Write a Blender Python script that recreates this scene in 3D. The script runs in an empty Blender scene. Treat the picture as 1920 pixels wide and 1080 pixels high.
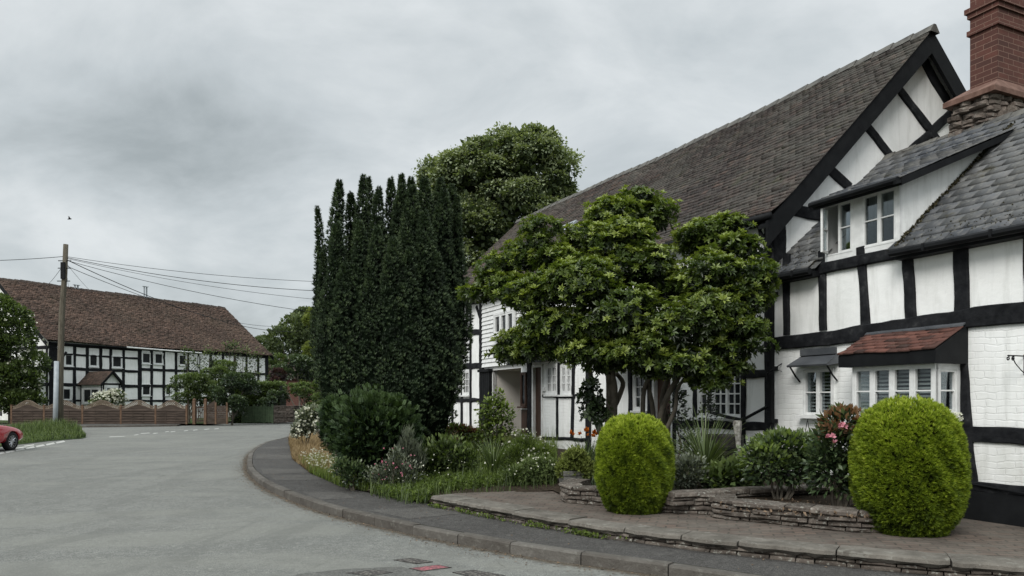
import bpy, bmesh, math, random
import numpy as np
from mathutils import Vector, Matrix, noise as mnoise
from mathutils.geometry import delaunay_2d_cdt
random.seed(7)
RNG = np.random.default_rng(11)
C = bpy.context.scene.collection
EYE = 1.7; FP_ = 1400.0; CX = 960.0; HY = 752.0
def G(px, py, z=0.0):
    Y = (EYE - z) * FP_ / (py - HY); return Vector(((px - CX) / FP_ * Y, Y, z))
def at(px, py, Y):
    return Vector(((px - CX) / FP_ * Y, Y, EYE + (HY - py) / FP_ * Y))
# ---------------------------------------------------------------- frames
class Frame:
    """local x = along the facade, local y = x turned 90 deg left, z up"""
    def __init__(s, ox, oy, dx, dy):
        l = math.hypot(dx, dy); s.o = Vector((ox, oy, 0)); s.d = Vector((dx / l, dy / l, 0)); s.n = Vector((-dy / l, dx / l, 0))
        s.ang = math.atan2(dy, dx)
    def ray(s, px, py, y0):            # pixel -> (x, z) on plane local y = y0
        r = Vector(((px - CX) / FP_, 1, (HY - py) / FP_)); o = Vector((0, 0, EYE))
        k = (y0 - (o - s.o).dot(s.n)) / r.dot(s.n); p = o + r * k
        return ((p - s.o).dot(s.d), p.z)
    def rayx(s, px, py, x0):           # pixel -> (y, z) on plane local x = x0
        r = Vector(((px - CX) / FP_, 1, (HY - py) / FP_)); o = Vector((0, 0, EYE))
        k = (x0 - (o - s.o).dot(s.d)) / r.dot(s.d); p = o + r * k
        return ((p - s.o).dot(s.n), p.z)
    def world(s, x, y, z=0): return s.o + s.d * x + s.n * y + Vector((0, 0, z))
    def local(s, p):
        q = Vector(p) - s.o; return (q.dot(s.d), q.dot(s.n))
# ---------------------------------------------------------------- objects
def tag(o, label=None, cat=None, group=None, kind=None):
    if label: o['label'] = label
    if cat: o['category'] = cat
    if group: o['group'] = group
    if kind: o['kind'] = kind
    return o
def thing(name, label, cat, loc=(0, 0, 0), rz=0, group=None):
    o = bpy.data.objects.new(name, None); C.objects.link(o); o.location = loc; o.rotation_euler = (0, 0, rz)
    o.empty_display_size = .2
    return tag(o, label, cat, group)
def link(name, me, mat, parent=None):
    o = bpy.data.objects.new(name, me); C.objects.link(o)
    if mat is not None:
        for mm in (mat if isinstance(mat, (list, tuple)) else [mat]): me.materials.append(mm)
    if parent is not None: o.parent = parent
    return o
class MB:
    def __init__(s): s.v = []; s.f = []; s.mi = []
    def add(s, vs, fs, mi=0):
        n = len(s.v); s.v += [tuple(v) for v in vs]; s.f += [tuple(i + n for i in f) for f in fs]; s.mi += [mi] * len(fs)
    BF = [(0, 3, 2, 1), (4, 5, 6, 7), (0, 1, 5, 4), (1, 2, 6, 5), (2, 3, 7, 6), (3, 0, 4, 7)]
    def box(s, x0, x1, y0, y1, z0, z1, mi=0):
        s.add([(x0, y0, z0), (x1, y0, z0), (x1, y1, z0), (x0, y1, z0), (x0, y0, z1), (x1, y0, z1), (x1, y1, z1), (x0, y1, z1)], s.BF, mi)
    def boxm(s, m, a0, a1, b0, b1, n0, n1, mi=0):
        s.add([m(a, b, n) for a, b, n in ((a0, b0, n0), (a1, b0, n0), (a1, b1, n0), (a0, b1, n0), (a0, b0, n1), (a1, b0, n1), (a1, b1, n1), (a0, b1, n1))], s.BF, mi)
    def hexa(s, lo, hi, mi=0):     # two quads (4 points each)
        s.add(list(lo) + list(hi), s.BF, mi)
    def poly(s, pts, mi=0): s.add(pts, [tuple(range(len(pts)))], mi)
    def prism(s, pts, off, mi=0):
        n = len(pts); off = Vector(off); p = [Vector(q) for q in pts]
        s.add(p + [q + off for q in p], [tuple(range(n))[::-1], tuple(range(n, 2 * n))] + [(i, (i + 1) % n, n + (i + 1) % n, n + i) for i in range(n)], mi)
    def tube(s, pts, radii, k=6, mi=0, cap=True):
        pts = [Vector(p) for p in pts]
        if not hasattr(radii, '__len__'): radii = [radii] * len(pts)
        base = len(s.v); up = Vector((0.13, .31, .94))
        for i, p in enumerate(pts):
            t = (pts[min(i + 1, len(pts) - 1)] - pts[max(i - 1, 0)])
            if t.length < 1e-9: t = Vector((0, 0, 1))
            t.normalize(); u = t.cross(up)
            if u.length < .05: u = t.cross(Vector((1, 0, 0)))
            u.normalize(); w = t.cross(u)
            for j in range(k):
                a = 2 * math.pi * j / k; s.v.append(tuple(p + (u * math.cos(a) + w * math.sin(a)) * radii[i]))
        for i in range(len(pts) - 1):
            for j in range(k):
                s.f.append((base + i * k + j, base + i * k + (j + 1) % k, base + (i + 1) * k + (j + 1) % k, base + (i + 1) * k + j)); s.mi.append(mi)
        if cap:
            s.f.append(tuple(base + j for j in range(k))[::-1]); s.f.append(tuple(base + (len(pts) - 1) * k + j for j in range(k))); s.mi += [mi, mi]
    def lathe(s, c, prof, k=16, mi=0):
        base = len(s.v); c = Vector(c)
        for r, z in prof:
            for j in range(k):
                a = 2 * math.pi * j / k; s.v.append((c.x + r * math.cos(a), c.y + r * math.sin(a), c.z + z))
        for i in range(len(prof) - 1):
            for j in range(k):
                s.f.append((base + i * k + j, base + i * k + (j + 1) % k, base + (i + 1) * k + (j + 1) % k, base + (i + 1) * k + j)); s.mi.append(mi)
    def build(s, name, mat, parent=None, smooth=False, bevel=0, recalc=True):
        me = bpy.data.meshes.new(name); me.from_pydata(s.v, [], s.f)
        me.polygons.foreach_set('material_index', s.mi)
        if recalc:
            bm = bmesh.new(); bm.from_mesh(me); bmesh.ops.recalc_face_normals(bm, faces=bm.faces); bm.to_mesh(me); bm.free()
        if smooth: me.polygons.foreach_set('use_smooth', [True] * len(me.polygons))
        o = link(name, me, mat, parent)
        if bevel:
            b = o.modifiers.new('bevel', 'BEVEL'); b.width = bevel; b.segments = 2; b.limit_method = 'ANGLE'
        return o
def np_mesh(name, V, F, mat, parent=None, shade=None, smooth=False):
    """V (n,3), F (m,k) all same k"""
    me = bpy.data.meshes.new(name); n, m, k = len(V), len(F), F.shape[1]
    me.vertices.add(n); me.vertices.foreach_set('co', np.ascontiguousarray(V, dtype=np.float32).ravel())
    me.loops.add(m * k); me.loops.foreach_set('vertex_index', np.ascontiguousarray(F, dtype=np.int32).ravel())
    me.polygons.add(m); me.polygons.foreach_set('loop_start', np.arange(0, m * k, k, dtype=np.int32))
    try: me.polygons.foreach_set('loop_total', np.full(m, k, dtype=np.int32))
    except Exception: pass
    if shade is not None:
        at_ = me.attributes.new('shade', 'FLOAT', 'POINT'); at_.data.foreach_set('value', np.ascontiguousarray(shade, dtype=np.float32))
    me.update(calc_edges=True)
    if smooth: me.polygons.foreach_set('use_smooth', [True] * m)
    return link(name, me, mat, parent)
# ---------------------------------------------------------------- materials
class N:
    def __init__(s, name, rough=.8, spec=.3, metal=0):
        s.m = bpy.data.materials.new(name); s.m.use_nodes = True; s.t = s.m.node_tree; s.b = s.t.nodes['Principled BSDF']
        s.b.inputs['Roughness'].default_value = rough; s.b.inputs['Specular IOR Level'].default_value = spec; s.b.inputs['Metallic'].default_value = metal
        s.out = s.t.nodes['Material Output']
    def n(s, typ, **k):
        nd = s.t.nodes.new(typ)
        for a, v in k.items():
            if a.startswith('i_'):
                key = a[2:].replace('_', ' '); nd.inputs[key].default_value = v
            else: setattr(nd, a, v)
        return nd
    def l(s, a, b): s.t.links.new(a, b)
    def coord(s, scale=(1, 1, 1), kind='Object', obj=None):
        tc = s.n('ShaderNodeTexCoord'); mp = s.n('ShaderNodeMapping'); mp.inputs['Scale'].default_value = scale
        s.l(tc.outputs[kind], mp.inputs['Vector']); return mp.outputs['Vector']
    def noise(s, vec, scale, detail=4, rough=.55, dist=0):
        nd = s.n('ShaderNodeTexNoise'); nd.inputs['Scale'].default_value = scale; nd.inputs['Detail'].default_value = detail
        nd.inputs['Roughness'].default_value = rough; nd.inputs['Distortion'].default_value = dist; s.l(vec, nd.inputs['Vector']); return nd.outputs['Fac']
    def ramp(s, fac, stops):
        r = s.n('ShaderNodeValToRGB'); e = r.color_ramp.elements
        while len(e) < len(stops): e.new(.5)
        for i, (p, c) in enumerate(stops):
            e[i].position = p; e[i].color = (c[0], c[1], c[2], 1) if hasattr(c, '__len__') else (c, c, c, 1)
        s.l(fac, r.inputs['Fac']); return r.outputs['Color']
    def mix(s, fac, a, b, mode='MIX'):
        x = s.n('ShaderNodeMix', data_type='RGBA', blend_type=mode)
        for v, i in ((fac, 0), (a, 6), (b, 7)):
            if hasattr(v, 'is_linked'): s.l(v, x.inputs[i])
            elif i == 0: x.inputs[0].default_value = v
            else: x.inputs[i].default_value = (v[0], v[1], v[2], 1)
        return x.outputs[2]
    def math(s, op, a, b=0.0):
        x = s.n('ShaderNodeMath', operation=op)
        for i, v in enumerate((a, b)):
            if hasattr(v, 'is_linked'): s.l(v, x.inputs[i])
            else: x.inputs[i].default_value = v
        return x.outputs[0]
    def col(s, c):
        if hasattr(c, 'is_linked'): s.l(c, s.b.inputs['Base Color'])
        else: s.b.inputs['Base Color'].default_value = (c[0], c[1], c[2], 1)
        return s
    def bump(s, h, strength=.5, dist=.02, prev=None):
        b = s.n('ShaderNodeBump'); b.inputs['Strength'].default_value = strength; b.inputs['Distance'].default_value = dist
        s.l(h, b.inputs['Height'])
        if prev is not None: s.l(prev, b.inputs['Normal'])
        s.l(b.outputs['Normal'], s.b.inputs['Normal']); return b.outputs['Normal']
    def attr(s, name='shade'):
        a = s.n('ShaderNodeAttribute'); a.attribute_name = name; return a.outputs['Fac']
def simple(name, c1, c2=None, scale=6, rough=.8, spec=.3, bump=0, bscale=20, metal=0, stretch=(1, 1, 1), dist=.01):
    n = N(name, rough, spec, metal); v = n.coord(stretch)
    if c2 is None: n.col(c1)
    else: n.col(n.ramp(n.noise(v, scale, 5), [(.3, c1), (.7, c2)]))
    if bump: n.bump(n.noise(v, bscale, 5), bump, dist)
    return n.m
def mk_white(brick=False):
    n = N('white_brick' if brick else 'white_plaster', .75, .25); v = n.coord()
    base = n.ramp(n.noise(v, .9, 6, .6), [(.3, (.76, .775, .755)), (.5, (.86, .87, .855)), (.7, (.89, .90, .885))])
    # streaky dirt
    vs = n.coord((5, 5, .7)); dirt = n.ramp(n.noise(vs, 1.3, 6, .65), [(.5, 0), (.78, 1)])
    base = n.mix(n.math('MULTIPLY', dirt, .55), base, (.50, .51, .48))
    t0 = n.n('ShaderNodeTexCoord'); s0 = n.n('ShaderNodeSeparateXYZ'); n.l(t0.outputs['Object'], s0.inputs[0]); lowz = n.n('ShaderNodeMapRange'); lowz.inputs['From Min'].default_value = 1.5; lowz.inputs['From Max'].default_value = .2; n.l(s0.outputs[2], lowz.inputs['Value'])
    base = n.mix(n.math('MULTIPLY', n.math('MULTIPLY', lowz.outputs[0], n.ramp(n.noise(v, 3.3, 6, .7), [(.35, 0), (.65, 1)])), .6), base, (.42, .43, .36))
    base = n.mix(n.ramp(n.noise(v, 19, 4, .8), [(.66, 0), (.72, .35)]), base, (.45, .45, .42))
    if brick:
        tc = n.n('ShaderNodeTexCoord'); sp = n.n('ShaderNodeSeparateXYZ'); cb = n.n('ShaderNodeCombineXYZ')
        n.l(tc.outputs['Object'], sp.inputs[0]); ns = n.noise(v, 1.7, 3); ns = n.math('MULTIPLY', n.math('SUBTRACT', ns, .5), .16)
        ns2 = n.noise(v, 9, 2); ns = n.math('ADD', ns, n.math('MULTIPLY', n.math('SUBTRACT', ns2, .5), .03))
        n.l(n.math('ADD', n.math('ADD', sp.outputs[0], sp.outputs[1]), ns), cb.inputs[0]); n.l(n.math('ADD', sp.outputs[2], ns), cb.inputs[1])
        br = n.n('ShaderNodeTexBrick'); n.l(cb.outputs[0], br.inputs['Vector']); br.inputs['Scale'].default_value = 1
        br.inputs['Brick Width'].default_value = .24; br.inputs['Row Height'].default_value = .082; br.inputs['Mortar Size'].default_value = .010; br.inputs['Mortar Smooth'].default_value = .6
        br.inputs['Color1'].default_value = (1, 1, 1, 1); br.inputs['Color2'].default_value = (.7, .7, .7, 1); br.inputs['Mortar'].default_value = (.0, .0, .0, 1)
        msk = n.ramp(n.noise(v, 2.2, 3), [(.35, .25), (.6, 1)])
        h = n.mix(.5, br.outputs['Color'], n.noise(v, 12, 5)); h2 = n.mix(msk, (.45, .45, .45), h)
        n.bump(h2, .45, .018)
        base = n.mix(n.math('MULTIPLY', n.math('MULTIPLY', br.outputs['Fac'], msk), .10), base, (.42, .43, .42))
    else:
        b1 = n.bump(n.noise(v, 3.5, 4), .45, .03); n.bump(n.noise(v, 34, 5), .3, .006, b1)
    n.col(base); return n.m
def mk_timber():
    n = N('black_timber', .7, .12); v = n.coord()
    c = n.ramp(n.noise(v, 7, 6, .65), [(.35, (.006, .0065, .008)), (.60, (.018, .019, .021)), (.76, (.055, .056, .057))])
    n.col(c); b1 = n.bump(n.noise(v, 6, 5), .7, .02); n.bump(n.noise(v, 38, 6, .7), .5, .007, b1); return n.m
def mk_tiles(name, stops, lich=(.20, .21, .17), lf=.5, moss=(.05, .06, .02), mf=.3, sc=1.0, rough=.85):
    n = N(name, rough, .25); v = n.coord(); a = n.attr()
    c = n.ramp(a, stops)
    big = n.noise(v, .55 * sc, 5, .6); c = n.mix(n.math('MULTIPLY', n.ramp(big, [(.42, 0), (.62, 1)]), lf * .6), c, lich)
    fine = n.noise(v, 13 * sc, 5, .7); c = n.mix(n.math('MULTIPLY', n.ramp(fine, [(.52, 0), (.66, 1)]), lf), c, lich)
    ms = n.noise(v, 2.1 * sc, 6, .7); c = n.mix(n.math('MULTIPLY', n.ramp(ms, [(.58, 0), (.68, 1)]), mf), c, moss)
    n.col(c); n.bump(n.noise(v, 30, 5), .5, .008); return n.m
def mk_redbrick():
    n = N('red_brick', .85, .2); tc = n.n('ShaderNodeTexCoord'); sp = n.n('ShaderNodeSeparateXYZ'); cb = n.n('ShaderNodeCombineXYZ')
    n.l(tc.outputs['Object'], sp.inputs[0]); n.l(n.math('ADD', sp.outputs[0], sp.outputs[1]), cb.inputs[0]); n.l(sp.outputs[2], cb.inputs[1])
    br = n.n('ShaderNodeTexBrick'); n.l(cb.outputs[0], br.inputs['Vector']); br.inputs['Scale'].default_value = 1
    br.inputs['Brick Width'].default_value = .25; br.inputs['Row Height'].default_value = .086; br.inputs['Mortar Size'].default_value = .007; br.inputs['Mortar Smooth'].default_value = .2
    br.inputs['Color1'].default_value = (.135, .054, .042, 1); br.inputs['Color2'].default_value = (.07, .033, .028, 1); br.inputs['Mortar'].default_value = (.25, .155, .12, 1)
    br.inputs['Bias'].default_value = -.1
    v = n.coord(); c = n.mix(n.math('MULTIPLY', n.noise(v, 6, 5), .7), br.outputs['Color'], (.06, .032, .026)); n.col(c)
    b = n.bump(n.math('SUBTRACT', 1.0, br.outputs['Fac']), .8, .012); n.bump(n.noise(v, 40, 4), .4, .006, b); return n.m
def mk_stone(name, c1, c2, c3, lich=.5, scale=5):
    n = N(name, .9, .2); v = n.coord(); a = n.attr()
    c = n.ramp(n.noise(v, scale, 6, .65), [(.28, c1), (.5, c2), (.72, c3)])
    c = n.mix(n.math('MULTIPLY', a, .6), c, (c1[0] * .6, c1[1] * .55, c1[2] * .5))
    c = n.mix(n.math('MULTIPLY', n.ramp(n.noise(v, scale * 3.3, 5, .7), [(.56, 0), (.64, 1)]), lich), c, (.34, .34, .30)); n.col(c)
    b = n.bump(n.noise(v, 9, 6, .7), .9, .03); n.bump(n.noise(v, 50, 4), .4, .006, b); return n.m
def mk_leaf(name, stops, rough=.5, spec=.35, trans=.25, tcol=None):
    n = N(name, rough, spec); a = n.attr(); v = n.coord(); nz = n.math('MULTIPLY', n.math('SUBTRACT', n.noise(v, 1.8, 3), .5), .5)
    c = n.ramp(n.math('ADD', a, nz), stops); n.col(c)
    if trans:
        tr = n.n('ShaderNodeBsdfTranslucent'); mx = n.n('ShaderNodeMixShader'); mx.inputs[0].default_value = trans
        tc = n.mix(1.0, c, tcol or (1.5, 1.6, .6), 'MULTIPLY'); n.l(tc, tr.inputs['Color'])
        n.l(n.b.outputs[0], mx.inputs[1]); n.l(tr.outputs[0], mx.inputs[2]); n.l(mx.outputs[0], n.out.inputs['Surface'])
    return n.m
def mk_glass():
    n = N('window_glass', .03, .6); n.col((.02, .025, .03)); t = n.n('ShaderNodeBsdfTransparent'); mx = n.n('ShaderNodeMixShader')
    lw = n.n('ShaderNodeFresnel'); lw.inputs[0].default_value = 1.5
    gl = n.n('ShaderNodeBsdfGlossy'); gl.inputs['Roughness'].default_value = .02; gl.inputs['Color'].default_value = (.9, .95, 1, 1)
    f = n.math('ADD', n.math('MULTIPLY', lw.outputs[0], .40), .02); n.l(f, mx.inputs[0]); t.inputs[0].default_value = (.85, .88, .88, 1)
    n.l(t.outputs[0], mx.inputs[1]); n.l(gl.outputs[0], mx.inputs[2]); n.l(mx.outputs[0], n.out.inputs['Surface']); return n.m
def mk_darkglass():
    n = N('dark_glass', .05, .28); v = n.coord(); n.col(n.ramp(n.noise(v, 2.3, 3), [(.4, (.008, .010, .012)), (.65, (.05, .055, .06))]))
    n.bump(n.noise(v, 2.5, 1), .15, .02); return n.m
M = {}
M['plaster'] = mk_white(False); M['wbrick'] = mk_white(True); M['timber'] = mk_timber()
M['tile'] = mk_tiles('old_clay_tiles', [(0, (.030, .026, .025)), (.35, (.050, .040, .037)), (.65, (.075, .055, .048)), (.9, (.10, .064, .052)), (1, (.135, .075, .058))], lich=(.135, .135, .115), lf=.55, mf=.35)
M['tile_far'] = mk_tiles('far_roof_tiles', [(0, (.042, .031, .026)), (.4, (.090, .062, .050)), (.8, (.145, .094, .073)), (1, (.20, .128, .095))], lich=(.15, .12, .09), lf=.35, mf=.7, moss=(.028, .026, .014), sc=.4)
M['tile_red'] = mk_tiles('red_clay_tiles', [(0, (.040, .023, .019)), (.5, (.115, .050, .038)), (1, (.175, .078, .058))], lich=(.07, .05, .045), lf=.4, mf=.15)
M['slate'] = mk_tiles('grey_slates', [(0, (.028, .031, .036)), (.5, (.052, .057, .065)), (1, (.095, .10, .11))], lich=(.19, .185, .165), lf=.55, moss=(.05, .045, .025), mf=.75, rough=.5)
M['ridge'] = simple('ridge_tile', (.06, .058, .055), (.15, .145, .13), 6, .85, .2, .5, 25)
M['redbrick'] = mk_redbrick()
M['stone'] = mk_stone('rubble_stone', (.075, .062, .055), (.165, .135, .115), (.27, .235, .20), .35, 5)
M['wallstone'] = mk_stone('garden_wall_stone', (.05, .043, .037), (.135, .115, .098), (.24, .21, .18), .8, 7)
M['slab'] = mk_stone('flagstone', (.075, .068, .058), (.14, .128, .11), (.20, .185, .16), .25, 3)
M['white'] = simple('white_paint', (.62, .63, .62), (.78, .79, .78), 9, .5, .35, .15, 30)
M['cream'] = simple('cream_render', (.50, .47, .43), (.62, .59, .545), 1.2, .85, .2, .3, 14)
M['black'] = simple('black_paint', (.006, .0065, .0075), (.012, .013, .014), 5, .6, .12, .2, 20)
M['dark'] = simple('dark_interior', (.006, .006, .007), None, rough=1, spec=0)  # flat near-black, painted in place of unlit interiors
M['lead'] = simple('lead_sheet', (.045, .05, .056), (.085, .09, .098), 4, .55, .4, .3, 12)
M['brown'] = simple('brown_wood', (.035, .018, .012), (.085, .045, .030), 5, .6, .3, .5, 14, stretch=(6, 6, .6))
M['fence'] = simple('fence_wood', (.032, .025, .020), (.082, .062, .050), 3, .85, .15, .4, 20, stretch=(.5, 1, 5))
M['pole'] = simple('weathered_pole', (.065, .056, .043), (.15, .135, .105), 4, .9, .15, .6, 18, stretch=(5, 5, .5))
M['metal'] = simple('galvanised_metal', (.26, .29, .31), (.36, .39, .41), 4, .5, .4)
M['bark'] = simple('bark', (.05, .043, .034), (.15, .135, .11), 9, .9, .15, .9, 24, stretch=(1, 1, .4), dist=.02)
M['curtain'] = simple('curtain_cloth', (.38, .39, .39), (.55, .56, .55), 3, .9, .1)
M['soil'] = simple('dark_soil', (.022, .017, .012), (.055, .042, .03), 12, .95, .1, .9, 30, dist=.03)
M['fglass'] = simple('far_glass', (.008, .009, .010), (.03, .032, .034), 2, .3, .12)
M['glass'] = mk_glass(); M['dglass'] = mk_darkglass()
# ground surfaces
def mk_asphalt(name, a, b, speck, sc=1.0, tracks=False):
    n = N(name, .92, .2); v = n.coord()
    c = n.ramp(n.noise(v, .23 * sc, 5, .6), [(.3, a), (.7, b)])
    c2 = n.noise(v, 1.6, 6, .7); c = n.mix(n.math('MULTIPLY', n.ramp(c2, [(.45, 0), (.75, 1)]), .35), c, (a[0] * .72, a[1] * .70, a[2] * .68))
    f1 = n.noise(v, 55, 3, .8); c = n.mix(n.ramp(f1, [(.42, .9), (.53, 0)]), c, (a[0] * .45, a[1] * .45, a[2] * .45))
    c = n.mix(n.ramp(n.noise(v, 75, 2, .8), [(.55, 0), (.66, .8)]), c, speck)
    f2 = n.noise(v, 17, 3, .8); c = n.mix(n.ramp(f2, [(.36, .55), (.5, 0)]), c, (a[0] * .55, a[1] * .55, a[2] * .55)); c = n.mix(n.ramp(n.noise(v, 3.1, 6, .75, .6), [(.42, .32), (.56, 0)]), c, (a[0] * .62, a[1] * .60, a[2] * .58)); c = n.mix(n.ramp(n.noise(v, 11, 4, .8), [(.52, 0), (.68, .5)]), c, (b[0] * 1.35, b[1] * 1.35, b[2] * 1.3))
    if tracks:
        vs = n.coord((.35, 1.0, 1)); t = n.noise(vs, .55, 4, .6, 1.2); c = n.mix(n.math('MULTIPLY', n.ramp(t, [(.46, 0), (.6, 1)]), .45), c, (a[0] * 1.28, a[1] * 1.25, a[2] * 1.18)); t3 = n.noise(n.coord((1.0, .3, 1)), .7, 4, .6, 1.6); c = n.mix(n.math('MULTIPLY', n.ramp(t3, [(.5, 0), (.62, 1)]), .4), c, (a[0] * .72, a[1] * .71, a[2] * .70))
        vo = n.n('ShaderNodeTexVoronoi', feature='DISTANCE_TO_EDGE'); vo.inputs['Scale'].default_value = .33
        dv = n.n('ShaderNodeVectorMath', operation='ADD'); nn = n.n('ShaderNodeTexNoise'); nn.inputs['Scale'].default_value = 1.1; nn.inputs['Detail'].default_value = 5
        n.l(v, nn.inputs['Vector']); n.l(v, dv.inputs[0]); n.l(nn.outputs['Color'], dv.inputs[1]); n.l(dv.outputs[0], vo.inputs['Vector'])
        ck = n.ramp(vo.outputs['Distance'], [(.0, 1), (.006, 0)]); mk = n.ramp(n.noise(v, .5, 3), [(.5, 0), (.62, .5)])
        c = n.mix(n.math('MULTIPLY', ck, mk), c, (a[0] * .35, a[1] * .33, a[2] * .3))
    n.col(c); n.bump(n.noise(v, 60, 3, .8), .5, .008); return n.m
M['road'] = mk_asphalt('road_asphalt', (.153, .158, .148), (.216, .219, .203), (.36, .36, .32), tracks=True)
M['roadpatch'] = mk_asphalt('dark_asphalt_patch', (.115, .115, .108), (.14, .14, .13), (.24, .24, .22))
M['pave'] = mk_asphalt('pavement_asphalt', (.052, .050, .047), (.082, .079, .074), (.20, .19, .18), 4)
M['pave2'] = mk_asphalt('pavement_repair', (.072, .069, .064), (.105, .10, .093), (.22, .21, .19), 4)
M['kerb'] = mk_stone('kerb_concrete', (.075, .068, .06), (.115, .107, .095), (.155, .145, .13), .15, 3)
M['grassg'] = simple('grass_ground', (.03, .05, .015), (.06, .085, .03), 3, .95, .1, .5, 20)
M['mark'] = simple('worn_white_paint', (.24, .24, .22), (.50, .50, .47), 9, .8, .2)
def mk_pavers():
    n = N('brick_pavers', .9, .2); v = n.coord(); tc = n.n('ShaderNodeTexCoord'); mp = n.n('ShaderNodeMapping'); mp.inputs['Rotation'].default_value = (0, 0, .25)
    n.l(tc.outputs['Object'], mp.inputs[0]); br = n.n('ShaderNodeTexBrick'); dv = n.n('ShaderNodeVectorMath', operation='ADD'); nn = n.n('ShaderNodeTexNoise'); nn.inputs['Scale'].default_value = 2.5
    sc = n.n('ShaderNodeVectorMath', operation='SCALE'); sc.inputs['Scale'].default_value = .13
    n.l(mp.outputs[0], nn.inputs['Vector']); n.l(nn.outputs['Color'], sc.inputs[0]); n.l(mp.outputs[0], dv.inputs[0]); n.l(sc.outputs[0], dv.inputs[1]); n.l(dv.outputs[0], br.inputs['Vector'])
    br.inputs['Scale'].default_value = 1; br.inputs['Brick Width'].default_value = .23; br.inputs['Row Height'].default_value = .115; br.inputs['Mortar Size'].default_value = .010
    br.inputs['Color1'].default_value = (.13, .098, .080, 1); br.inputs['Color2'].default_value = (.085, .070, .060, 1); br.inputs['Mortar'].default_value = (.055, .050, .040, 1)
    c = n.mix(n.ramp(n.noise(v, 3, 6, .7), [(.4, 0), (.7, .75)]), br.outputs['Color'], (.15, .135, .115)); n.col(c)
    b = n.bump(n.math('SUBTRACT', 1.0, br.outputs['Fac']), .8, .015); n.bump(n.noise(v, 25, 5), .5, .01, b); return n.m
M['pavers'] = mk_pavers()
# leaves
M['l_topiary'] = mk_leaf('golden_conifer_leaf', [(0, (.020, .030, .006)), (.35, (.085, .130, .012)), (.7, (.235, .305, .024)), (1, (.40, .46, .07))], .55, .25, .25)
M['l_yew'] = mk_leaf('yew_needles', [(0, (.009, .015, .009)), (.5, (.032, .052, .027)), (.85, (.066, .098, .046)), (1, (.10, .135, .065))], .55, .3, .1)
M['l_yewlow'] = mk_leaf('yew_shrub_needles', [(0, (.005, .012, .006)), (.5, (.018, .036, .014)), (1, (.055, .09, .03))], .55, .3, .15)
M['l_mag'] = mk_leaf('magnolia_leaf', [(0, (.012, .022, .006)), (.4, (.058, .092, .018)), (.75, (.145, .190, .036)), (1, (.25, .30, .07))], .38, .45, .25)
M['l_lime'] = mk_leaf('lime_tree_leaf', [(0, (.020, .030, .016)), (.4, (.070, .095, .048)), (.75, (.155, .190, .098)), (1, (.24, .275, .155))], .5, .35, .25)
M['l_dark'] = mk_leaf('dark_shrub_leaf', [(0, (.010, .018, .009)), (.5, (.034, .058, .024)), (1, (.11, .15, .065))], .35, .5, .15)
M['l_mid'] = mk_leaf('mid_green_leaf', [(0, (.018, .030, .010)), (.5, (.068, .10, .032)), (1, (.16, .21, .075))], .5, .35, .25)
M['l_pale'] = mk_leaf('pale_green_leaf', [(0, (.04, .06, .015)), (.5, (.12, .17, .04)), (1, (.24, .30, .09))], .5, .3, .35)
M['l_far'] = mk_leaf('distant_tree_leaf', [(0, (.030, .042, .022)), (.5, (.078, .104, .048)), (1, (.165, .20, .095))], .7, .2, .2)
M['l_cord'] = mk_leaf('cordyline_leaf', [(0, (.03, .045, .015)), (.5, (.11, .15, .06)), (1, (.24, .29, .14))], .45, .4, .2)
M['l_gold'] = mk_leaf('golden_green_leaf', [(0, (.05, .065, .015)), (.5, (.12, .15, .035)), (1, (.22, .26, .07))], .6, .2, .25)
M['l_grey'] = mk_leaf('grey_green_leaf', [(0, (.05, .06, .045)), (.5, (.13, .15, .11)), (1, (.25, .27, .21))], .7, .2, .2)
M['l_purple'] = mk_leaf('purple_leaf', [(0, (.010, .006, .007)), (.5, (.035, .018, .02)), (1, (.09, .05, .04))], .5, .3, .15)
M['l_straw'] = mk_leaf('straw_grass', [(0, (.10, .07, .035)), (.5, (.26, .19, .10)), (1, (.42, .33, .20))], .8, .15, .3, (1.2, 1.1, .8))
M['l_red'] = mk_leaf('bronze_leaf', [(0, (.05, .025, .012)), (.5, (.14, .07, .035)), (1, (.26, .17, .09))], .5, .3, .3, (1.3, 1, .6))
M['f_white'] = mk_leaf('white_petal', [(0, (.45, .46, .36)), (1, (.82, .82, .72))], .7, .2, .25, (1, 1, .9))
M['f_pink'] = mk_leaf('pink_petal', [(0, (.45, .12, .19)), (1, (.70, .38, .42))], .6, .2, .25, (1.2, .9, .9))
M['f_orange'] = mk_leaf('orange_petal', [(0, (.55, .12, .01)), (1, (.75, .27, .04))], .6, .2, .25, (1.2, .9, .5))
M['f_yellow'] = mk_leaf('yellow_petal', [(0, (.35, .30, .02)), (1, (.60, .50, .06))], .6, .2, .25, (1.2, 1, .5))
M['litter'] = mk_leaf('dry_leaf', [(0, (.05, .035, .024)), (1, (.19, .135, .09))], .85, .15, 0)
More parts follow.
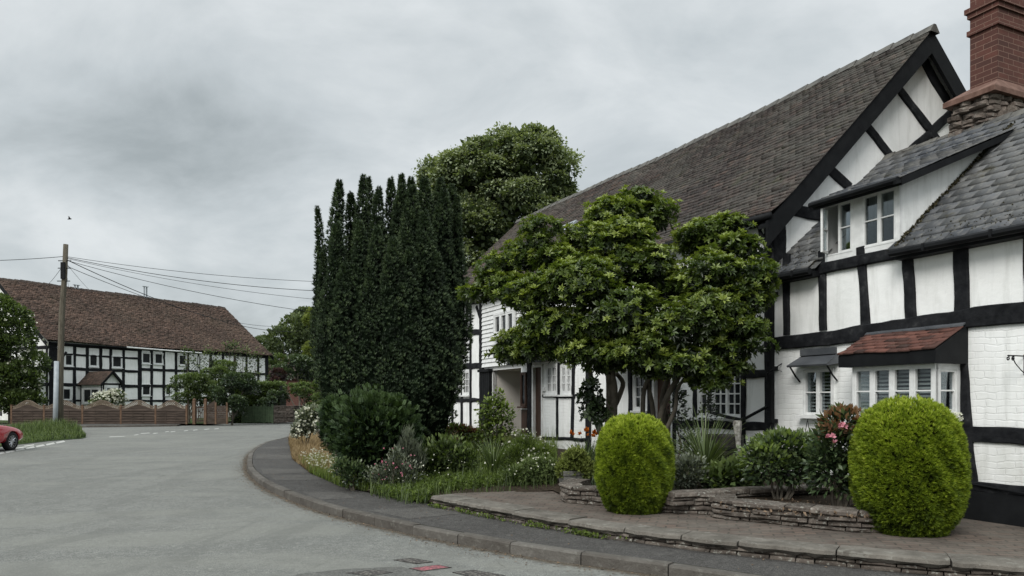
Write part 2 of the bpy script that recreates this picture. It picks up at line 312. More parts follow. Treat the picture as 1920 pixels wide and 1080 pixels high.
# ---------------------------------------------------------------- leaf instancing into one mesh
def T_leaf(w=.3, fold=.08):
    V = np.array([(0, 0, 0), (w, .45, fold), (0, 1, -.05), (-w, .45, fold), (0, .5, 0)], float)
    F = np.array([(0, 1, 4), (1, 2, 4), (2, 3, 4), (3, 0, 4)]); return V, F
def T_flat(w=.3):
    V = np.array([(0, 0, 0), (w, .5, .06), (0, 1, 0), (-w, .5, .06)], float); F = np.array([(0, 1, 2), (0, 2, 3)]); return V, F
def T_spray(k=6, spread=.9, w=.07, seed=1, curl=.15, lmin=.55):
    r = np.random.default_rng(seed); V = []; F = []
    for i in range(k):
        a = 2 * math.pi * i / k + r.uniform(-.4, .4); t = spread * r.uniform(.35, 1); L = r.uniform(lmin, 1)
        d = np.array([math.sin(t) * math.cos(a), math.cos(t), math.sin(t) * math.sin(a)]); s = np.array([-math.sin(a), 0, math.cos(a)])
        b = len(V); V += [tuple(-s * w), tuple(s * w), tuple(d * L * .6 + s * w * .8 + np.array([0, curl * .1, 0])), tuple(d * L + np.array([0, curl, 0]))]
        F += [(b, b + 1, b + 2), (b, b + 2, b + 3)]
    return np.array(V, float), np.array(F)
def T_rosette(k=7, tilt=1.05, w=.17, seed=3, inner=3):
    r = np.random.default_rng(seed); V = []; F = []
    for i in range(k + inner):
        isin = i >= k
        a = 2 * math.pi * i / k + r.uniform(-.3, .3); t = (tilt if not isin else .45) + r.uniform(-.2, .2); L = r.uniform(.75, 1) * (.8 if isin else 1)
        d = np.array([math.sin(t) * math.cos(a), math.cos(t), math.sin(t) * math.sin(a)]); s = np.array([-math.sin(a), 0, math.cos(a)])
        up = np.cross(d, s); up = up if up[1] > 0 else -up
        b = len(V); V += [tuple(d * .06), tuple(d * L * .58 + s * w + up * .05), tuple(d * L - up * .12), tuple(d * L * .58 - s * w + up * .05)]
        F += [(b, b + 1, b + 2), (b, b + 2, b + 3)]
    return np.array(V, float), np.array(F)
def T_pinna(k=5, w=.12, seed=4):       # twig with paired leaves
    V = []; F = []; r = np.random.default_rng(seed)
    for i in range(k):
        for sgn in (-1, 1):
            y = i / k * .8; d = np.array([sgn * .8, .55, r.uniform(-.25, .05)]); d /= np.linalg.norm(d); L = .42 * (1 - .3 * i / k)
            s = np.array([.55, -.8 * sgn, 0]) * w; b0 = np.array([0, y, 0]); b = len(V)
            V += [tuple(b0), tuple(b0 + d * L * .5 + s), tuple(b0 + d * L), tuple(b0 + d * L * .5 - s)]; F += [(b, b + 1, b + 2), (b, b + 2, b + 3)]
    return np.array(V, float), np.array(F)
def scatter(name, P, D, Nn, S, T, mat, parent=None, shade=None, rng=RNG, flat_jit=.5):
    """P pos, D growth direction (template y), Nn normal hint (template z), S sizes"""
    TV, TF = T; n = len(P)
    D = D / (np.linalg.norm(D, axis=1, keepdims=True) + 1e-9); Z = Nn + rng.normal(0, flat_jit, (n, 3)); Z = Z - (Z * D).sum(1, keepdims=True) * D
    Z /= (np.linalg.norm(Z, axis=1, keepdims=True) + 1e-9); X = np.cross(D, Z)
    V = P[:, None, :] + S[:, None, None] * (TV[None, :, 0:1] * X[:, None, :] + TV[None, :, 1:2] * D[:, None, :] + TV[None, :, 2:3] * Z[:, None, :])
    k = len(TV); F = (TF[None] + (np.arange(n) * k)[:, None, None]).reshape(-1, TF.shape[1])
    if shade is None: shade = rng.uniform(0, 1, n)
    # a little lighter toward the tips
    sh = np.repeat(shade, k) + np.tile((TV[:, 1] - .5) * .12, n)
    return np_mesh(name, V.reshape(-1, 3), F, mat, parent, np.clip(sh, 0, 1))
def clump_points(clumps, n, rng, inner=.22, rag=.07, cull=.62, low=-.75):
    """clumps: list of (x,y,z,rx,ry,rz). returns P, normal, r"""
    c = np.array(clumps, float); area = (c[:, 3] * c[:, 4] + c[:, 4] * c[:, 5] + c[:, 3] * c[:, 5]); w = area / area.sum()
    idx = rng.choice(len(c), n, p=w); d = rng.normal(0, 1, (n, 3)); d /= np.linalg.norm(d, axis=1, keepdims=True)
    d[:, 2] = np.where(d[:, 2] < low, -d[:, 2], d[:, 2])
    isin = rng.uniform(0, 1, n) < inner; r = np.where(isin, rng.uniform(.35, .95, n), 1 + rng.normal(0, rag, n))
    P = c[idx, :3] + d * c[idx, 3:] * r[:, None]; Nn = d / c[idx, 3:]; Nn /= np.linalg.norm(Nn, axis=1, keepdims=True)
    keep = np.ones(n, bool)
    for q in c:
        rr = np.sqrt((((P - q[:3]) / q[3:]) ** 2).sum(1)); keep &= ~((rr < cull) & (rng.uniform(0, 1, n) < .85))
    return P[keep], Nn[keep], r[keep], idx[keep]
def crown(name, clumps, n, size, T, mat, parent, rng, up=.35, rnd=.35, inner=.22, rag=.07, cull=.62, low=-.75, shade_bias=0, out=1.0, zflat=1.0, clip=None):
    P, Nn, r, idx = clump_points(clumps, n, rng, inner, rag, cull, low)
    if clip is not None:
        k = clip(P); P, Nn, r, idx = P[k], Nn[k], r[k], idx[k]
    m = len(P); D = Nn * out + np.array([0, 0, up]) + rng.normal(0, rnd, (m, 3))
    cl = rng.uniform(-.1, .1, len(clumps))
    sh = .45 + .22 * Nn[:, 2] + (r - 1) * 1.1 + rng.normal(0, .14, m) + cl[idx] + shade_bias  # shading mixed into leaf colour: up-facing lighter, inner darker
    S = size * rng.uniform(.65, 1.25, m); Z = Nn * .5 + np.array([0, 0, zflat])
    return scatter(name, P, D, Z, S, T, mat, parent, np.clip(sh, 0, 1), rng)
def sub_clumps(big, k, rad, rng, low=-.5, jit=.12):
    out = []
    b = np.array(big, float); w = b[:, 3] * b[:, 5]; w = w / w.sum()
    for _ in range(k):
        q = b[rng.choice(len(b), p=w)]; d = rng.normal(0, 1, 3); d /= np.linalg.norm(d)
        if d[2] < low: d[2] = -d[2]
        rr = rad * rng.uniform(.7, 1.3); s = 1 - jit * rng.uniform(0, 2)
        out.append((q[0] + d[0] * (q[3] - rr * .6) * s, q[1] + d[1] * (q[4] - rr * .6) * s, q[2] + d[2] * (q[5] - rr * .6) * s, rr * rng.uniform(.9, 1.25), rr * rng.uniform(.9, 1.25), rr * rng.uniform(.7, 1.0)))
    return out
def limb(mb, a, b, r0, r1, wob=.05, seg=6, k=7):
    a, b = Vector(a), Vector(b); pts = []; rad = []
    for i in range(seg + 1):
        t = i / seg; p = a.lerp(b, t); o = Vector((random.uniform(-1, 1), random.uniform(-1, 1), 0)) * wob * math.sin(math.pi * t)
        pts.append(p + o); rad.append(r0 + (r1 - r0) * t)
    mb.tube(pts, rad, k); return pts
# ================================================================ world, sun, camera
def setup_world():
    w = bpy.data.worlds.new("World"); bpy.context.scene.world = w; w.use_nodes = True; t = w.node_tree; nd, lk = t.nodes, t.links; nd.clear()
    out = nd.new('ShaderNodeOutputWorld'); bg = nd.new('ShaderNodeBackground'); sky = nd.new('ShaderNodeTexSky'); sky.sky_type = 'NISHITA'; sky.sun_disc = False
    sky.sun_elevation = math.radians(40); sky.sun_rotation = math.radians(-150); sky.air_density = 1.2; sky.dust_density = 3
    tc = nd.new('ShaderNodeTexCoord'); sp = nd.new('ShaderNodeSeparateXYZ'); lk.new(tc.outputs['Generated'], sp.inputs[0])
    def mth(op, a, b=0.0, clamp=False):
        x = nd.new('ShaderNodeMath'); x.operation = op; x.use_clamp = clamp
        for i, v in enumerate((a, b)):
            if hasattr(v, 'is_linked'): lk.new(v, x.inputs[i])
            else: x.inputs[i].default_value = v
        return x.outputs[0]
    zz = mth('ADD', mth('MAXIMUM', sp.outputs[2], 0.0), .42)
    cb = nd.new('ShaderNodeCombineXYZ'); lk.new(mth('DIVIDE', sp.outputs[0], zz), cb.inputs[0]); lk.new(mth('DIVIDE', sp.outputs[1], zz), cb.inputs[1])
    def nz(scale, det, rough, dist, off):
        mp = nd.new('ShaderNodeMapping'); mp.inputs['Location'].default_value = off; mp.inputs['Scale'].default_value = (1, 1.25, 1); lk.new(cb.outputs[0], mp.inputs[0])
        x = nd.new('ShaderNodeTexNoise'); x.inputs['Scale'].default_value = scale; x.inputs['Detail'].default_value = det; x.inputs['Roughness'].default_value = rough; x.inputs['Distortion'].default_value = dist
        lk.new(mp.outputs[0], x.inputs['Vector']); return x.outputs['Fac']
    n1 = nz(.95, 5, .52, .35, (3.1, 1.2, 0)); n2 = nz(2.9, 8, .58, .3, (0.3, 5.2, 0))
    f = mth('ADD', mth('MULTIPLY', n1, .52), mth('MULTIPLY', n2, .48))
    rp = nd.new('ShaderNodeValToRGB'); e = rp.color_ramp.elements; e[0].position = .34; e[0].color = (.40, .445, .46, 1); e[1].position = .60; e[1].color = (.80, .84, .855, 1)
    x = e.new(.47); x.color = (.60, .65, .672, 1); lk.new(f, rp.inputs[0])
    # brighter cloud overhead (above the frame), like a real overcast sky
    up = nd.new('ShaderNodeMapRange'); up.interpolation_type = 'SMOOTHSTEP'; up.inputs['From Min'].default_value = .45; up.inputs['From Max'].default_value = .95; up.inputs['To Min'].default_value = 1.0; up.inputs['To Max'].default_value = 3.0
    lk.new(sp.outputs[2], up.inputs['Value'])
    sc = nd.new('ShaderNodeVectorMath'); sc.operation = 'SCALE'; lk.new(rp.outputs[0], sc.inputs[0]); lk.new(up.outputs[0], sc.inputs['Scale'])
    sk = nd.new('ShaderNodeVectorMath'); sk.operation = 'SCALE'; sk.inputs['Scale'].default_value = .09; lk.new(sky.outputs[0], sk.inputs[0])
    mx = nd.new('ShaderNodeMix'); mx.data_type = 'RGBA'; mx.inputs[0].default_value = .90; lk.new(sk.outputs[0], mx.inputs[6]); lk.new(sc.outputs[0], mx.inputs[7])
    sv = nd.new('ShaderNodeVectorMath'); sv.operation = 'SCALE'; sv.inputs['Scale'].default_value = 10.0
    lk.new(mx.outputs[2], sv.inputs[0]); lk.new(sv.outputs[0], bg.inputs['Color']); bg.inputs['Strength'].default_value = .1; lk.new(bg.outputs[0], out.inputs[0])
setup_world()
sun = bpy.data.lights.new('sun', 'SUN'); sun.energy = 2.4; sun.angle = math.radians(26); sun.color = (1, .97, .93)
so = bpy.data.objects.new('sun', sun); C.objects.link(so)
_a, _e = math.radians(-150), math.radians(40)     # azimuth from +Y clockwise
_sd = Vector((math.sin(_a) * math.cos(_e), math.cos(_a) * math.cos(_e), math.sin(_e))); so.rotation_euler = _sd.to_track_quat('Z', 'Y').to_euler(); so.location = (-20, -20, 40)
cam = bpy.data.cameras.new('camera'); co = bpy.data.objects.new('camera', cam); C.objects.link(co); co.location = (0, 0, EYE); co.rotation_euler = (math.radians(90), 0, 0)
cam.sensor_width = 36; cam.lens = FP_ / 1920 * 36; cam.shift_y = (HY - 540) / 1920; cam.clip_end = 4000; cam.clip_start = .05
sc_ = bpy.context.scene; sc_.camera = co
sc_.view_settings.view_transform = 'Standard'; sc_.view_settings.look = 'None'; sc_.view_settings.exposure = 0; sc_.view_settings.gamma = 1
sc_.cycles.max_bounces = 6; sc_.cycles.transparent_max_bounces = 12; sc_.cycles.caustics_reflective = False; sc_.cycles.caustics_refractive = False
try: sc_.cycles.use_denoising = True
except Exception: pass
# ================================================================ ground
KERB = [(-24, 110), (-20.5, 80), (-17.0, 62), (-12.6, 44), (-10.1, 34)] + [tuple(G(px, py)[:2]) for px, py in
        ((500, 833), (472, 850), (463, 873), (470, 893), (500, 917), (533, 933), (570, 948), (613, 963), (690, 983), (783, 1005), (900, 1028), (1040, 1053), (1190, 1073))] + [(3.6, 5.6), (9, 1.6)]
def smooth_line(pts, n=5):
    P = [Vector((p[0], p[1], 0)) for p in pts]; out = []
    for i in range(len(P) - 1):
        a, b, c, d = P[max(i - 1, 0)], P[i], P[i + 1], P[min(i + 2, len(P) - 1)]
        for k in range(n):
            t = k / n; out.append(.5 * ((2 * b) + (c - a) * t + (2 * a - 5 * b + 4 * c - d) * t * t + (3 * b - a - 3 * c + d) * t ** 3))
    out.append(P[-1]); return [(p.x, p.y) for p in out]
KS = smooth_line(KERB)
INNER = [(-12, 60), (-10.6, 44), tuple(G(540, 823, .12)[:2])] + [tuple(G(px, py, .12)[:2]) for px, py in ((547, 860), (580, 887), (640, 913), (717, 930), (803, 945))]
def sheet(name, pts, z, mat, kind='structure', thick=0):
    P = [Vector((p[0], p[1])) for p in pts]; n = len(P)
    r = delaunay_2d_cdt(P, [(i, (i + 1) % n) for i in range(n)], [], 1, 1e-5)
    me = bpy.data.meshes.new(name); me.from_pydata([(v.x, v.y, z) for v in r[0]], [], [tuple(f) for f in r[2]])
    bm = bmesh.new(); bm.from_mesh(me); bmesh.ops.recalc_face_normals(bm, faces=bm.faces)
    for f in bm.faces:
        if f.normal.z < 0: f.normal_flip()
    bm.to_mesh(me); bm.free(); o = link(name, me, mat); o['kind'] = kind; return o
def structure(o): o['kind'] = 'structure'; return o
g = MB(); g.poly([(-1500, -300, -.02), (1500, -300, -.02), (1500, 2500, -.02), (-1500, 2500, -.02)]); structure(g.build('ground', M['grassg']))
road = sheet('road', [(-70, -25), (12, -25), (12, -1)] + [(x + .0, y) for x, y in KS[::-1]] + [(-34, 110), (-30, 80), (-25.5, 60), (-22.5, 50.2)] + [(-28, 47.8), (-36, 47.4), (-70, 47.0)], 0.0, M['road'])
# offset helper for a polyline (to the right when walking far -> near the pavement lies on the left/east side)
def offset(line, d):
    out = []
    for i, p in enumerate(line):
        a = Vector(line[max(i - 1, 0)]); b = Vector(line[min(i + 1, len(line) - 1)]); t = (b - a).normalized(); nrm = Vector((-t.y, t.x)); out.append((p[0] + nrm.x * d, p[1] + nrm.y * d))
    return out
KIN = offset(KS, .14)
def gutter_dirt():
    n = N('gutter_grit', .95, .1); v = n.coord(); a = n.attr(); n.col(n.ramp(n.noise(v, 14, 5, .8), [(.3, (.05, .038, .026)), (.5, (.10, .078, .055)), (.7, (.19, .15, .11))]))
    tr = n.n('ShaderNodeBsdfTransparent'); mx = n.n('ShaderNodeMixShader'); f = n.ramp(n.math('ADD', n.math('MULTIPLY', a, .62), n.math('MULTIPLY', n.noise(v, 5, 6, .8), .6)), [(.58, 0), (.80, .6)]); n.l(f, mx.inputs[0]); n.l(tr.outputs[0], mx.inputs[1]); n.l(n.b.outputs[0], mx.inputs[2]); n.l(mx.outputs[0], n.out.inputs['Surface'])
    L1 = offset(KS, -.005); L2 = offset(KS, -.13); L3 = offset(KS, -.5); V = [(x, y, .004) for L in (L1, L2, L3) for x, y in L]; m = len(KS); F = [(k * m + i, k * m + i + 1, (k + 1) * m + i + 1, (k + 1) * m + i) for k in range(2) for i in range(m - 1)]
    structure(np_mesh('gutter_grit', np.array(V), np.array(F), n.m, None, np.array([1.0] * m + [.55] * m + [0.0] * m)))
gutter_dirt()
# kerb stones, one mesh with joints
def kerb_mesh(name, line, w, z, seglen=.92, side=1):
    L = [0]
    for a, b in zip(line, line[1:]): L.append(L[-1] + math.dist(a, b))
    def P(s):
        for i in range(len(L) - 1):
            if s <= L[i + 1]:
                t = (s - L[i]) / max(1e-6, L[i + 1] - L[i]); a, b = Vector(line[i]), Vector(line[i + 1]); d = (b - a).normalized(); return a.lerp(b, t), Vector((-d.y, d.x)) * side
        a, b = Vector(line[-2]), Vector(line[-1]); d = (b - a).normalized(); return b, Vector((-d.y, d.x)) * side
    mb = MB(); s = 0; sh = []
    while s < L[-1] - .1:
        e = min(s + seglen * random.uniform(.9, 1.08), L[-1]); p0, n0 = P(s + .006); p1, n1 = P(e - .006); dz = random.uniform(-.006, .006); o = random.uniform(-.006, .006); c = .02
        def q(p, n, y, zz): return (p.x + n.x * (y + o), p.y + n.y * (y + o), zz)
        prof = [(0, -.05), (.004, z - c + dz), (c, z + dz), (w, z + dz), (w, -.05)]
        A = [q(p0, n0, y, zz) for y, zz in prof]; B = [q(p1, n1, y, zz) for y, zz in prof]; n = len(prof)
        mb.add(A + B, [(i, i + 1, n + i + 1, n + i) for i in range(n - 1)] + [tuple(range(n))[::-1], tuple(range(n, 2 * n))]); sh += [random.random()] * (2 * n); s = e
    o = mb.build(name, M['kerb']); a = o.data.attributes.new('shade', 'FLOAT', 'POINT'); a.data.foreach_set('value', sh); return structure(o)
kerb_mesh('kerb', KS, .13, .122)
sheet('pavement', KIN + [(9, 3.2), (6.5, 4.6), (3.4, 7.5), (1.4, 9.0), (-.5, 10.6), (-1.0, 11.9)] + [(x + .6, y + .5) for x, y in INNER[::-1]] + [(-15, 80), (-19, 110)], .118, M['pave'])
# repair patches in the pavement
def patch(name, px, z, mat):
    return sheet(name, [tuple(G(a, b, z)[:2]) for a, b in px], z, mat)
for px in ([(481, 851), (560, 853), (563, 860), (478, 861)], [(489, 878), (580, 880), (592, 886), (494, 889)], [(505, 891), (598, 891), (608, 899), (517, 901)], [(566, 922), (640, 923), (668, 934), (602, 937)],
           [(690, 957), (790, 951), (890, 960), (768, 973)], [(500, 838), (548, 837), (548, 841), (494, 842)], [(537, 829), (543, 825), (546, 829), (520, 831)]):
    patch('pavement_patch', px, .1215, M['pave2'])
# garden terrace
T_EDGE = [tuple(G(px, py, .26)[:2]) for px, py in ((807, 932), (880, 945), (960, 960), (1115, 985), (1267, 1005), (1425, 1022), (1583, 1037), (1750, 1052), (1920, 1065))] + [(5.3, 5.9), (7.2, 4.9)]
TE_IN = offset(T_EDGE, .28)
fr = Frame(4.25, 12.2, -.426, .905)
Hs = Frame(4.25, 12.2, -.426, .905)
def hw(x, y, z=0): return Hs.world(x, y, z)
def hmp(x, y): p = Hs.world(x, y); return (p.x, p.y)
sheet('terrace_paving', TE_IN + [(9, 5.6), hmp(-6.5, .1), hmp(-2.9, .1), (2.6, 10.4), (.72, 12.2), (-.9, 11.7)], .256, M['pavers'])
mb = MB(); sh = []
L = 0
def along(line, s):
    for a, b in zip(line, line[1:]):
        d = math.dist(a, b)
        if s <= d: A, B = Vector(a), Vector(b); t = (B - A).normalized(); return A + t * s, t
        s -= d
    A, B = Vector(line[-2]), Vector(line[-1]); t = (B - A).normalized(); return B, t
tot = sum(math.dist(a, b) for a, b in zip(T_EDGE, T_EDGE[1:])); s = 0
while s < tot - .2:      # edging flagstones
    e = min(tot, s + random.uniform(.55, 1.15)); k = max(2, int((e - s) / .09)); top = .272 + random.uniform(-.008, .008); sd = random.random(); dep = random.uniform(.32, .42)
    rows = []
    for i in range(k + 1):
        p, t = along(T_EDGE, s + .008 + (e - s - .016) * i / k); n = Vector((-t.y, t.x)); j = random.uniform(-.022, .02) + (.03 if i in (0, k) else 0); w = random.uniform(-.012, .012)
        rows.append([(p.x + n.x * y, p.y + n.y * y, z) for y, z in ((j + .03, top - .08 + w), (j - .012, top - .045), (j, top - .012), (j + .03, top + w * .5), (dep, top + w * .3), (dep, top - .065))])
    base = len(mb.v); mb.v += [v for r in rows for v in r]; sh += [sd] * (6 * (k + 1))
    for i in range(k):
        for j in range(5): mb.f.append((base + i * 6 + j, base + (i + 1) * 6 + j, base + (i + 1) * 6 + j + 1, base + i * 6 + j + 1)); mb.mi.append(0)
    for i in (0, k): mb.f.append(tuple(base + i * 6 + j for j in range(6))); mb.mi.append(0)
    s = e
o = mb.build('terrace_edge', M['slab']); a = o.data.attributes.new('shade', 'FLOAT', 'POINT'); a.data.foreach_set('value', [x * .4 for x in sh]); structure(o)
# ---- rubble stones (used for walls, risers and the chimney base)
def stones(mb, sh, path, z0, z1, depth, rowh=.055, slen=(.12, .34), jit=.02, nrm=1, top=True, prof=None):
    """path: polyline ground points; front face on the right-hand side when nrm=1"""
    tot = sum(math.dist(a, b) for a, b in zip(path, path[1:])); z = z0
    while z < z1 - .01:
        h = min(rowh * random.uniform(.7, 1.4), z1 - z)
        if z1 - (z + h) < .02: h = z1 - z
        istop = z + h >= z1 - .001; s = -random.uniform(0, .15)
        while s < tot:
            e = s + random.uniform(*slen) * (1.5 if istop and top else 1); a, t = along(path, max(0, s)); b, t2 = along(path, min(tot, e)); 
            if min(tot, e) - max(0, s) > .03:
                n = Vector((t.y, -t.x)) * nrm; n2 = Vector((t2.y, -t2.x)) * nrm; g = .006; j = random.uniform(-jit, jit) + (.03 if istop and top else 0)
                a = a + t * g; b = b - t2 * g; c = min(.016, h * .3); base = len(mb.v); r = lambda: random.uniform(-jit * .35, jit * .35)
                zl, zh = z + g * .6 + r() * .4, z + h - g * .6 + (r() * .4)
                def q(p, n, y, zz): return (p.x + n.x * y, p.y + n.y * y, zz)
                m_ = a.lerp(b, .5); nm = (n + n2).normalized()
                A = [q(a, n, -depth, zl), q(a, n, j - c + r(), zl), q(a, n, j + r(), zl + c), q(a, n, j + r(), zh - c), q(a, n, j - c + r(), zh), q(a, n, -depth, zh)]
                Mm = [q(m_, nm, -depth, zl), q(m_, nm, j - c * .5, zl), q(m_, nm, j + jit * .7 + r(), zl + c), q(m_, nm, j + jit * .7 + r(), zh - c), q(m_, nm, j - c * .5, zh), q(m_, nm, -depth, zh)]
                Bb = [q(b, n2, -depth, zl), q(b, n2, j - c + r(), zl), q(b, n2, j + r(), zl + c), q(b, n2, j + r(), zh - c), q(b, n2, j - c + r(), zh), q(b, n2, -depth, zh)]
                mb.v += A + Mm + Bb
                for k in range(2):
                    for i in range(6): mb.f.append((base + k * 6 + i, base + (k + 1) * 6 + i, base + (k + 1) * 6 + (i + 1) % 6, base + k * 6 + (i + 1) % 6)); mb.mi.append(0)
                mb.f.append(tuple(base + i for i in range(6))); mb.f.append(tuple(base + 12 + i for i in range(6))); mb.mi += [0, 0]
                sh += [random.random()] * 18
            s = e
        z += h
def stone_obj(name, mat, parent, *runs, **kw):
    mb = MB(); sh = []
    for r in runs: stones(mb, sh, *r, **kw)
    o = mb.build(name, mat, parent); a = o.data.attributes.new('shade', 'FLOAT', 'POINT'); a.data.foreach_set('value', sh)
    for v in o.data.vertices: v.co += Vector(mnoise.noise_vector(v.co * 9)) * .012
    return o
structure(stone_obj('terrace_riser', M['wallstone'], None, (offset(T_EDGE, .05), .10, .20, .2), rowh=.05, slen=(.10, .40), jit=.012, top=False))
# garden walls
wA = [tuple(G(px, py, .26)[:2]) for px, py in ((1075, 925), (1050, 934), (1062, 943), (1123, 948), (1190, 955))]
t = tag(stone_obj('garden_wall', M['wallstone'], None, (wA, .25, .50, .28)), 'low curved dry stone wall beside the stone planter, left of the smaller golden bush', 'garden wall')
wB = [tuple(G(px, py, .26)[:2]) for px, py in ((1190, 957), (1257, 962), (1342, 966))]
tag(stone_obj('garden_wall', M['wallstone'], None, (wB, .25, .52, .25)), 'short set-back stretch of dry stone wall just right of the smaller golden bush', 'garden wall')
wC = [tuple(G(px, py, .26)[:2]) for px, py in ((1333, 955), (1336, 970), (1420, 980), (1520, 990), (1610, 998), (1720, 1002))]
tag(stone_obj('garden_wall', M['wallstone'], None, (wC, .25, .50, .30), rowh=.068, slen=(.10, .42), jit=.032), 'thick low dry stone wall fronting the bed between the two golden bushes', 'garden wall')
wD = [tuple(G(px, py, .50)[:2]) for px, py in ((1262, 931), (1380, 925), (1500, 919), (1560, 918))]
tag(stone_obj('garden_wall', M['wallstone'], None, (wD, .38, .55, .26), slen=(.3, .6)), 'thin raised row of flat coping stones behind the front planting bed', 'garden wall')
# soil
def gh(x, y):
    p = Vector((x, y)); d = 1e9
    for a, b in zip(INNER, INNER[1:]):
        a_, b_ = Vector(a), Vector(b); ab = b_ - a_; t = max(0, min(1, (p - a_).dot(ab) / ab.length_squared)); d = min(d, (p - a_ - ab * t).length)
    return .14 + .36 * min(1, d / 5.0)
GARDEN = INNER + [(-1.15, 11.35), (.65, 11.95), (.80, 10.95), (1.3, 10.5), (2.1, 9.9), (2.2, 9.55), (4.0, 9.95), (5.0, 10.2), hmp(0, .02), hmp(17, .02), (2, 40), (2, 75), (-10, 75)]
def in_poly(x, y, poly):
    c = False; n = len(poly)
    for i in range(n):
        x1, y1 = poly[i]; x2, y2 = poly[(i + 1) % n]
        if (y1 > y) != (y2 > y) and x < (x2 - x1) * (y - y1) / (y2 - y1) + x1: c = not c
    return c
def soil():
    P = [Vector(p) for p in GARDEN]; n = len(P); E = [(i, (i + 1) % n) for i in range(n)]
    for i in range(60):
        for j in range(60):
            x, y = -12 + i * .35 + random.uniform(-.1, .1), 9 + j * .5
            if in_poly(x, y, GARDEN): P.append(Vector((x, y)))
    r = delaunay_2d_cdt(P, E, [], 1, 1e-4); me = bpy.data.meshes.new('garden_soil')
    me.from_pydata([(v.x, v.y, gh(v.x, v.y) + random.uniform(-.01, .02)) for v in r[0]], [], [tuple(f) for f in r[2]])
    o = link('garden_soil', me, M['soil']); o['kind'] = 'structure'
soil()
sheet('bed_soil', [(2.3, 9.75), (2.45, 9.5), (3.0, 9.25), (3.9, 8.7), (4.6, 8.5), (5.3, 9.2), hmp(-1.4, .05), (3.9, 10.1), (2.3, 9.65)], .44, M['soil'])
# road markings and covers
def quad(name, px, z, mat, **k):
    o = patch(name, px, z, mat); return o
for i in range(7):                      # give-way dashes beside the car
    t = i / 6.6; x0, y0 = -8 + 125 * t, 851.5 - 23.5 * t
    quad('road_marking', [(x0 - 1, y0 - 1.2), (x0 + 13.5, y0 - 4.2), (x0 + 17, y0 - 1.7), (x0 + 1, y0 + 1.5)], .005, M['mark'])
for x0, y0, w, s_ in ((30, 840.5, 17, -1), (46, 836.6, 17, -1)): quad('road_marking', [(x0 - 1, y0 - 1), (x0 + w, y0 - 3.6), (x0 + w + 2, y0 - 1.6), (x0, y0 + 1.4)], .005, M['mark'])
for x0, x1, y in ((205, 233, 818.6), (252, 259, 815.2), (264, 280, 812.3), (287, 295, 812.4), (310, 316, 809.3), (320, 328, 809.2), (345, 352, 807.5), (362, 370, 806.3), (383, 392, 804.8), (402, 410, 803.8)):
    quad('road_marking', [(x0, y - .1), (x1, y - 1.0), (x1 + 1, y - .1), (x0, y + 1.1)], .005, M['mark'])
quad('road_patch', [(530, 1090), (560, 1076), (640, 1067), (752, 1062), (800, 1075), (860, 1092)], .004, M['roadpatch'])
def cover_mat(name, c, mk):
    n = N(name, .6, .3); v = n.coord((1, 1, 1)); w = n.n('ShaderNodeTexVoronoi'); w.inputs['Scale'].default_value = 26; n.l(v, w.inputs['Vector'])
    n.col(n.mix(n.ramp(w.outputs['Distance'], [(.25, 0), (.5, 1)]), c, mk)); n.bump(w.outputs['Distance'], .8, .01); return n.m
cm = cover_mat('iron_cover', (.16, .15, .13), (.05, .045, .042)); cr = cover_mat('red_marked_cover', (.40, .12, .14), (.17, .07, .075))
def cover(px, label, mat):
    P = [G(a, b, .008) for a, b in px]; c = sum(P, Vector()) / 4; t = thing('utility_cover', label, 'utility cover', (c.x, c.y, 0)); fm = MB(); pm = MB()
    for k in range(4):
        a, b = P[k] - c, P[(k + 1) % 4] - c; a.z = b.z = 0; fm.hexa([a * 1.0, b * 1.0, b * .90, a * .90], [v + Vector((0, 0, .009)) for v in (a, b, b * .90, a * .90)])
    q = [(p - c) * .89 for p in P]; 
    for v in q: v.z = 0
    pm.prism(q, (0, 0, .008)); fm.build('frame', M['pave'], t); pm.build('lid', mat, t)
cover([(738, 1049.3), (772, 1046), (812, 1053), (780, 1056.5)], 'farthest small dark iron cover set in the road', cm)
cover([(766, 1065.5), (822, 1059), (847, 1063.5), (790, 1070.5)], 'red painted cover set in the road', cr)
cover([(648, 1074), (700, 1068), (737, 1073), (690, 1080)], 'dark patterned iron cover inside the grey asphalt patch', cm)
cover([(848, 1072.5), (888, 1068.5), (948, 1079), (905, 1086)], 'dark iron cover nearest the kerb stones', cm)
# far side of the road
sheet('far_pavement', [(-70, 47.12), (-36, 47.52), (-28, 47.92), (-22.5, 50.32), (-25.6, 60), (-30.1, 80), (-34.1, 110), (-60, 110), (-70, 70)], .11, M['pave2'])
kerb_mesh('far_kerb', [(-70, 47.0), (-36, 47.4), (-28, 47.8), (-24.5, 49), (-22.5, 50.2), (-25.5, 60), (-30, 80), (-34, 110)], .13, .12, side=1)
VERGE = [tuple(G(px, py)[:2]) for px, py in ((-60, 846), (34, 834), (95, 827), (155, 822.5), (162, 820), (150, 813), (100, 810), (-60, 806))]
mb = MB(); c = Vector((sum(p[0] for p in VERGE) / 8, sum(p[1] for p in VERGE) / 8, .16)); 
for a, b in zip(VERGE, VERGE[1:] + VERGE[:1]): mb.poly([c, (a[0], a[1], .02), (b[0], b[1], .02)])
structure(mb.build('verge', M['grassg']))

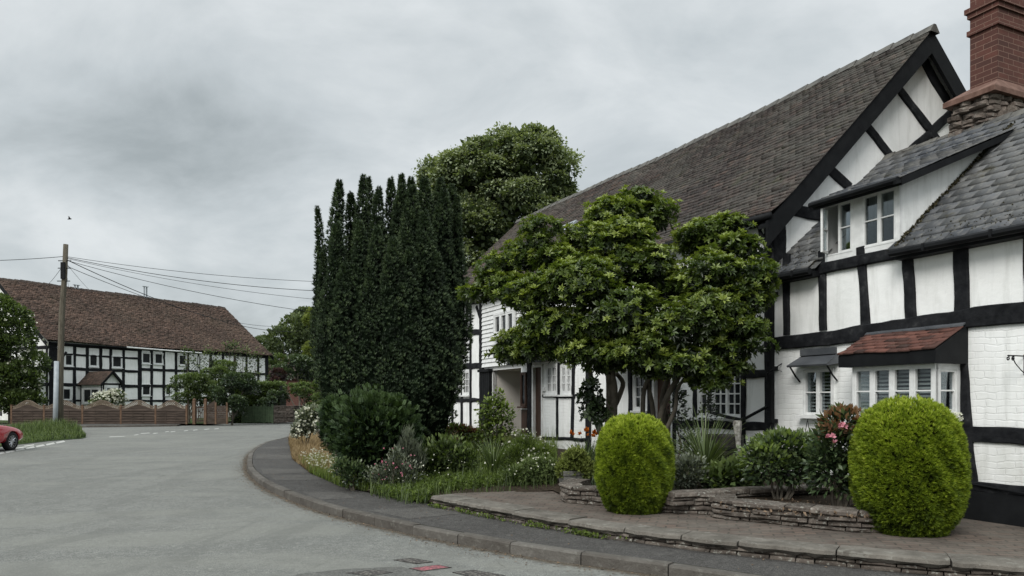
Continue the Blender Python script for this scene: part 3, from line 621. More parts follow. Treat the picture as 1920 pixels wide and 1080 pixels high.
# ================================================================ building helpers
def fm(a, b, n): return (a, n, b)                    # facade of the right-hand houses: outward = +y
def fm2(a, b, n): return (a, -n, b)                  # far house: outward = -y
def wall_holes(name, m, a0, a1, b0, b1, holes, mat, parent, depth=.14, n0=0.0):
    A = sorted({a0, a1} | {h[0] for h in holes} | {h[1] for h in holes}); B = sorted({b0, b1} | {h[2] for h in holes} | {h[3] for h in holes})
    A = [x for x in A if a0 <= x <= a1]; B = [x for x in B if b0 <= x <= b1]; mb = MB()
    for i in range(len(A) - 1):
        for j in range(len(B) - 1):
            ca, cb = (A[i] + A[i + 1]) / 2, (B[j] + B[j + 1]) / 2
            if any(h[0] < ca < h[1] and h[2] < cb < h[3] for h in holes): continue
            mb.poly([m(A[i], B[j], n0), m(A[i + 1], B[j], n0), m(A[i + 1], B[j + 1], n0), m(A[i], B[j + 1], n0)])
    for h in holes:
        c = [(h[0], h[2]), (h[1], h[2]), (h[1], h[3]), (h[0], h[3])]
        for k in range(4):
            p, q = c[k], c[(k + 1) % 4]; mb.poly([m(*p, n0), m(*q, n0), m(*q, n0 - depth), m(*p, n0 - depth)])
    o = mb.build(name, mat, parent, recalc=False); return o
def beam(parent, m, pts, w, mat=None, th=.035, n0=0.0, name='beam', jit=.012, seg=.16):
    """hewn timber following pts [(a,b)..] of width w, proud by th"""
    P = [Vector((p[0], p[1])) for p in pts]; L = [0]
    for a, b in zip(P, P[1:]): L.append(L[-1] + (b - a).length)
    k = max(3, int(L[-1] / seg)); rows = []; ph = random.uniform(0, 9)
    ws = w if hasattr(w, '__len__') else (w, w)
    for i in range(k + 1):
        s = L[-1] * i / k; j = 0
        while j < len(L) - 2 and s > L[j + 1]: j += 1
        t = (s - L[j]) / max(1e-6, L[j + 1] - L[j]); c = P[j].lerp(P[j + 1], t); d = (P[j + 1] - P[j]).normalized(); n = Vector((-d.y, d.x)); W = ws[0] + (ws[1] - ws[0]) * i / k
        e1 = W / 2 + jit * mnoise.noise((s * 2.3, ph, 0)) * 2 + random.uniform(-.3, .3) * jit; e2 = W / 2 + jit * mnoise.noise((s * 2.1, ph + 5, 0)) * 2 + random.uniform(-.3, .3) * jit
        p1, p2 = c + n * e1, c - n * e2; q1, q2 = c + n * (e1 - .015), c - n * (e2 - .015); cc = c + n * random.uniform(-.01, .01); zz = th + random.uniform(-.004, .006)
        rows.append([m(p1.x, p1.y, n0 - .02), m(p1.x, p1.y, n0 + th * .75), m(q1.x, q1.y, n0 + zz), m(cc.x, cc.y, n0 + zz + .004), m(q2.x, q2.y, n0 + zz), m(p2.x, p2.y, n0 + th * .75), m(p2.x, p2.y, n0 - .02)])
    mb = MB(); mb.v = [v for r in rows for v in r]; R = 7
    for i in range(k):
        for j in range(R - 1): mb.f.append((i * R + j, (i + 1) * R + j, (i + 1) * R + j + 1, i * R + j + 1)); mb.mi.append(0)
    mb.f.append(tuple(range(R))); mb.f.append(tuple(k * R + j for j in range(R))); mb.mi += [0, 0]
    return mb.build(name, mat or M['timber'], parent)
def window(parent, m, a0, a1, b0, b1, n=-.05, lights=2, cols=1, rows=2, fw=.045, sw=.03, bar=.018, sill=.05, glass='dglass', mat='white', name='window', curtain=None, blinds=False, th=.05, skip=(), post=.05):
    if a0 > a1: a0, a1 = a1, a0
    fmb = MB()
    fmb.boxm(m, a0, a1, b1 - fw, b1, n, n + th); fmb.boxm(m, a0, a1, b0, b0 + fw, n, n + th); fmb.boxm(m, a0, a0 + fw, b0 + fw, b1 - fw, n, n + th); fmb.boxm(m, a1 - fw, a1, b0 + fw, b1 - fw, n, n + th)
    W = (a1 - a0 - 2 * fw - (lights - 1) * post) / lights
    for i in range(lights):
        x0 = a0 + fw + i * (W + post); x1 = x0 + W
        if i < lights - 1: fmb.boxm(m, x1, x1 + post, b0 + fw, b1 - fw, n, n + th)
        if i in skip: continue
        y0, y1 = b0 + fw, b1 - fw; t0, t1 = n + .006, n + th - .008
        fmb.boxm(m, x0, x0 + sw, y0, y1, t0, t1); fmb.boxm(m, x1 - sw, x1, y0, y1, t0, t1); fmb.boxm(m, x0 + sw, x1 - sw, y0, y0 + sw, t0, t1); fmb.boxm(m, x0 + sw, x1 - sw, y1 - sw, y1, t0, t1)
        for c in range(1, cols):
            xx = x0 + sw + (W - 2 * sw) * c / cols; fmb.boxm(m, xx - bar / 2, xx + bar / 2, y0 + sw, y1 - sw, t0 + .004, t1 - .006)
        for r in range(1, rows):
            yy = y0 + sw + (y1 - y0 - 2 * sw) * r / rows; fmb.boxm(m, x0 + sw, x1 - sw, yy - bar / 2, yy + bar / 2, t0 + .006, t1 - .004)
    o = fmb.build(name, M[mat], parent)
    p = MB(); p.boxm(m, a0 + fw * .6, a1 - fw * .6, b0 + fw * .6, b1 - fw * .6, n + .010, n + .014)
    if not skip: p.build('pane', M[glass], o)
    if sill:
        s = MB(); s.boxm(m, a0 - .04, a1 + .04, b0 - .045, b0 - .002, n - .02, n + th + sill); s.build('sill', M[mat], o)
    if curtain:
        c = MB(); 
        for (u0, u1, v0, v1) in curtain:
            k = 10; A0 = a0 + (a1 - a0) * u0; A1 = a0 + (a1 - a0) * u1
            for q in range(k):
                x0 = A0 + (A1 - A0) * q / k; x1 = A0 + (A1 - A0) * (q + 1) / k; z = -.03 * (q % 2); z1 = -.03 * ((q + 1) % 2)
                c.poly([m(x0, b0 + (b1 - b0) * v0, n - .09 + z), m(x1, b0 + (b1 - b0) * v0, n - .09 + z1), m(x1, b0 + (b1 - b0) * v1, n - .09 + z1), m(x0, b0 + (b1 - b0) * v1, n - .09 + z)])
        c.build('curtain', M['curtain'], o)
    if blinds:
        c = MB(); z = b0 + fw
        while z < b1 - fw:
            c.add([m(a0 + .03, z, n - .05), m(a1 - .03, z, n - .05), m(a1 - .03, z + .026, n - .075), m(a0 + .03, z + .026, n - .075)], [(0, 1, 2, 3)]); z += .052
        c.build('blind', M['curtain'], o)
    return o
def roof_tiles(name, fn, a0, a1, T, tw, tl, th, mat, parent, rng, keep=None, jit=.25, gap=.004, patchy=None, grad=.12):
    nr = int(math.ceil(T / tl)); nc = int((a1 - a0) / tw) + 2; J, I = np.meshgrid(np.arange(nr), np.arange(nc), indexing='ij'); J = J.ravel(); I = I.ravel(); n = len(J)
    aL = a0 + (I - .5 * (J % 2)) * tw + gap / 2 + rng.normal(0, tw * .02, n); aR = aL + tw - gap; aL = np.clip(aL, a0, a1); aR = np.clip(aR, a0, a1)
    tL = J * tl + rng.normal(0, tl * .03 * jit * 4, n); tH = np.minimum((J + 1) * tl + tl * .35, T); hl = th * (1.15 + rng.normal(0, jit, n)); hr = hl + rng.normal(0, th * jit * .5, n)
    ok = (aR - aL) > tw * .1; 
    if keep is not None: ok &= keep((aL + aR) / 2, (tL + tH) / 2)
    aL, aR, tL, tH, hl, hr = (q[ok] for q in (aL, aR, tL, tH, hl, hr)); n = len(aL); z = np.zeros(n)
    cols = [(aL, tL, hl), (aR, tL, hr), (aL, tH, z + th * .15), (aR, tH, z + th * .15), (aL, tL, z - .004), (aR, tL, z - .004)]
    V = np.stack([np.stack(fn(a, t, h), -1) for a, t, h in cols], 1).reshape(-1, 3)
    F = np.array([(0, 1, 3, 2), (4, 5, 1, 0), (4, 0, 2, 2), (5, 3, 1, 1)]); Fq = F[:2]; Ft = np.array([(4, 0, 2), (5, 3, 1)])
    F3 = np.array([(0, 1, 3), (0, 3, 2), (4, 5, 1), (4, 1, 0), (4, 0, 2), (5, 3, 1)]); Fa = (F3[None] + (np.arange(n) * 6)[:, None, None]).reshape(-1, 3)
    sh = np.clip(rng.normal(.45, .2, n), 0, 1)
    if patchy is not None: sh = np.clip(sh + patchy((aL + aR) / 2, tL), 0, 1)
    SH = np.repeat(sh, 6).reshape(-1, 6); SH[:, 4:] = 0; SH[:, 2:4] -= grad; return np_mesh(name, V, Fa, mat, parent, np.clip(SH, 0, 1).ravel())  # front edge painted dark as the row's shadow line; grad darkens upper ends
def snz(a, t, s1=1.0, amp=1.0):     # smooth pseudo noise
    return amp * (np.sin(a * 1.7 * s1 + 1.3 * np.sin(t * .9 * s1)) * .4 + np.sin(a * .63 * s1 + t * 1.1 * s1 + 2) * .6)
# ================================================================ long timber-framed house
LH = thing('timber_framed_house', 'long black and white timber-framed house with high tiled roof and gable', 'house', (4.25, 12.2, 0), Hs.ang)
def R(px0, px1, py0, py1, y=0.0, F=Hs):      # pixel rectangle -> (a0,a1,b0,b1) on the facade
    a0, _ = F.ray(px0, py0, y); a1, _ = F.ray(px1, py0, y); xm = (px0 + px1) / 2; b1 = F.ray(xm, py0, y)[1]; b0 = F.ray(xm, py1, y)[1]
    return (min(a0, a1), max(a0, a1), b0, b1)
def fx(px, y=0.0): return Hs.ray(px, 700, y)[0]
LEN = 16.7; RZ = 8.45; RW = 3.62; EZ = 4.60; EN = .28
PH = math.atan2(RZ - EZ, RW + EN); SL = math.hypot(RZ - EZ, RW + EN)
def lh_fn(a, t, h):
    lift = .018 * a + snz(a, t, .9, .028) - .07 * np.sin(np.clip(a, 0, 17) / 17 * math.pi) * (t / SL)
    kick = .10 * np.clip(1 - t / .8, 0, 1) ** 2
    y = EN - t * math.cos(PH) + h * math.sin(PH); z = EZ + t * math.sin(PH) + h * math.cos(PH) + lift + kick
    return a, y, z
W_ = {}
wins = dict(big=R(1309, 1391, 694, 783), slim=R(1187, 1212, 700, 770), pair1=R(1025, 1046.5, 683, 740), pair2=R(1052, 1074, 683, 740), low1=R(852, 865.5, 694, 741), low2=R(868, 881.5, 694, 741), up=R(872, 882, 573, 614),
            tiny=R(978, 989, 700, 765), upmid=R(1300, 1345, 480, 545), upmid2=R(1130, 1170, 520, 575))
door1 = R(1000, 1019, 684, 820); door2 = R(1226, 1264, 694, 850)
pas = R(924, 977, 640, 830); pas = (pas[0], pas[1], .2, 2.62)
holes = [v for k, v in wins.items() if k not in ('tiny',)] + [door1, door2, pas]
wall_holes('wall', fm, 0, LEN, 0, 4.80, holes, M['plaster'], LH)
# brick-infill panels, a few mm proud of the plaster
bp = MB()
for (a0, a1, b0, b1) in (R(1019, 1104, 742, 822), R(1075, 1100, 690, 742), R(1268, 1301, 690, 800), R(1399, 1439, 806, 850), R(1112, 1180, 790, 830), R(1268, 1390, 800, 850)): 
    bp = MB(); bp.boxm(fm, a0, a1, b0, b1, -.01, .012); bp.build('brick_panel', M['wbrick'], LH)
# gable and end walls
def gm(a, b, n): return (-n, -a, b)     # gable facing -x : a = depth into the house, n outward
gb = MB(); hz = lambda w: EZ + (w + EN) * math.tan(PH) - .12
gb.poly([gm(0, 0, 0), gm(2 * RW + .1, 0, 0), gm(2 * RW + .1, hz(0), 0), gm(RW, RZ - .12, 0), gm(0, hz(0), 0)]); gb.build('gable_wall', M['plaster'], LH, recalc=False)
gb = MB(); gb.poly([(LEN, 0, 0), (LEN, 0, EZ + .5), (LEN, -RW, RZ + .1), (LEN, -2 * RW, EZ + .4), (LEN, -2 * RW, 0)]); gb.poly([(0, -2 * RW, 0), (LEN, -2 * RW, 0), (LEN, -2 * RW, EZ), (0, -2 * RW, EZ)]); gb.build('rear_wall', M['plaster'], LH)
# roof deck + tiles + ridge
dk = MB(); n = 40
for side in (0, 1):
    for i in range(n):
        a, b = -.22 + (LEN + .42) * i / n, -.22 + (LEN + .42) * (i + 1) / n
        def pt(q, t):
            x, y, z = lh_fn(q, t, -.03); y = float(y); 
            if side: y = -2 * RW - y
            return (q, y, float(z))
        for t0, t1 in ((0, .8), (.8, SL / 2), (SL / 2, SL)): dk.poly([pt(a, t0), pt(b, t0), pt(b, t1), pt(a, t1)])
dk.build('roof_deck', M['dark'] if False else M['tile'], LH, recalc=False)
roof = roof_tiles('roof', lh_fn, -.25, LEN + .2, SL, .17, .125, .028, M['tile'], LH, np.random.default_rng(3), jit=.3, patchy=lambda a, t: .28 * np.clip((a - 5) / 9, 0, 1) - .12 + .35 * np.clip(1 - t / .7, 0, 1) * (a < 4))
rg = MB(); x = -.27
while x < LEN + .1:
    y0, z0 = [float(v) for v in lh_fn(x, SL, .02)[1:]]; y1, z1 = [float(v) for v in lh_fn(x + .42, SL, .02)[1:]]; w = .13; lo, hi = .0, .075; u = random.uniform(-.006, .006)
    A = [(x - .02, y0 + w, z0 - .10), (x - .02, y0 + .03, z0 + .045), (x - .02, y0 - .03, z0 + .045), (x - .02, y0 - w, z0 - .10)]; B = [(x + .42, y1 + w * .9, z1 - .11 + u), (x + .42, y1 + .03, z1 + .022 + u), (x + .42, y1 - .03, z1 + .022 + u), (x + .42, y1 - w * .9, z1 - .11 + u)]
    rg.add(A + B, [(0, 1, 5, 4), (1, 2, 6, 5), (2, 3, 7, 6), (3, 2, 1, 0), (4, 5, 6, 7)]); x += .415
rg.build('ridge', M['ridge'], LH)
# barge boards of the near gable
def bargeboard(side):
    mb = MB(); wd = .31; x0, x1 = -.22, -.165
    t = math.tan(PH); e = (EN + .02, EZ - .03); pk = (-RW, RZ + .0)
    def yy(y): return y if side == 0 else -2 * RW - y
    pts = [(e[0], e[1]), (pk[0], pk[1]), (pk[0], pk[1] - wd / math.cos(PH)), (e[0], e[1] - wd / math.cos(PH) * .95)]
    lo = [(x0, yy(y), z) for y, z in pts]; hi = [(x1, yy(y), z) for y, z in pts]; mb.hexa(lo, hi)
    # soffit back to the wall
    mb.hexa([(x1, yy(e[0]), e[1] - .05), (x1, yy(pk[0]), pk[1] - .05), (x1, yy(pk[0]), pk[1] - .10), (x1, yy(e[0]), e[1] - .10)], [(0, yy(e[0]), e[1] - .05), (0, yy(pk[0]), pk[1] - .05), (0, yy(pk[0]), pk[1] - .10), (0, yy(e[0]), e[1] - .10)])
    return mb.build('bargeboard', M['black'], LH)
bargeboard(0); bargeboard(1)
def gp(px, py): y, z = Hs.rayx(px, py, 0.0); return (-y, z)
for pts, w in (([(1618, 230), (1675, 300)], .17), ([(1680, 160), (1760, 268)], .17), ([(1555, 318), (1592, 352)], .17), ([(1700, 290), (1790, 205)], .16)):
    beam(LH, gm, [gp(*p) for p in pts], w, name='strut')
tb = gp(1477, 393)[1]; beam(LH, gm, [(.15, tb), (2.6, tb - .03)], .19, name='tie_beam')
# rafters along the gable wall, just under the barge
for sgn in (0, 1):
    A = (0.0, hz(0) - .22) if sgn == 0 else (2 * RW, hz(0) - .22); beam(LH, gm, [A, (RW, RZ - .42)], .2, name='rafter')
beam(LH, gm, [(.13, .3), (.13, hz(0) - .1)], .26, name='corner_post', th=.05)
# facade timbers (front)
def post(px, py0, py1, wpx, name='post', F=Hs, parent=LH, m=fm, px2=None, **k):
    a0, b1 = F.ray(px, py0, 0); a1, b0 = F.ray(px2 if px2 else px, py1, 0); w = abs(F.ray(px - wpx / 2, py0, 0)[0] - F.ray(px + wpx / 2, py0, 0)[0]); return beam(parent, m, [(a0, b1), (a1, b0)], w, name=name, **k)
def rail(px0, px1, py0, py1, wpx, name='beam', F=Hs, parent=LH, m=fm, **k):
    p0, p1 = F.ray(px0, py0, 0), F.ray(px1, py1, 0); w = F.ray((px0 + px1) / 2, (py0 + py1) / 2 - wpx / 2, 0)[1] - F.ray((px0 + px1) / 2, (py0 + py1) / 2 + wpx / 2, 0)[1]; return beam(parent, m, [p0, p1], w, name=name, **k)
rail(1399, 1440, 608, 606, 19); rail(1399, 1440, 700, 700, 16); rail(1268, 1440, 794, 800, 14); rail(1399, 1440, 425, 414, 14); rail(1290, 1399, 600, 606, 18)
beam(LH, fm, [(.07, .2), (.07, 4.7)], .16, name='corner_post'); post(1395, 440, 850, 8.5); post(1304, 560, 800, 6); post(1265, 690, 850, 7); post(1219, 640, 850, 8); post(1183, 690, 790, 7); post(1104, 690, 850, 9); post(1077, 680, 820, 6, px2=1074); post(1049, 680, 741, 5); post(1046, 742, 820, 4)
rail(1105, 1222, 784, 788, 10); rail(1019, 1080, 743, 744, 6); rail(1019, 1104, 821, 824, 6); rail(1080, 1104, 741, 741, 5)
post(994, 672, 825, 8); rail(985, 1040, 676, 672, 9)
post(904.5, 560, 812, 6.5, th=.06); post(833, 560, 806, 8); 
for px in (849, 866.5, 883): post(px, 570, 803, 3.2)
rail(828, 904, 628, 622, 10); rail(828, 904, 688, 685.5, 10); rail(828, 904, 750, 750.5, 7); rail(828, 904, 802, 806, 6)
rail(828, 904, 572, 566, 6)
beam(LH, fm, [Hs.ray(894, 575, 0), Hs.ray(903, 602, 0)], .12, name='brace')
beam(LH, fm, [Hs.ray(1418, 500, 0), Hs.ray(1438, 560, 0)], .12, name='brace'); beam(LH, fm, [Hs.ray(1200, 430, 0), Hs.ray(1270, 560, 0)], .14, name='brace')
for px in (1130, 1215, 1345): post(px, 440 if px > 1200 else 480, 610, 7)
rail(1020, 1290, 628, 600, 10)
# stone plinth at the far end
pl = MB(); pl.boxm(fm, 8.0, LEN, 0, .74, -.05, .05); pl.boxm(fm, 0, 8.0, 0, .5, -.05, .04); pl.build('plinth', M['stone'], LH)
# weatherboarding over the passage
wb = MB(); a0, a1 = fx(1062), fx(907.5); z = Hs.ray(907, 689, 0)[1]; k = 0
while z < 4.95:
    d = random.uniform(-.006, .006); j = random.uniform(-.004, .004)
    wb.hexa([(a0, .03, z + d), (a1, .03, z + d), (a1, .085 + j, z + d), (a0, .085, z + d)], [(a0, .03, z + .16), (a1, .03, z + .16), (a1, .045, z + .16), (a0, .045, z + .16)]); z += .128
wb.build('weatherboard', M['white'], LH)
ww = R(929, 967, 584, 627, .1); 
window(LH, fm, ww[0], ww[1], ww[2], ww[3], n=.10, lights=3, rows=1, cols=1, fw=.06, sw=.05, th=.07, sill=.06)
# passage
pm_ = MB(); x0, x1 = pas[0], pas[1]
pm_.poly([(x0, 0, .2), (x0, -2.6, .2), (x0, -2.6, 2.62), (x0, 0, 2.62)]); pm_.poly([(x1, 0, .2), (x1, -2.6, .2), (x1, -2.6, 2.62), (x1, 0, 2.62)]); pm_.poly([(x0, -2.6, .2), (x1, -2.6, .2), (x1, -2.6, 2.62), (x0, -2.6, 2.62)]); pm_.poly([(x0, 0, 2.61), (x0, -2.6, 2.61), (x1, -2.6, 2.61), (x1, 0, 2.61)])
pm_.build('passage', M['cream'], LH, recalc=False)
bx_ = R(905, 923, 690, 790); mb = MB()
for i in range(5): mb.boxm(fm, bx_[0] + (bx_[1] - bx_[0]) * i / 5 + .006, bx_[0] + (bx_[1] - bx_[0]) * (i + 1) / 5 - .006, .3, bx_[3] - .1, .0, .10)
mb.boxm(fm, bx_[0] - .05, bx_[1] + .05, bx_[3] - .12, bx_[3] - .04, 0, .16); mb.build('boarded_door', M['black'], LH)
tw = R(979, 989, 698, 762); window(LH, fm, tw[0], tw[1], tw[2], tw[3], n=.01, lights=1, cols=1, rows=1, mat='brown', sill=.08)
bp = R(979, 989, 768, 815); mb = MB(); mb.boxm(fm, bp[0], bp[1], bp[2], bp[3], 0, .03); mb.build('wood_panel', M['brown'], LH)
# doors
def door(r, label=None):
    a0, a1, b0, b1 = r; f = MB(); w = .07
    f.boxm(fm, a1 - w, a1, b0, b1, -.08, .05); f.boxm(fm, a0, a0 + w * .7, b0, b1, -.08, .05); f.boxm(fm, a0 + w * .7, a1 - w, b1 - w, b1, -.08, .05); fr_ = f.build('door_frame', M['white'], LH)
    d = MB(); k = 5
    for i in range(k):
        u0 = a0 + w * .7 + (a1 - a0 - 1.7 * w) * i / k; u1 = a0 + w * .7 + (a1 - a0 - 1.7 * w) * (i + 1) / k; d.boxm(fm, u0 + .004, u1 - .004, b0, b1 - w, -.08, -.035 + random.uniform(-.004, .004))
    d.boxm(fm, a0 + w * .7, a1 - w, b0, b1 - w, -.09, -.06); do = d.build('door', M['brown'], LH); h = MB(); zz = b0 + (b1 - b0) * .48; h.tube([(a0 + .16, -.02, zz), (a0 + .16, .02, zz + .02), (a0 + .16, .02, zz + .14), (a0 + .16, -.02, zz + .16)], .01, 6); h.build('handle', M['black'], do)
door(door1); door(door2)
window(LH, fm, *wins['big'], n=-.06, lights=3, cols=2, rows=4, fw=.05, sw=.02, bar=.022, sill=.08, post=.035)
window(LH, fm, *wins['slim'], n=-.05, lights=1, cols=2, rows=3, fw=.05, sw=.03, bar=.018)
for k in ('pair1', 'pair2', 'low1', 'low2'): window(LH, fm, *wins[k], n=-.02, lights=2 if k[0] == 'p' else 1, cols=2 if k[0] == 'p' else 3, rows=3, fw=.06, sw=.035, bar=.022)
window(LH, fm, *wins['up'], n=-.02, lights=1, cols=2, rows=4, fw=.05, sw=.03)
window(LH, fm, *wins['upmid'], n=-.04, lights=2, cols=2, rows=3); window(LH, fm, *wins['upmid2'], n=-.04, lights=2, cols=2, rows=3)
mb = MB(); q = R(1279, 1288.5, 731, 741); mb.boxm(fm, q[0], q[1], q[2], q[3], .012, .03); mb.build('plaque', M['black'], LH)
mb = MB(); q = R(1020, 1024, 726, 733); mb.boxm(fm, q[0], q[1], q[2], q[3], .012, .05); mb.build('bell_box', M['white'], LH)
# little tiled canopies over the doors
def canopy(px0, px1, pyt, pyb, proj, bracket=True):
    a0, a1 = fx(px1), fx(px0); zt = Hs.ray((px0 + px1) / 2, pyt, 0)[1]; zb = Hs.ray((px0 + px1) / 2, pyb, proj)[1]; T = math.hypot(proj, zt - zb); ph = math.atan2(zt - zb, proj)
    f = lambda a, t, h: (a, proj - t * math.cos(ph) + h * math.sin(ph), zb + t * math.sin(ph) + h * math.cos(ph))
    r = roof_tiles('canopy', f, a0, a1, T, .17, .11, .016, M['tile'], LH, np.random.default_rng(int(px0)), patchy=lambda a, t: .25)
    d = MB(); d.hexa([(a0, proj, zb - .09), (a1, proj, zb - .09), (a1, proj, zb), (a0, proj, zb)], [(a0, 0, zt - .09), (a1, 0, zt - .09), (a1, 0, zt), (a0, 0, zt)]); d.build('canopy_board', M['black'], r)
canopy(985, 1050, 650, 671, .55); canopy(1160, 1262, 645, 668, .6)
# gutter, downpipes, vent pipe, roof window
gt = MB()
def ge(a): x, y, z = lh_fn(a, 0, -.04); return (a, float(y) + .03, float(z) - .03)
gt.tube([ge(-.25 + i * .85) for i in range(21)], .055, 8); gt.build('gutter', M['black'], LH, smooth=True)
dp = MB(); dp.tube([(.02, .27, 4.55), (.02, .22, 4.40), (-.08, .10, 4.15), (-.09, .09, 4.0), (-.09, .09, .25)], .042, 8)
for z in (3.4, 2.2, 1.35): dp.box(-.15, -.03, .02, .15, z, z + .06)
dp.build('downpipe', M['black'], LH)
cb_ = MB(); cb_.tube([(-.05, .13, 1.62), (.25, .13, 1.5), (.55, .12, 1.38), (.9, .12, 1.42), (1.4, .10, 1.50)], .028, 6); cb_.build('waste_pipe', M['black'], LH)
a_ = Hs.ray(1232, 415, -.9)[0]; t_ = 1.15 / math.cos(PH); x, y, z = (float(v) for v in lh_fn(a_, t_, 0)); mb = MB(); mb.tube([(x, y, z - .05), (x, y, z + .34)], .055, 10); mb.tube([(x, y, z + .34), (x, y, z + .40)], .075, 10); mb.build('vent_pipe', M['white'], LH)
def rp(px, py):     # pixel -> (a,t) on the roof plane
    best = None
    for k in range(400):
        t = SL * k / 400; y = EN - t * math.cos(PH); a, z = Hs.ray(px, py, y); zz = float(lh_fn(a, t, 0)[2])
        if best is None or abs(z - zz) < best[0]: best = (abs(z - zz), a, t)
    return best[1], best[2]
(a1_, t1_), (a2_, t2_) = rp(1048, 441), rp(1076, 420); mb = MB(); gl = MB()
def rq(a, t, h): return tuple(float(v) for v in lh_fn(a, t, h))
lo_, hi_ = min(a1_, a2_) , max(a1_, a2_); tl_, th_ = min(t1_, t2_), max(t1_, t2_); am = (lo_ + hi_) / 2; lo_, hi_ = am - .45, am + .35
for (u0, u1, v0, v1) in ((lo_, hi_, tl_, tl_ + .07), (lo_, hi_, th_ - .07, th_), (lo_, lo_ + .07, tl_ + .07, th_ - .07), (hi_ - .07, hi_, tl_ + .07, th_ - .07)):
    mb.hexa([rq(u0, v0, 0), rq(u1, v0, 0), rq(u1, v1, 0), rq(u0, v1, 0)], [rq(u0, v0, .09), rq(u1, v0, .09), rq(u1, v1, .09), rq(u0, v1, .09)])
so_ = mb.build('skylight', M['metal'], LH); gl.poly([rq(lo_ + .07, tl_ + .07, .06), rq(hi_ - .07, tl_ + .07, .06), rq(hi_ - .07, th_ - .07, .06), rq(lo_ + .07, th_ - .07, .06)]); gl.build('pane', M['dglass'], so_)
# ================================================================ slate-roofed cottage
CT = thing('cottage', 'black and white cottage with slate roof, dormer, red-tiled bay window and brick chimney', 'cottage', (4.25, 12.2, 0), Hs.ang)
CL = -6.6; CE = 3.68; CR = (-2.66, 6.02)
sw_ = R(1509, 1565, 692, 779); s1, s2 = -2.35, -1.055
holesc = [sw_]
wall_holes('wall', fm, CL, -.0, 2.62, 3.80, [], M['plaster'], CT, n0=.004)
wall_holes('brick_wall', fm, CL, -.0, .24, 2.62, holesc + [(-3.15, -2.05, 1.2, 2.2)], M['wbrick'], CT, n0=.008, depth=.2)
mb = MB(); mb.boxm(fm, CL, -.01, .24, 3.75, -.60, -.55); mb.build('dark_backing', M['dark'], CT)  # black sheet behind the panes stands in for room darkness
mb = MB(); mb.poly([(CL, 0, 0), (CL, -5.3, 0), (CL, -5.3, 3.7), (CL, -2.66, 6.0), (CL, 0, 3.7)]); mb.poly([(CL, -5.3, 0), (0, -5.3, 0), (0, -5.3, 3.7), (CL, -5.3, 3.7)]); mb.build('rear_wall', M['plaster'], CT)
# slates
CPH = math.atan2(CR[1] - CE, -CR[0] + .2); CSL = math.hypot(CR[1] - CE, -CR[0] + .2)
def ct_fn(a, t, h): return a, .2 - t * math.cos(CPH) + h * math.sin(CPH), CE + .03 + t * math.sin(CPH) + h * math.cos(CPH) + snz(a, t, 1.4, .012) - .015 * a * 0
keepc = lambda a, t: ~((a > s1 - .02) & (a < s2 + .02) & (.2 - t * math.cos(CPH) > -2.05))
roof_tiles('roof', ct_fn, CL, .02, CSL, .27, .20, .018, M['slate'], CT, np.random.default_rng(5), keep=keepc, grad=.0, jit=.16, gap=.008, patchy=lambda a, t: .25 * np.clip(t / 3, 0, 1) - .05)
dk = MB()
for (u0, u1, t0, t1) in ((CL, s1, 0, CSL), (s2, .0, 0, CSL), (s1, s2, 2.4 / math.cos(CPH), CSL)):
    P = [ct_fn(u0, t0, -.03), ct_fn(u1, t0, -.03), ct_fn(u1, t1, -.03), ct_fn(u0, t1, -.03)]; dk.poly([tuple(float(c) for c in p) for p in P])
    if t0 == 0:
        Q = [(p[0], -5.32 - float(p[1]), float(p[2])) for p in P]; dk.poly(Q)
dk.build('roof_deck', M['slate'], CT, recalc=False)
rg = MB(); x = CL
while x < -.05:
    y, z = CR[0], CR[1] + .06; rg.add([(x - .01, y + .12, z - .11), (x - .01, y, z + .02), (x - .01, y - .12, z - .11), (x + .40, y + .11, z - .12), (x + .40, y, z), (x + .40, y - .11, z - .12)], [(0, 1, 4, 3), (1, 2, 5, 4), (0, 2, 1), (3, 4, 5)]); x += .40
rg.build('ridge', M['ridge'], CT)
vg = MB(); 
for i in range(9):   # uneven verge at the left end
    t0, t1 = CSL * i / 9, CSL * (i + 1) / 9; vg.hexa([ct_fn(.02, t0, -.05), ct_fn(.08, t0, -.05), ct_fn(.08, t1, -.05), ct_fn(.02, t1, -.05)], [ct_fn(.02, t0, .03), ct_fn(.075, t0, .012), ct_fn(.075, t1, .012), ct_fn(.02, t1, .03)])
vg.v = [tuple(float(c) for c in v) for v in vg.v]; vg.build('verge_fillet', M['lead'], CT)
# gutters
for u0, u1 in ((CL, s1 - .04), (s2 + .03, .0)):
    g_ = MB(); g_.tube([(u0, .26, CE - .035), ((u0 + u1) / 2, .26, CE - .03), (u1, .26, CE - .02)], .05, 8)
    x = u0 + .3
    while x < u1: g_.box(x, x + .03, .18, .315, CE - .07, CE + .02); x += .85
    g_.build('gutter', M['black'], CT)
    f_ = MB(); f_.box(u0, u1, 0.005, .19, CE - .10, CE - .02); f_.build('soffit', M['black'], CT)
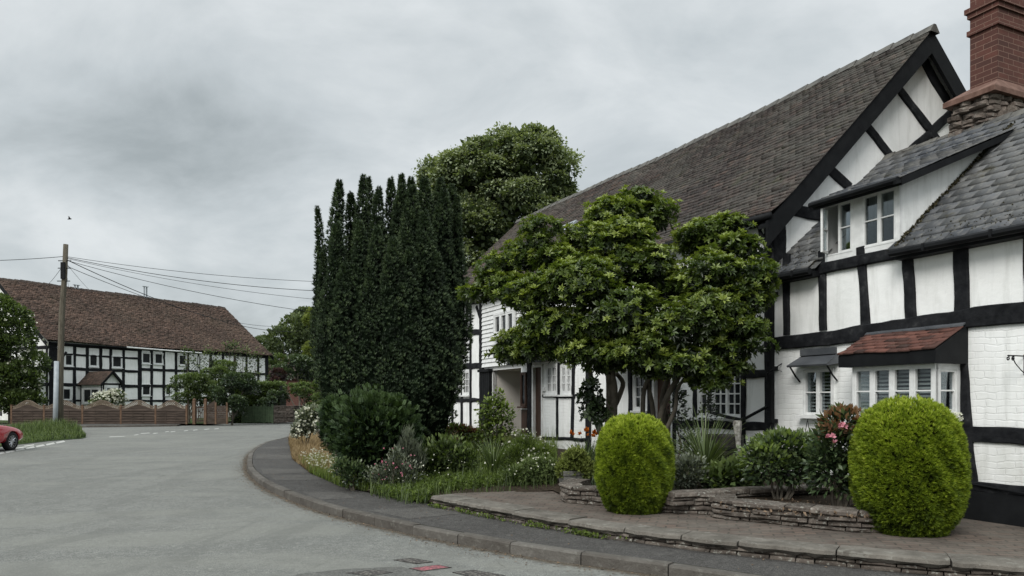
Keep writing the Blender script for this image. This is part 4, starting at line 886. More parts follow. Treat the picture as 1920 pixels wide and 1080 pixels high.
# timbers
def cbeam(pts, w, **k): return beam(CT, fm, pts, w, n0=.008, **k)
midz = lambda a: 2.635 + (-a) * .018
cbeam([(.0, midz(0)), (-1.2, midz(-1.2) - .02), (-2.3, midz(-2.3) + .01), (-3.3, midz(-3.3) + .03), (-4.6, midz(-4.6)), (CL, 2.74)], (.20, .29), th=.05, name='beam')
for px, w, p2 in ((1476, 12, 1476), (1543, 13, 1545), (1617, 16, 1625), (1702, 20, 1710), (1802, 27, 1806)):
    post(px, 470 - (px - 1545) * .1, 625 - (px - 1500) * .13, w, parent=CT, px2=p2, n0=.008)
for a in (-4.02, -4.75, -5.6): cbeam([(a, CE), (a, 2.7)], .15, name='post')
cbeam([(-3.20, 2.6), (-3.24, 1.9), (-3.28, 1.2), (-3.36, .6)], .12, name='post'); cbeam([(-3.30, 1.29), (CL, 1.27)], .20, name='beam'); cbeam([(-4.05, 2.6), (-4.05, .7)], .14, name='post'); cbeam([(-3.3, .66), (CL, .64)], .13, name='beam')
cbeam([(s2 + .1, 3.70), (s1 - .1, 3.70)], .17, name='top_plate', th=.06)
pl = MB(); pl.hexa([fm(-.1, .2, -.02), fm(CL, .2, -.02), fm(CL, .2, .10), fm(-.1, .2, .10)], [fm(-.1, .60, -.02), fm(CL, .60, -.02), fm(CL, .60, .05), fm(-.1, .60, .05)]); pl.build('plinth', M['black'], CT)
tube_ = MB(); tube_.tube([(-3.35, .07, .69), (-4.0, .08, .64), (-5.0, .08, .63), (-6.4, .08, .62)], .012, 5); tube_.build('cable', M['black'], CT)
# small window with slate hood
w_ = window(CT, fm, *sw_, n=-.03, lights=2, rows=2, fw=.025, sw=.02, glass='glass', blinds=True, sill=.10, th=.07, post=.03)
hd = MB(); a0, a1 = sw_[0] - .10, sw_[1] + .10; zt = 2.50; hd.hexa([(a0, .008, 2.26), (a1, .008, 2.26), (a1, .27, 2.22), (a0, .27, 2.22)], [(a0 + .04, .008, 2.40), (a1 - .04, .008, 2.40), (a1, .28, 2.245), (a0, .28, 2.245)]); hd.box(a0 + .05, a1 - .05, .008, .05, 2.40, 2.50)
hh = hd.build('window_hood', M['lead'], CT); 
for a in (a0 + .03, a1 - .03):
    b_ = MB(); b_.tube([(a, .03, 2.0), (a, .12, 2.08), (a, .24, 2.23)], .014, 5); b_.build('bracket', M['black'], hh)
# bay window
b0_, b1_, bn = -3.20, -2.0, .515
bay = MB(); zs, zt = 1.50, 2.16
bay.box(b0_, b1_, .01, bn - .02, .25, zs - .04)       # panel below the sill
by = bay.build('bay_window', M['white'], CT)
window(by, fm, b0_, b1_, zs, zt, n=bn - .06, lights=4, rows=2, fw=.04, sw=.02, glass='glass', blinds=True, sill=.05, th=.06, name='front_sash', post=.045)
def sm_(a, b, n): return (b0_ - n, a, b)   # right side of bay, outward = -x
window(by, sm_, .04, bn - .02, zs, zt, n=-.05, lights=1, rows=2, fw=.07, sw=.03, glass='glass', sill=.03, name='side_sash')
def sm2(a, b, n): return (b1_ + n, a, b)
window(by, sm2, .04, bn - .02, zs, zt, n=-.05, lights=1, rows=2, fw=.07, sw=.03, glass='glass', sill=.03, name='side_sash')
bk = MB(); bk.box(b0_ + .03, b1_ - .03, -.3, -.28, zs - .2, zt); bk.box(b0_ + .04, b1_ - .04, -.28, bn - .08, zs - .05, zs - .04); bk.build('bay_backing', M['dark'], by)  # black sheets painted in place of the bay's unlit inside
# bay roof
r0, r1 = -3.28, -1.86; rn, rzb, rzt = .64, 2.33, 2.66; T = math.hypot(rn, rzt - rzb); rph = math.atan2(rzt - rzb, rn)
f = lambda a, t, h: (a, rn - t * math.cos(rph) + h * math.sin(rph), rzb + t * math.sin(rph) + h * math.cos(rph) + .008 * np.sin(a * 5))
br_ = roof_tiles('bay_roof', f, r0, r1, T * .86, .165, .10, .016, M['tile_red'], CT, np.random.default_rng(9), jit=.35)
mb = MB(); mb.hexa([(r0, rn - .02, rzb - .17), (r1, rn - .02, rzb - .17), (r1, rn - .02, rzb - .005), (r0, rn - .02, rzb - .005)], [(r0, .008, rzb - .17), (r1, .008, rzb - .17), (r1, .008, rzt - .015), (r0, .008, rzt - .015)]); mb.build('fascia', M['black'], br_)
mb = MB(); P = [f(r0, T * .84, .012), f(r1, T * .84, .012), f(r1, T * 1.0, .02), f(r0, T * 1.0, .02)]; Q = [(p[0], p[1], p[2] + .02) for p in P]; mb.hexa(P, Q); mb.v = [tuple(float(c) for c in v) for v in mb.v]; mb.box(r0, r1, .01, .045, rzt - .03, rzt + .12); mb.build('flashing', M['lead'], br_)
# dormer
dm = MB(); dz0, dz1 = 3.74, 4.64
dm.box(s1, s2, -.03, .03, dz0, dz0 + .12); dm.box(s1, s2, -.03, .03, dz1 - .03, dz1 + .06)
dm.box(s1, s1 + .05, -.03, .03, dz0 + .12, dz1 - .03); dm.box(s2 - .05, s2, -.03, .03, dz0 + .12, dz1 - .03); cm_ = (s1 + s2) / 2 + .03; dm.box(cm_ - .08, cm_ + .08, -.03, .03, dz0 + .12, dz1 - .03)
dmo = dm.build('dormer', M['white'], CT)
window(dmo, fm, s1 + .05, cm_ - .08, dz0 + .12, dz1 - .03, n=-.015, lights=2, rows=2, fw=.02, sw=.022, glass='glass', sill=.0, th=.05, post=.012, curtain=[(0, 1, .52, 1)])
window(dmo, fm, cm_ + .08, s2 - .05, dz0 + .12, dz1 - .03, n=-.015, lights=2, rows=2, fw=.02, sw=.022, glass='glass', sill=.0, th=.05, post=.012, skip=(1,), name='open_window')
mb = MB(); u0, u1 = cm_ + .115, cm_ + .115 + .21; mb.boxm(fm, u0, u1, dz0 + .16, dz1 - .07, -.004, -.001); mb.build('pane', M['glass'], dmo)
cs = MB(); px_ = s2 - .09; ang = math.radians(68); ca, sa = -math.cos(ang), math.sin(ang); z0_, z1_ = dz0 + .155, dz1 - .06; Wc = .23
def cw(u, v, n): return (px_ + ca * u - sa * n, .03 + sa * u + ca * n, v)
for (x0, x1, y0, y1) in ((0, .035, z0_, z1_), (Wc - .035, Wc, z0_, z1_), (.035, Wc - .035, z0_, z0_ + .035), (.035, Wc - .035, z1_ - .035, z1_), (.035, Wc - .035, (z0_ + z1_) / 2 - .01, (z0_ + z1_) / 2 + .01)): cs.boxm(cw, x0, x1, y0, y1, -.015, .015)
cso = cs.build('open_casement', M['white'], dmo); p_ = MB(); p_.boxm(cw, .03, Wc - .03, z0_ + .03, z1_ - .03, -.003, .003); p_.build('pane', M['glass'], cso)
ck = MB(); yk = -2.13
for s_ in (s1, s2): ck.poly([(s_, 0.0, 3.72), (s_, 0.0, 4.66), (s_, yk - .15, 5.60), (s_, yk - .15, 5.50)])
ck.poly([(s1, 0, 4.66), (s2, 0, 4.66), (s2, yk, 5.58), (s1, yk, 5.58)])
ck.build('cheek', M['plaster'], dmo, recalc=False)
mb = MB(); mb.box(s1 + .03, s2 - .03, -.9, -.88, 3.6, 4.9); mb.box(s1 + .02, s2 - .02, -.9, -.04, 3.74, 3.76); mb.build('dormer_backing', M['dark'], dmo)  # black back and floor sheets stand in for unlit depth
d0, d1 = s1 - .21, s2 - .02; dn, dzb, dzt = .28, 4.64, 5.78; dT = math.hypot(dn + 2.66, dzt - dzb + .09); dph = math.atan2(dzt - dzb + .09, dn + 2.66)
fd = lambda a, t, h: (a, dn - t * math.cos(dph) + h * math.sin(dph), dzb + t * math.sin(dph) + h * math.cos(dph) + snz(a, t, 2, .008))
roof_tiles('dormer_roof', fd, d0, d1, dT, .27, .20, .018, M['slate'], dmo, np.random.default_rng(6), grad=.0, jit=.2, gap=.008, patchy=lambda a, t: .15)
mb = MB(); mb.hexa([(d0, dn - .02, dzb - .11), (d1, dn - .02, dzb - .11), (d1, dn - .02, dzb - .01), (d0, dn - .02, dzb - .01)], [(d0, -2.3, dzb + 2.56 * math.tan(dph) - .11), (d1, -2.3, dzb + 2.56 * math.tan(dph) - .11), (d1, -2.3, dzb + 2.56 * math.tan(dph) - .02), (d0, -2.3, dzb + 2.56 * math.tan(dph) - .02)]); mb.build('dormer_fascia', M['black'], dmo)
mb = MB(); mb.tube([(d0 + .02, dn + .03, dzb - .04), (d1, dn + .03, dzb - .035)], .045, 8); mb.tube([(d0 + .04, dn + .03, dzb - .05), (d0 + .04, dn + .02, dzb - .09)], .05, 8); mb.build('dormer_gutter', M['black'], dmo)
rr_ = np.random.default_rng(12); nq = 420; tq = rr_.uniform(.05, 3.3, nq); pq = np.stack([np.asarray(c, float) * np.ones(nq) for c in ct_fn(s1 - .02 - np.abs(rr_.normal(0, .035, nq)), tq, .015 + rr_.uniform(0, .015, nq))], 1)
M['moss'] = mk_leaf('moss', [(0, (.02, .02, .010)), (.6, (.06, .052, .028)), (1, (.14, .13, .09))], .95, .05, 0)
scatter('moss_line', pq, rr_.normal(0, .6, (nq, 3)) + np.array([-.3, .2, .4]), np.tile([0., 0, 1], (nq, 1)), .03 * rr_.uniform(.5, 1.5, nq), T_spray(5, 1.2, .3, 5), M['moss'], dmo, None, rr_)
rr_ = np.random.default_rng(13); nq = 500; aq = np.where(rr_.uniform(0, 1, nq) < .7, rr_.uniform(CL, s1, nq), rr_.uniform(s2, 0, nq)); tq = np.abs(rr_.normal(0, .35, nq)) + .02; pq = np.stack([np.asarray(c, float) * np.ones(nq) for c in ct_fn(aq, tq, .015)], 1)
scatter('roof_moss', pq, rr_.normal(0, .6, (nq, 3)) + np.array([0, .2, .4]), np.tile([0., 0, 1], (nq, 1)), .018 * rr_.uniform(.5, 1.5, nq), T_spray(5, 1.3, .35, 5), M['moss'], CT, None, rr_)
# chimney
ch = thing('tmp', None, None) if False else None
cx0, cx1, cy0, cy1 = -1.95, -1.22, -4.6, -2.62
run = [(cx1 + .0, cy1 + .02), (cx0 + .0, cy1 + .02), (cx0, cy0)]
mb = MB(); sh = []; 
# path walked so that the outer side is on the right hand
stones(mb, sh, [(cx0, cy0), (cx0, cy1), (cx1, cy1)], 5.0, 6.50, .25, rowh=.085, slen=(.08, .34), jit=.06, nrm=-1, top=False); mb.box(cx0 + .1, cx1 - .1, cy0, cy1 - .1, 4.6, 6.49); sh += [0.3] * 8
so2 = mb.build('chimney', M['stone'], CT); a = so2.data.attributes.new('shade', 'FLOAT', 'POINT'); a.data.foreach_set('value', sh)
bx0, bx1, by1 = -1.86, -1.42, -2.86
mb = MB(); o_ = .06; lo = [(cx0 - o_, cy0, 6.49), (cx1 + o_, cy0, 6.49), (cx1 + o_, cy1 + o_, 6.49), (cx0 - o_, cy1 + o_, 6.49)]; l2 = [(x, y, 6.57) for x, y, z in lo]; hi = [(bx0 - .01, cy0, 6.76), (bx1 + .01, cy0, 6.76), (bx1 + .01, by1 + .01, 6.76), (bx0 - .01, by1 + .01, 6.76)]
mb.hexa(lo, l2); mb.hexa(l2, hi); mb.build('chimney_shoulder', simple('pale_red_tile', (.10, .055, .042), (.19, .115, .09), 7, .85, .2, .5, 18), so2)
mb = MB(); mb.box(bx0, bx1, cy0, by1, 6.75, 10.6)
for z0, z1, o_ in ((7.62, 7.70, .035), (7.90, 7.98, .03), (7.98, 8.06, .06)): mb.box(bx0 - o_, bx1 + o_, cy0 - o_, by1 + o_, z0, z1)
mb.build('chimney_stack', M['redbrick'], so2)
# iron brackets
def scroll(c, name, F):
    mb = MB(); x, z = c
    if F == 'big':
        y = .32; mb.tube([(x, .01, z), (x, y, z)], .007, 6); mb.tube([(x, .01, z - .20), (x, .08, z - .16), (x, .18, z - .09), (x, .24, z - .01)], .006, 6); mb.tube([(x, .012, z - .22), (x, .012, z + .02)], .008, 6)
        for yc in (y, y - .09):
            mb.tube([(x, yc + .032 * (1 - k / 16) * math.cos(k * .55 + 1.5), z - .032 + .032 * (1 - k / 16) * math.sin(k * .55 + 1.5)) for k in range(14)], .007, 5)
    else:
        y = .34; mb.tube([(x, .01, z + .0), (x, y, z - .16)], .008, 6); mb.tube([(x, y, z - .0), (x, y, z - .27)], .007, 6); mb.tube([(x, .01, z - .12), (x, .14, z - .1), (x, .30, z - .18)], .006, 5)
    mb.build(name, M['black'], CT)
p = Hs.ray(1912, 668, .1); scroll((p[0], 2.22), 'hanging_bracket', 'big'); scroll((-.22, 2.30), 'basket_bracket', 's')
# ================================================================ far house across the road
Fs = Frame(-36.0, 58.0, 10.9, 18.9)
FH = thing('farmhouse', 'long two-storey black and white timber-framed house with mossy red-brown tiled roof across the road', 'house', (-36, 58, 0), Fs.ang)
FL = 21.8; FE, FRZ, FW = 6.27, 11.75, 7.04
def f2(px, y=700): return Fs.ray(px, y, 0)[0]
def R2(px0, px1, py0, py1): return R(px0, px1, py0, py1, 0, Fs)
fw_ = [R2(120, 137, 663.5, 687), R2(166, 184, 665.5, 688), R2(209, 229, 667, 690), R2(265, 283, 660.5, 682.5), R2(288.5, 306, 661.5, 683.5), R2(334, 350, 664.5, 685.5), R2(393.5, 406, 672.5, 690),
       R2(116, 134, 727, 751), R2(265, 283, 720, 742.5), R2(309, 321, 720, 742)]
wall_holes('wall', fm2, 0, FL, 0, FE + .1, fw_, M['plaster'], FH, depth=.15)
for i, q in enumerate(fw_):
    window(FH, fm2, *q, n=-.03, lights=1, rows=1, fw=.11, sw=.02, sill=.06, th=.08, curtain=None, glass='fglass')
    if i in (0, 1, 2, 7):
        c = MB(); c.boxm(fm2, q[0] + .14, q[0] + (q[1] - q[0]) * (.9 if i < 2 else .45), q[2] + .14, q[2] + (q[3] - q[2]) * .75, -.022, -.018); c.build('curtain', M['curtain'], FH)
g_ = MB()
for x in (0, FL):
    g_.poly([(x, 0, 0), (x, 2 * FW, 0), (x, 2 * FW, FE), (x, FW, FRZ - .2), (x, 0, FE)])
g_.poly([(0, 2 * FW, 0), (FL, 2 * FW, 0), (FL, 2 * FW, FE), (0, 2 * FW, FE)]); g_.build('gable_wall', M['plaster'], FH, recalc=False)
fph = math.atan2(FRZ - FE, FW + .4); fsl = math.hypot(FRZ - FE, FW + .4)
def ff(a, t, h): return a, -.4 + t * math.cos(fph) - h * math.sin(fph), FE + t * math.sin(fph) + h * math.cos(fph) + snz(a, t, .5, .07) - .10 * np.sin(np.clip(a / FL, 0, 1) * 9) * .3 + .12 * np.clip(1 - t / 1.2, 0, 1) ** 2
roof_tiles('roof', ff, -.35, FL + .35, fsl, .20, .17, .05, M['tile_far'], FH, np.random.default_rng(8), jit=.5, patchy=lambda a, t: .1 * np.sin(a * .8 + t) + .1)
dk = MB()
for i in range(22):
    a, b = -.3 + (FL + .6) * i / 22, -.3 + (FL + .6) * (i + 1) / 22
    for k in range(6):
        t0, t1 = fsl * k / 6, fsl * (k + 1) / 6; P = [tuple(float(c) for c in ff(u, t, -.05)) for u, t in ((a, t0), (b, t0), (b, t1), (a, t1))]; dk.poly(P); dk.poly([(p[0], 2 * FW - p[1], p[2]) for p in P])
dk.build('roof_deck', M['tile_far'], FH, recalc=False)
rg = MB(); x = -.35
while x < FL + .3:
    p, q = ff(x, fsl, .02), ff(x + .45, fsl, .02); u = random.uniform(0, .05)
    rg.add([(x, float(p[1]) - .2, float(p[2]) - .12), (x, float(p[1]), float(p[2]) + .10 + u), (x, float(p[1]) + .2, float(p[2]) - .12), (x + .43, float(q[1]) - .2, float(q[2]) - .13), (x + .43, float(q[1]), float(q[2]) + .07 + u), (x + .43, float(q[1]) + .2, float(q[2]) - .13)], [(0, 1, 4, 3), (1, 2, 5, 4), (0, 2, 1), (3, 4, 5)]); x += .46
rg.build('ridge', M['tile_far'], FH)
for sg in (0, 1):
    for x in (-.38, FL + .34):
        yy = (lambda y: y) if sg == 0 else (lambda y: 2 * FW - y); P = [(-.42, FE - .03), (FW, FRZ - .02), (FW, FRZ - .42), (-.42, FE - .38)]; bb = MB(); bb.hexa([(x, yy(y), z) for y, z in P], [(x + .05, yy(y), z) for y, z in P]); bb.build('bargeboard', M['black'], FH)
def b2(pts, w, name='beam', **k): return beam(FH, fm2, pts, w, th=.05, jit=.022, seg=.5, name=name, **k)
xs1 = [f2(p) for p in (139, 163, 188, 207, 231)]; xs2 = [f2(p) for p in (284, 307, 330, 352, 373, 395, 418, 440, 462, 484)]
for x in xs1: b2([(x, .7), (x + .03, FE)], .24, 'post')
for x in xs2: b2([(x, .7), (x, FE - .1)], .26, 'post')
b2([(.35, .3), (.32, FE)], .62, 'corner_post'); b2([(f2(262), .3), (f2(262), FE)], .36, 'post'); b2([(FL - .2, .3), (FL - .2, FE)], .4, 'corner_post')
xm = f2(262)
for z, w in ((FE - .08, .28), (5.42, .16), (4.30, .22), (3.02, .26), (1.75, .16), (.85, .22)): b2([(0, z), (xm * .4, z - .03), (xm, z - (.05 if z > 3 else -.02))], w)
for z, w in ((FE - .02, .3), (4.45, .24), (3.02, .28), (1.72, .2)): b2([(xm, z), (FL, z + .0)], w)
b2([(.5, 5.9), (.9, 5.1)], .18, 'brace'); b2([(.55, 4.4), (1.35, 5.6)], .16, 'brace')
# gable timbers of the far house (left end, mostly hidden)
gm2 = lambda a, b, n: (-n, a, b)
for z in (1.75, 3.0, 4.3, 5.9): beam(FH, gm2, [(0, z), (2 * FW, z)], .26, th=.05, seg=.6)
for y in (.2, 2.2, 4.6, 7, 9.4, 11.8): beam(FH, gm2, [(y, .5), (y, 5.9)], .26, th=.05, seg=.6, name='post')
for y0, y1 in ((1.5, 6.5), (12.5, 7.5)): beam(FH, gm2, [(y0, 5.9), (y1, 10.4 if False else 9.6)], .22, th=.05, seg=.6, name='brace')
gt = MB(); gt.tube([(f2(232), -.45, FE - .02), (xm, -.45, FE - .04), (f2(372), -.45, FE - .10)], .06, 6); gt.tube([(f2(371), -.45, FE - .12), (f2(371), -.12, FE - .5), (f2(371), -.12, .8)], .055, 6); gt.build('gutter', M['white'], FH)
gt = MB(); gt.tube([(.0, -.42, FE - .05), (f2(232), -.42, FE - .05)], .05, 6); gt.build('gutter', M['black'], FH)
for px, y0, y1, yy in ((143, 540, 534, 7.0), (272.5, 556, 537, 7.0)):
    a = Fs.ray(px, y0, yy)[0]; z0 = FRZ - .3; z1 = Fs.ray(px, y1, yy)[1]; f_ = MB(); f_.tube([(a - .12, yy, z0), (a - .12, yy, z1)], .07, 8); f_.tube([(a + .14, yy, z0), (a + .14, yy, z1)], .07, 8); f_.box(a - .28, a + .3, yy - .1, yy + .1, z1 - .04, z1); f_.build('flue', M['metal'], FH)
# porch
pa = 3.18; pn = 3.12; hwid = .85; pz, pe = 4.05, 3.10
pr = MB(); pr.poly([(pa - hwid + .1, -pn + .1, .7), (pa + hwid - .1, -pn + .1, .7), (pa + hwid - .1, -pn + .1, pe), (pa, -pn + .1, pz - .08), (pa - hwid + .1, -pn + .1, pe)])
for s_ in (-1, 1): pr.poly([(pa + s_ * (hwid - .1), -pn + .1, .7), (pa + s_ * (hwid - .1), 0, .7), (pa + s_ * (hwid - .1), 0, pe), (pa + s_ * (hwid - .1), -pn + .1, pe)])
po = pr.build('porch', M['plaster'], FH, recalc=False)
ppS = math.hypot(hwid + .15, pz - pe + .15); pph = math.atan2(pz - pe + .15, hwid + .15)
for s_ in (-1, 1):
    f = (lambda s_: lambda a, t, h: (pa + s_ * (hwid + .15 - t * math.cos(pph) + h * math.sin(pph)), -pn - .15 + a, pe - .12 + t * math.sin(pph) + h * math.cos(pph)))(s_)
    roof_tiles('porch_roof', f, 0, pn + .15, ppS, .19, .13, .025, M['tile_far'], po, np.random.default_rng(20 + s_))
    v = MB(); P = [f(0, 0, -.04), f(0, ppS, -.04), f(pn, ppS, -.04), f(pn, 0, -.04)]; v.poly([tuple(float(c) for c in p) for p in P]); P = [f(-.03, 0, .04), f(-.03, ppS, .04), f(-.03, ppS, -.12), f(-.03, 0, -.12)]; P2 = [f(.03, 0, .04), f(.03, ppS, .04), f(.03, ppS, -.12), f(.03, 0, -.12)]
    v.hexa([tuple(float(c) for c in p) for p in P], [tuple(float(c) for c in p) for p in P2]); v.build('porch_bargeboard', M['black'], po)
sm3 = lambda a, b, n: (pa - hwid + .1 - n, -a, b)
window(po, sm3, .5, 2.7, 1.5, 2.75, n=.0, lights=2, rows=1, fw=.12, sill=.05, th=.06, glass='fglass')
window(po, lambda a, b, n: (a, -pn + .1 - n, b), pa - .5, pa + .55, 1.6, 2.85, n=0, lights=2, rows=1, fw=.1, th=.05, sill=.04)
for y in (0.15, 2.95): beam(po, sm3, [(y, .7), (y, pe)], .14, th=.03, seg=.6, name='post')
for a in (pa - hwid + .2, pa + hwid - .2): beam(po, lambda a_, b_, n_: (a_, -pn + .1 - n_, b_), [(a, .7), (a, pe)], .12, th=.03, seg=.6, name='post')
beam(po, lambda a_, b_, n_: (a_, -pn + .1 - n_, b_), [(pa - hwid + .1, pe - .05), (pa + hwid - .1, pe - .05)], .14, th=.03, seg=.6)
gnd = sheet('garden_lawn', [(-60, 52), (-21, 52), (-22.5, 62), (-27, 80), (-60, 80)], .13, M['grassg'])
# ---- fence
YF = 51.4
def wx(px, Y=YF): return (px - CX) / FP_ * Y
FT = thing('wavy_fence', 'brown wooden panel fence with wavy lattice tops along the far pavement', 'fence', (wx(22), YF, .11))
fx_ = [0] + [wx(p) - wx(22) for p in (83, 155, 227, 292, 350)]
lat = simple('lattice_wood', (.13, .10, .075), (.22, .18, .14), 5, .9, .1)
fpost = simple('fence_post_wood', (.09, .055, .038), (.16, .105, .07), 5, .9, .1, .3, 20)
for i, x in enumerate(fx_):
    p = MB(); p.box(x - .06, x + .06, -.06, .06, 0, 1.30); p.box(x - .075, x + .075, -.075, .075, 1.30, 1.34); p.build('post', fpost, FT)
for i in range(5):
    x0, x1 = fx_[i] + .07, fx_[i + 1] - .07; W = x1 - x0; mb = MB(); wave = lambda x: .5 - .5 * math.cos(2 * math.pi * (x - x0) / W)
    nb = 6
    for k in range(nb):
        z0 = .03 + k * .175; j = random.uniform(-.012, .012); mb.hexa([(x0, -.085, z0 + j), (x1, -.085, z0 + random.uniform(-.012, .012)), (x1, -.05, z0), (x0, -.05, z0)], [(x0, -.015, z0 + .18 + j), (x1, -.015, z0 + .18), (x1, .0, z0 + .18), (x0, .0, z0 + .18)])
    top = .99; K = 24
    for k in range(K):
        u0, u1 = x0 + W * k / K, x0 + W * (k + 1) / K; w0, w1 = max(0, wave(u0) - .2) * .36, max(0, wave(u1) - .2) * .36
        if w0 + w1 > .005: mb.hexa([(u0, -.03, top), (u1, -.03, top), (u1, -.01, top), (u0, -.01, top)], [(u0, -.03, top + .1 + w0 * .8), (u1, -.03, top + .1 + w1 * .8), (u1, -.01, top + .1 + w1 * .8), (u0, -.01, top + .1 + w0 * .8)])
    for q in (.33, .66): mb.box(x0 + W * q - .03, x0 + W * q + .03, -.07, -.045, .02, 1.0)
    pn_ = mb.build('panel', M['fence'], FT)
    lb, lt = (lambda x: 1.06 + .26 * wave(x)), (lambda x: 1.22 + .42 * wave(x)); l = MB()
    for fn_, zz in ((lb, 0), (lt, 0)):
        for k in range(K):
            u0, u1 = x0 + W * k / K, x0 + W * (k + 1) / K; l.hexa([(u0, -.03, fn_(u0) - .022), (u1, -.03, fn_(u1) - .022), (u1, .01, fn_(u1) - .022), (u0, .01, fn_(u0) - .022)], [(u0, -.03, fn_(u0) + .022), (u1, -.03, fn_(u1) + .022), (u1, .01, fn_(u1) + .022), (u0, .01, fn_(u0) + .022)])
    for sg in (-1, 1):
        c = -1.0
        while c < W + 1.0:
            run_ = None
            for k in range(41):
                zz = 1.0 + .7 * k / 40; xx = x0 + c + sg * (zz - 1.0); inside = x0 < xx < x1 and lb(xx) < zz < lt(xx)
                if inside and run_ is None: run_ = (xx, zz)
                if (not inside or k == 40) and run_ is not None:
                    d = .014; y = -.02 if sg > 0 else -.008; l.add([(run_[0] - d, y, run_[1] + d * sg), (run_[0] + d, y, run_[1] - d * sg), (xx + d, y, zz - d * sg), (xx - d, y, zz + d * sg)], [(0, 1, 2, 3)]); run_ = None
            c += .12
    l.build('lattice', lat, pn_, recalc=False)
GT = thing('garden_gate', 'small brown wooden gate between two tall posts at the end of the wavy fence', 'gate', (wx(367), YF, .11))
for x in (0 - .1, wx(384) - wx(367) + .05): p = MB(); p.box(x - .09, x + .09, -.09, .09, 0, 1.62); p.lathe((x, 0, 1.62), [(.10, 0), (.12, .04), (.09, .12), (0, .16)], 8); p.build('post', fpost, GT)
p = MB(); w = wx(384) - wx(367)
for k in range(5): x = .06 + (w - .12) * k / 4; p.box(x - .035, x + .035, -.02, .0, .1, 1.25)
for z in (.2, 1.1): p.box(.02, w - .04, 0, .03, z, z + .08)
p.tube([(.04, .01, .25), (w - .06, .01, 1.1)], .03, 4); p.build('leaf', M['fence'], GT)
P2 = thing('board_fence', 'solid brown horizontal board fence panels right of the small wooden gate', 'fence', (wx(388), YF, .11)); w = wx(415) - wx(388)
p = MB()
for k in range(8): z = .03 + k * .155; p.hexa([(0, -.04, z), (w + .4, -.04, z), (w + .4, -.02, z), (0, -.02, z)], [(0, -.015, z + .15), (w + .4, -.015, z + .15), (w + .4, 0, z + .15), (0, 0, z + .15)])
p.hexa([(0, -.04, 1.25), (w * .6, -.04, 1.25), (w * .6, -.02, 1.25), (0, -.02, 1.25)], [(0, -.04, 1.28), (w * .6, -.04, 1.66), (w * .6, -.02, 1.66), (0, -.02, 1.28)]); p.build('panel', M['fence'], P2)
for x in (w * .62, w + .4): p = MB(); p.box(x - .06, x + .06, -.06, .06, 0, 1.5); p.build('post', fpost, P2)
GG = thing('green_gate', 'green painted vertical board garden gate and side panels below the hedge', 'gate', (wx(455, 54), 54, .11)); w = wx(511, 54) - wx(455, 54)
gmt = simple('green_paint', (.035, .055, .03), (.07, .10, .055), 6, .8, .2)
p = MB(); k = 0; x = 0
while x < w: p.box(x, x + .13, -.02 + random.uniform(-.004, .004), .01, .05, 1.22 + random.uniform(-.02, .02)); x += .14
p.build('boards', gmt, GG)
for x in (0, w * .38, w * .72, w): p = MB(); p.box(x - .06, x + .06, -.07, .05, 0, 1.36); p.build('post', gmt, GG)
SW = stone_obj('stone_wall', M['stone'], None, ([(wx(512, 55), 55), (wx(550, 56), 56), (wx(585, 62), 62)], .1, 1.35, .4), rowh=.16, slen=(.2, .6), jit=.03); tag(SW, 'rough dark stone wall beyond the green gate at the bend', 'wall')
BP = MB(); BP.box(-36.9, -35.6, 50.3, 50.9, .1, 1.45); BP.box(-37, -35.5, 50.25, 50.95, 1.45, 1.55); tag(BP.build('brick_pier', M['stone'], None), 'short stone gate pier at the far left end of the wavy fence', 'pier')
# ---- distant cottage
DC = thing('distant_cottage', 'small red brick cottage with a chimney glimpsed beyond the end of the farmhouse', 'house', (wx(512, 95), 95, 0))
mb = MB(); mb.box(-3, 5, 0, 6, 0, 4.6); mb.build('wall', M['redbrick'], DC); mb = MB(); mb.prism([(-3.3, -.4, 4.5), (5.3, -.4, 4.5), (5.3, 3, 7), (-3.3, 3, 7)], (0, 0, .15)); mb.prism([(-3.3, 6.4, 4.5), (5.3, 6.4, 4.5), (5.3, 3, 7), (-3.3, 3, 7)], (0, 0, .15)); rf = mb.build('roof', M['tile_far'], DC)
mb = MB(); mb.box(.4, 1.5, 1.8, 2.7, 4, 7.0); mb.box(.3, 1.6, 1.7, 2.8, 7.0, 7.15); mb.box(.4, 1.5, 1.8, 2.7, 7.15, 7.4); mb.build('chimney', M['redbrick'], DC)
mb = MB(); mb.prism([(-1.6, -.3, 4.6), (.2, -.3, 4.6), (-.7, -.3, 6.2)], (0, 3, 0)); mb.build('gable', M['redbrick'], DC)
# ================================================================ pole and wires
PX = at(112, 800, 40.5).x; UP = thing('utility_pole', 'tall weathered wooden telegraph pole with grey metal sleeve, standing in long grass', 'utility pole', (PX, 40.5, 0))
mb = MB(); mb.tube([(0, 0, 0), (.02, 0, 3), (.12, 0, 6.5), (.27, 0, 8.6), (.33, 0, 10.2)], [.18, .165, .15, .135, .125], 12); mb.build('shaft', M['pole'], UP, smooth=True)
mb = MB(); mb.tube([(-.12, -.20, .0), (-.09, -.19, 1.6), (-.05, -.18, 3.85)], .13, 8); mb.build('sleeve', M['metal'], UP, smooth=True)
mb = MB(); 
for z, x in ((8.2, .24), (8.9, .28), (9.3, .3)): mb.tube([(x - .35, -.05, z), (x + .35, -.05, z)], .025, 5); 
for k in range(5): z = 4.6 + k * .5; x = .04 + k * .03; mb.tube([(x + (.26 if k % 2 else -.26), 0, z), (x, 0, z)], .014, 4)
mb.build('step_bolts', M['black'], UP)
mb = MB(); mb.box(.17, .38, -.22, -.1, 8.3, 9.2); mb.build('junction_box', M['black'], UP)
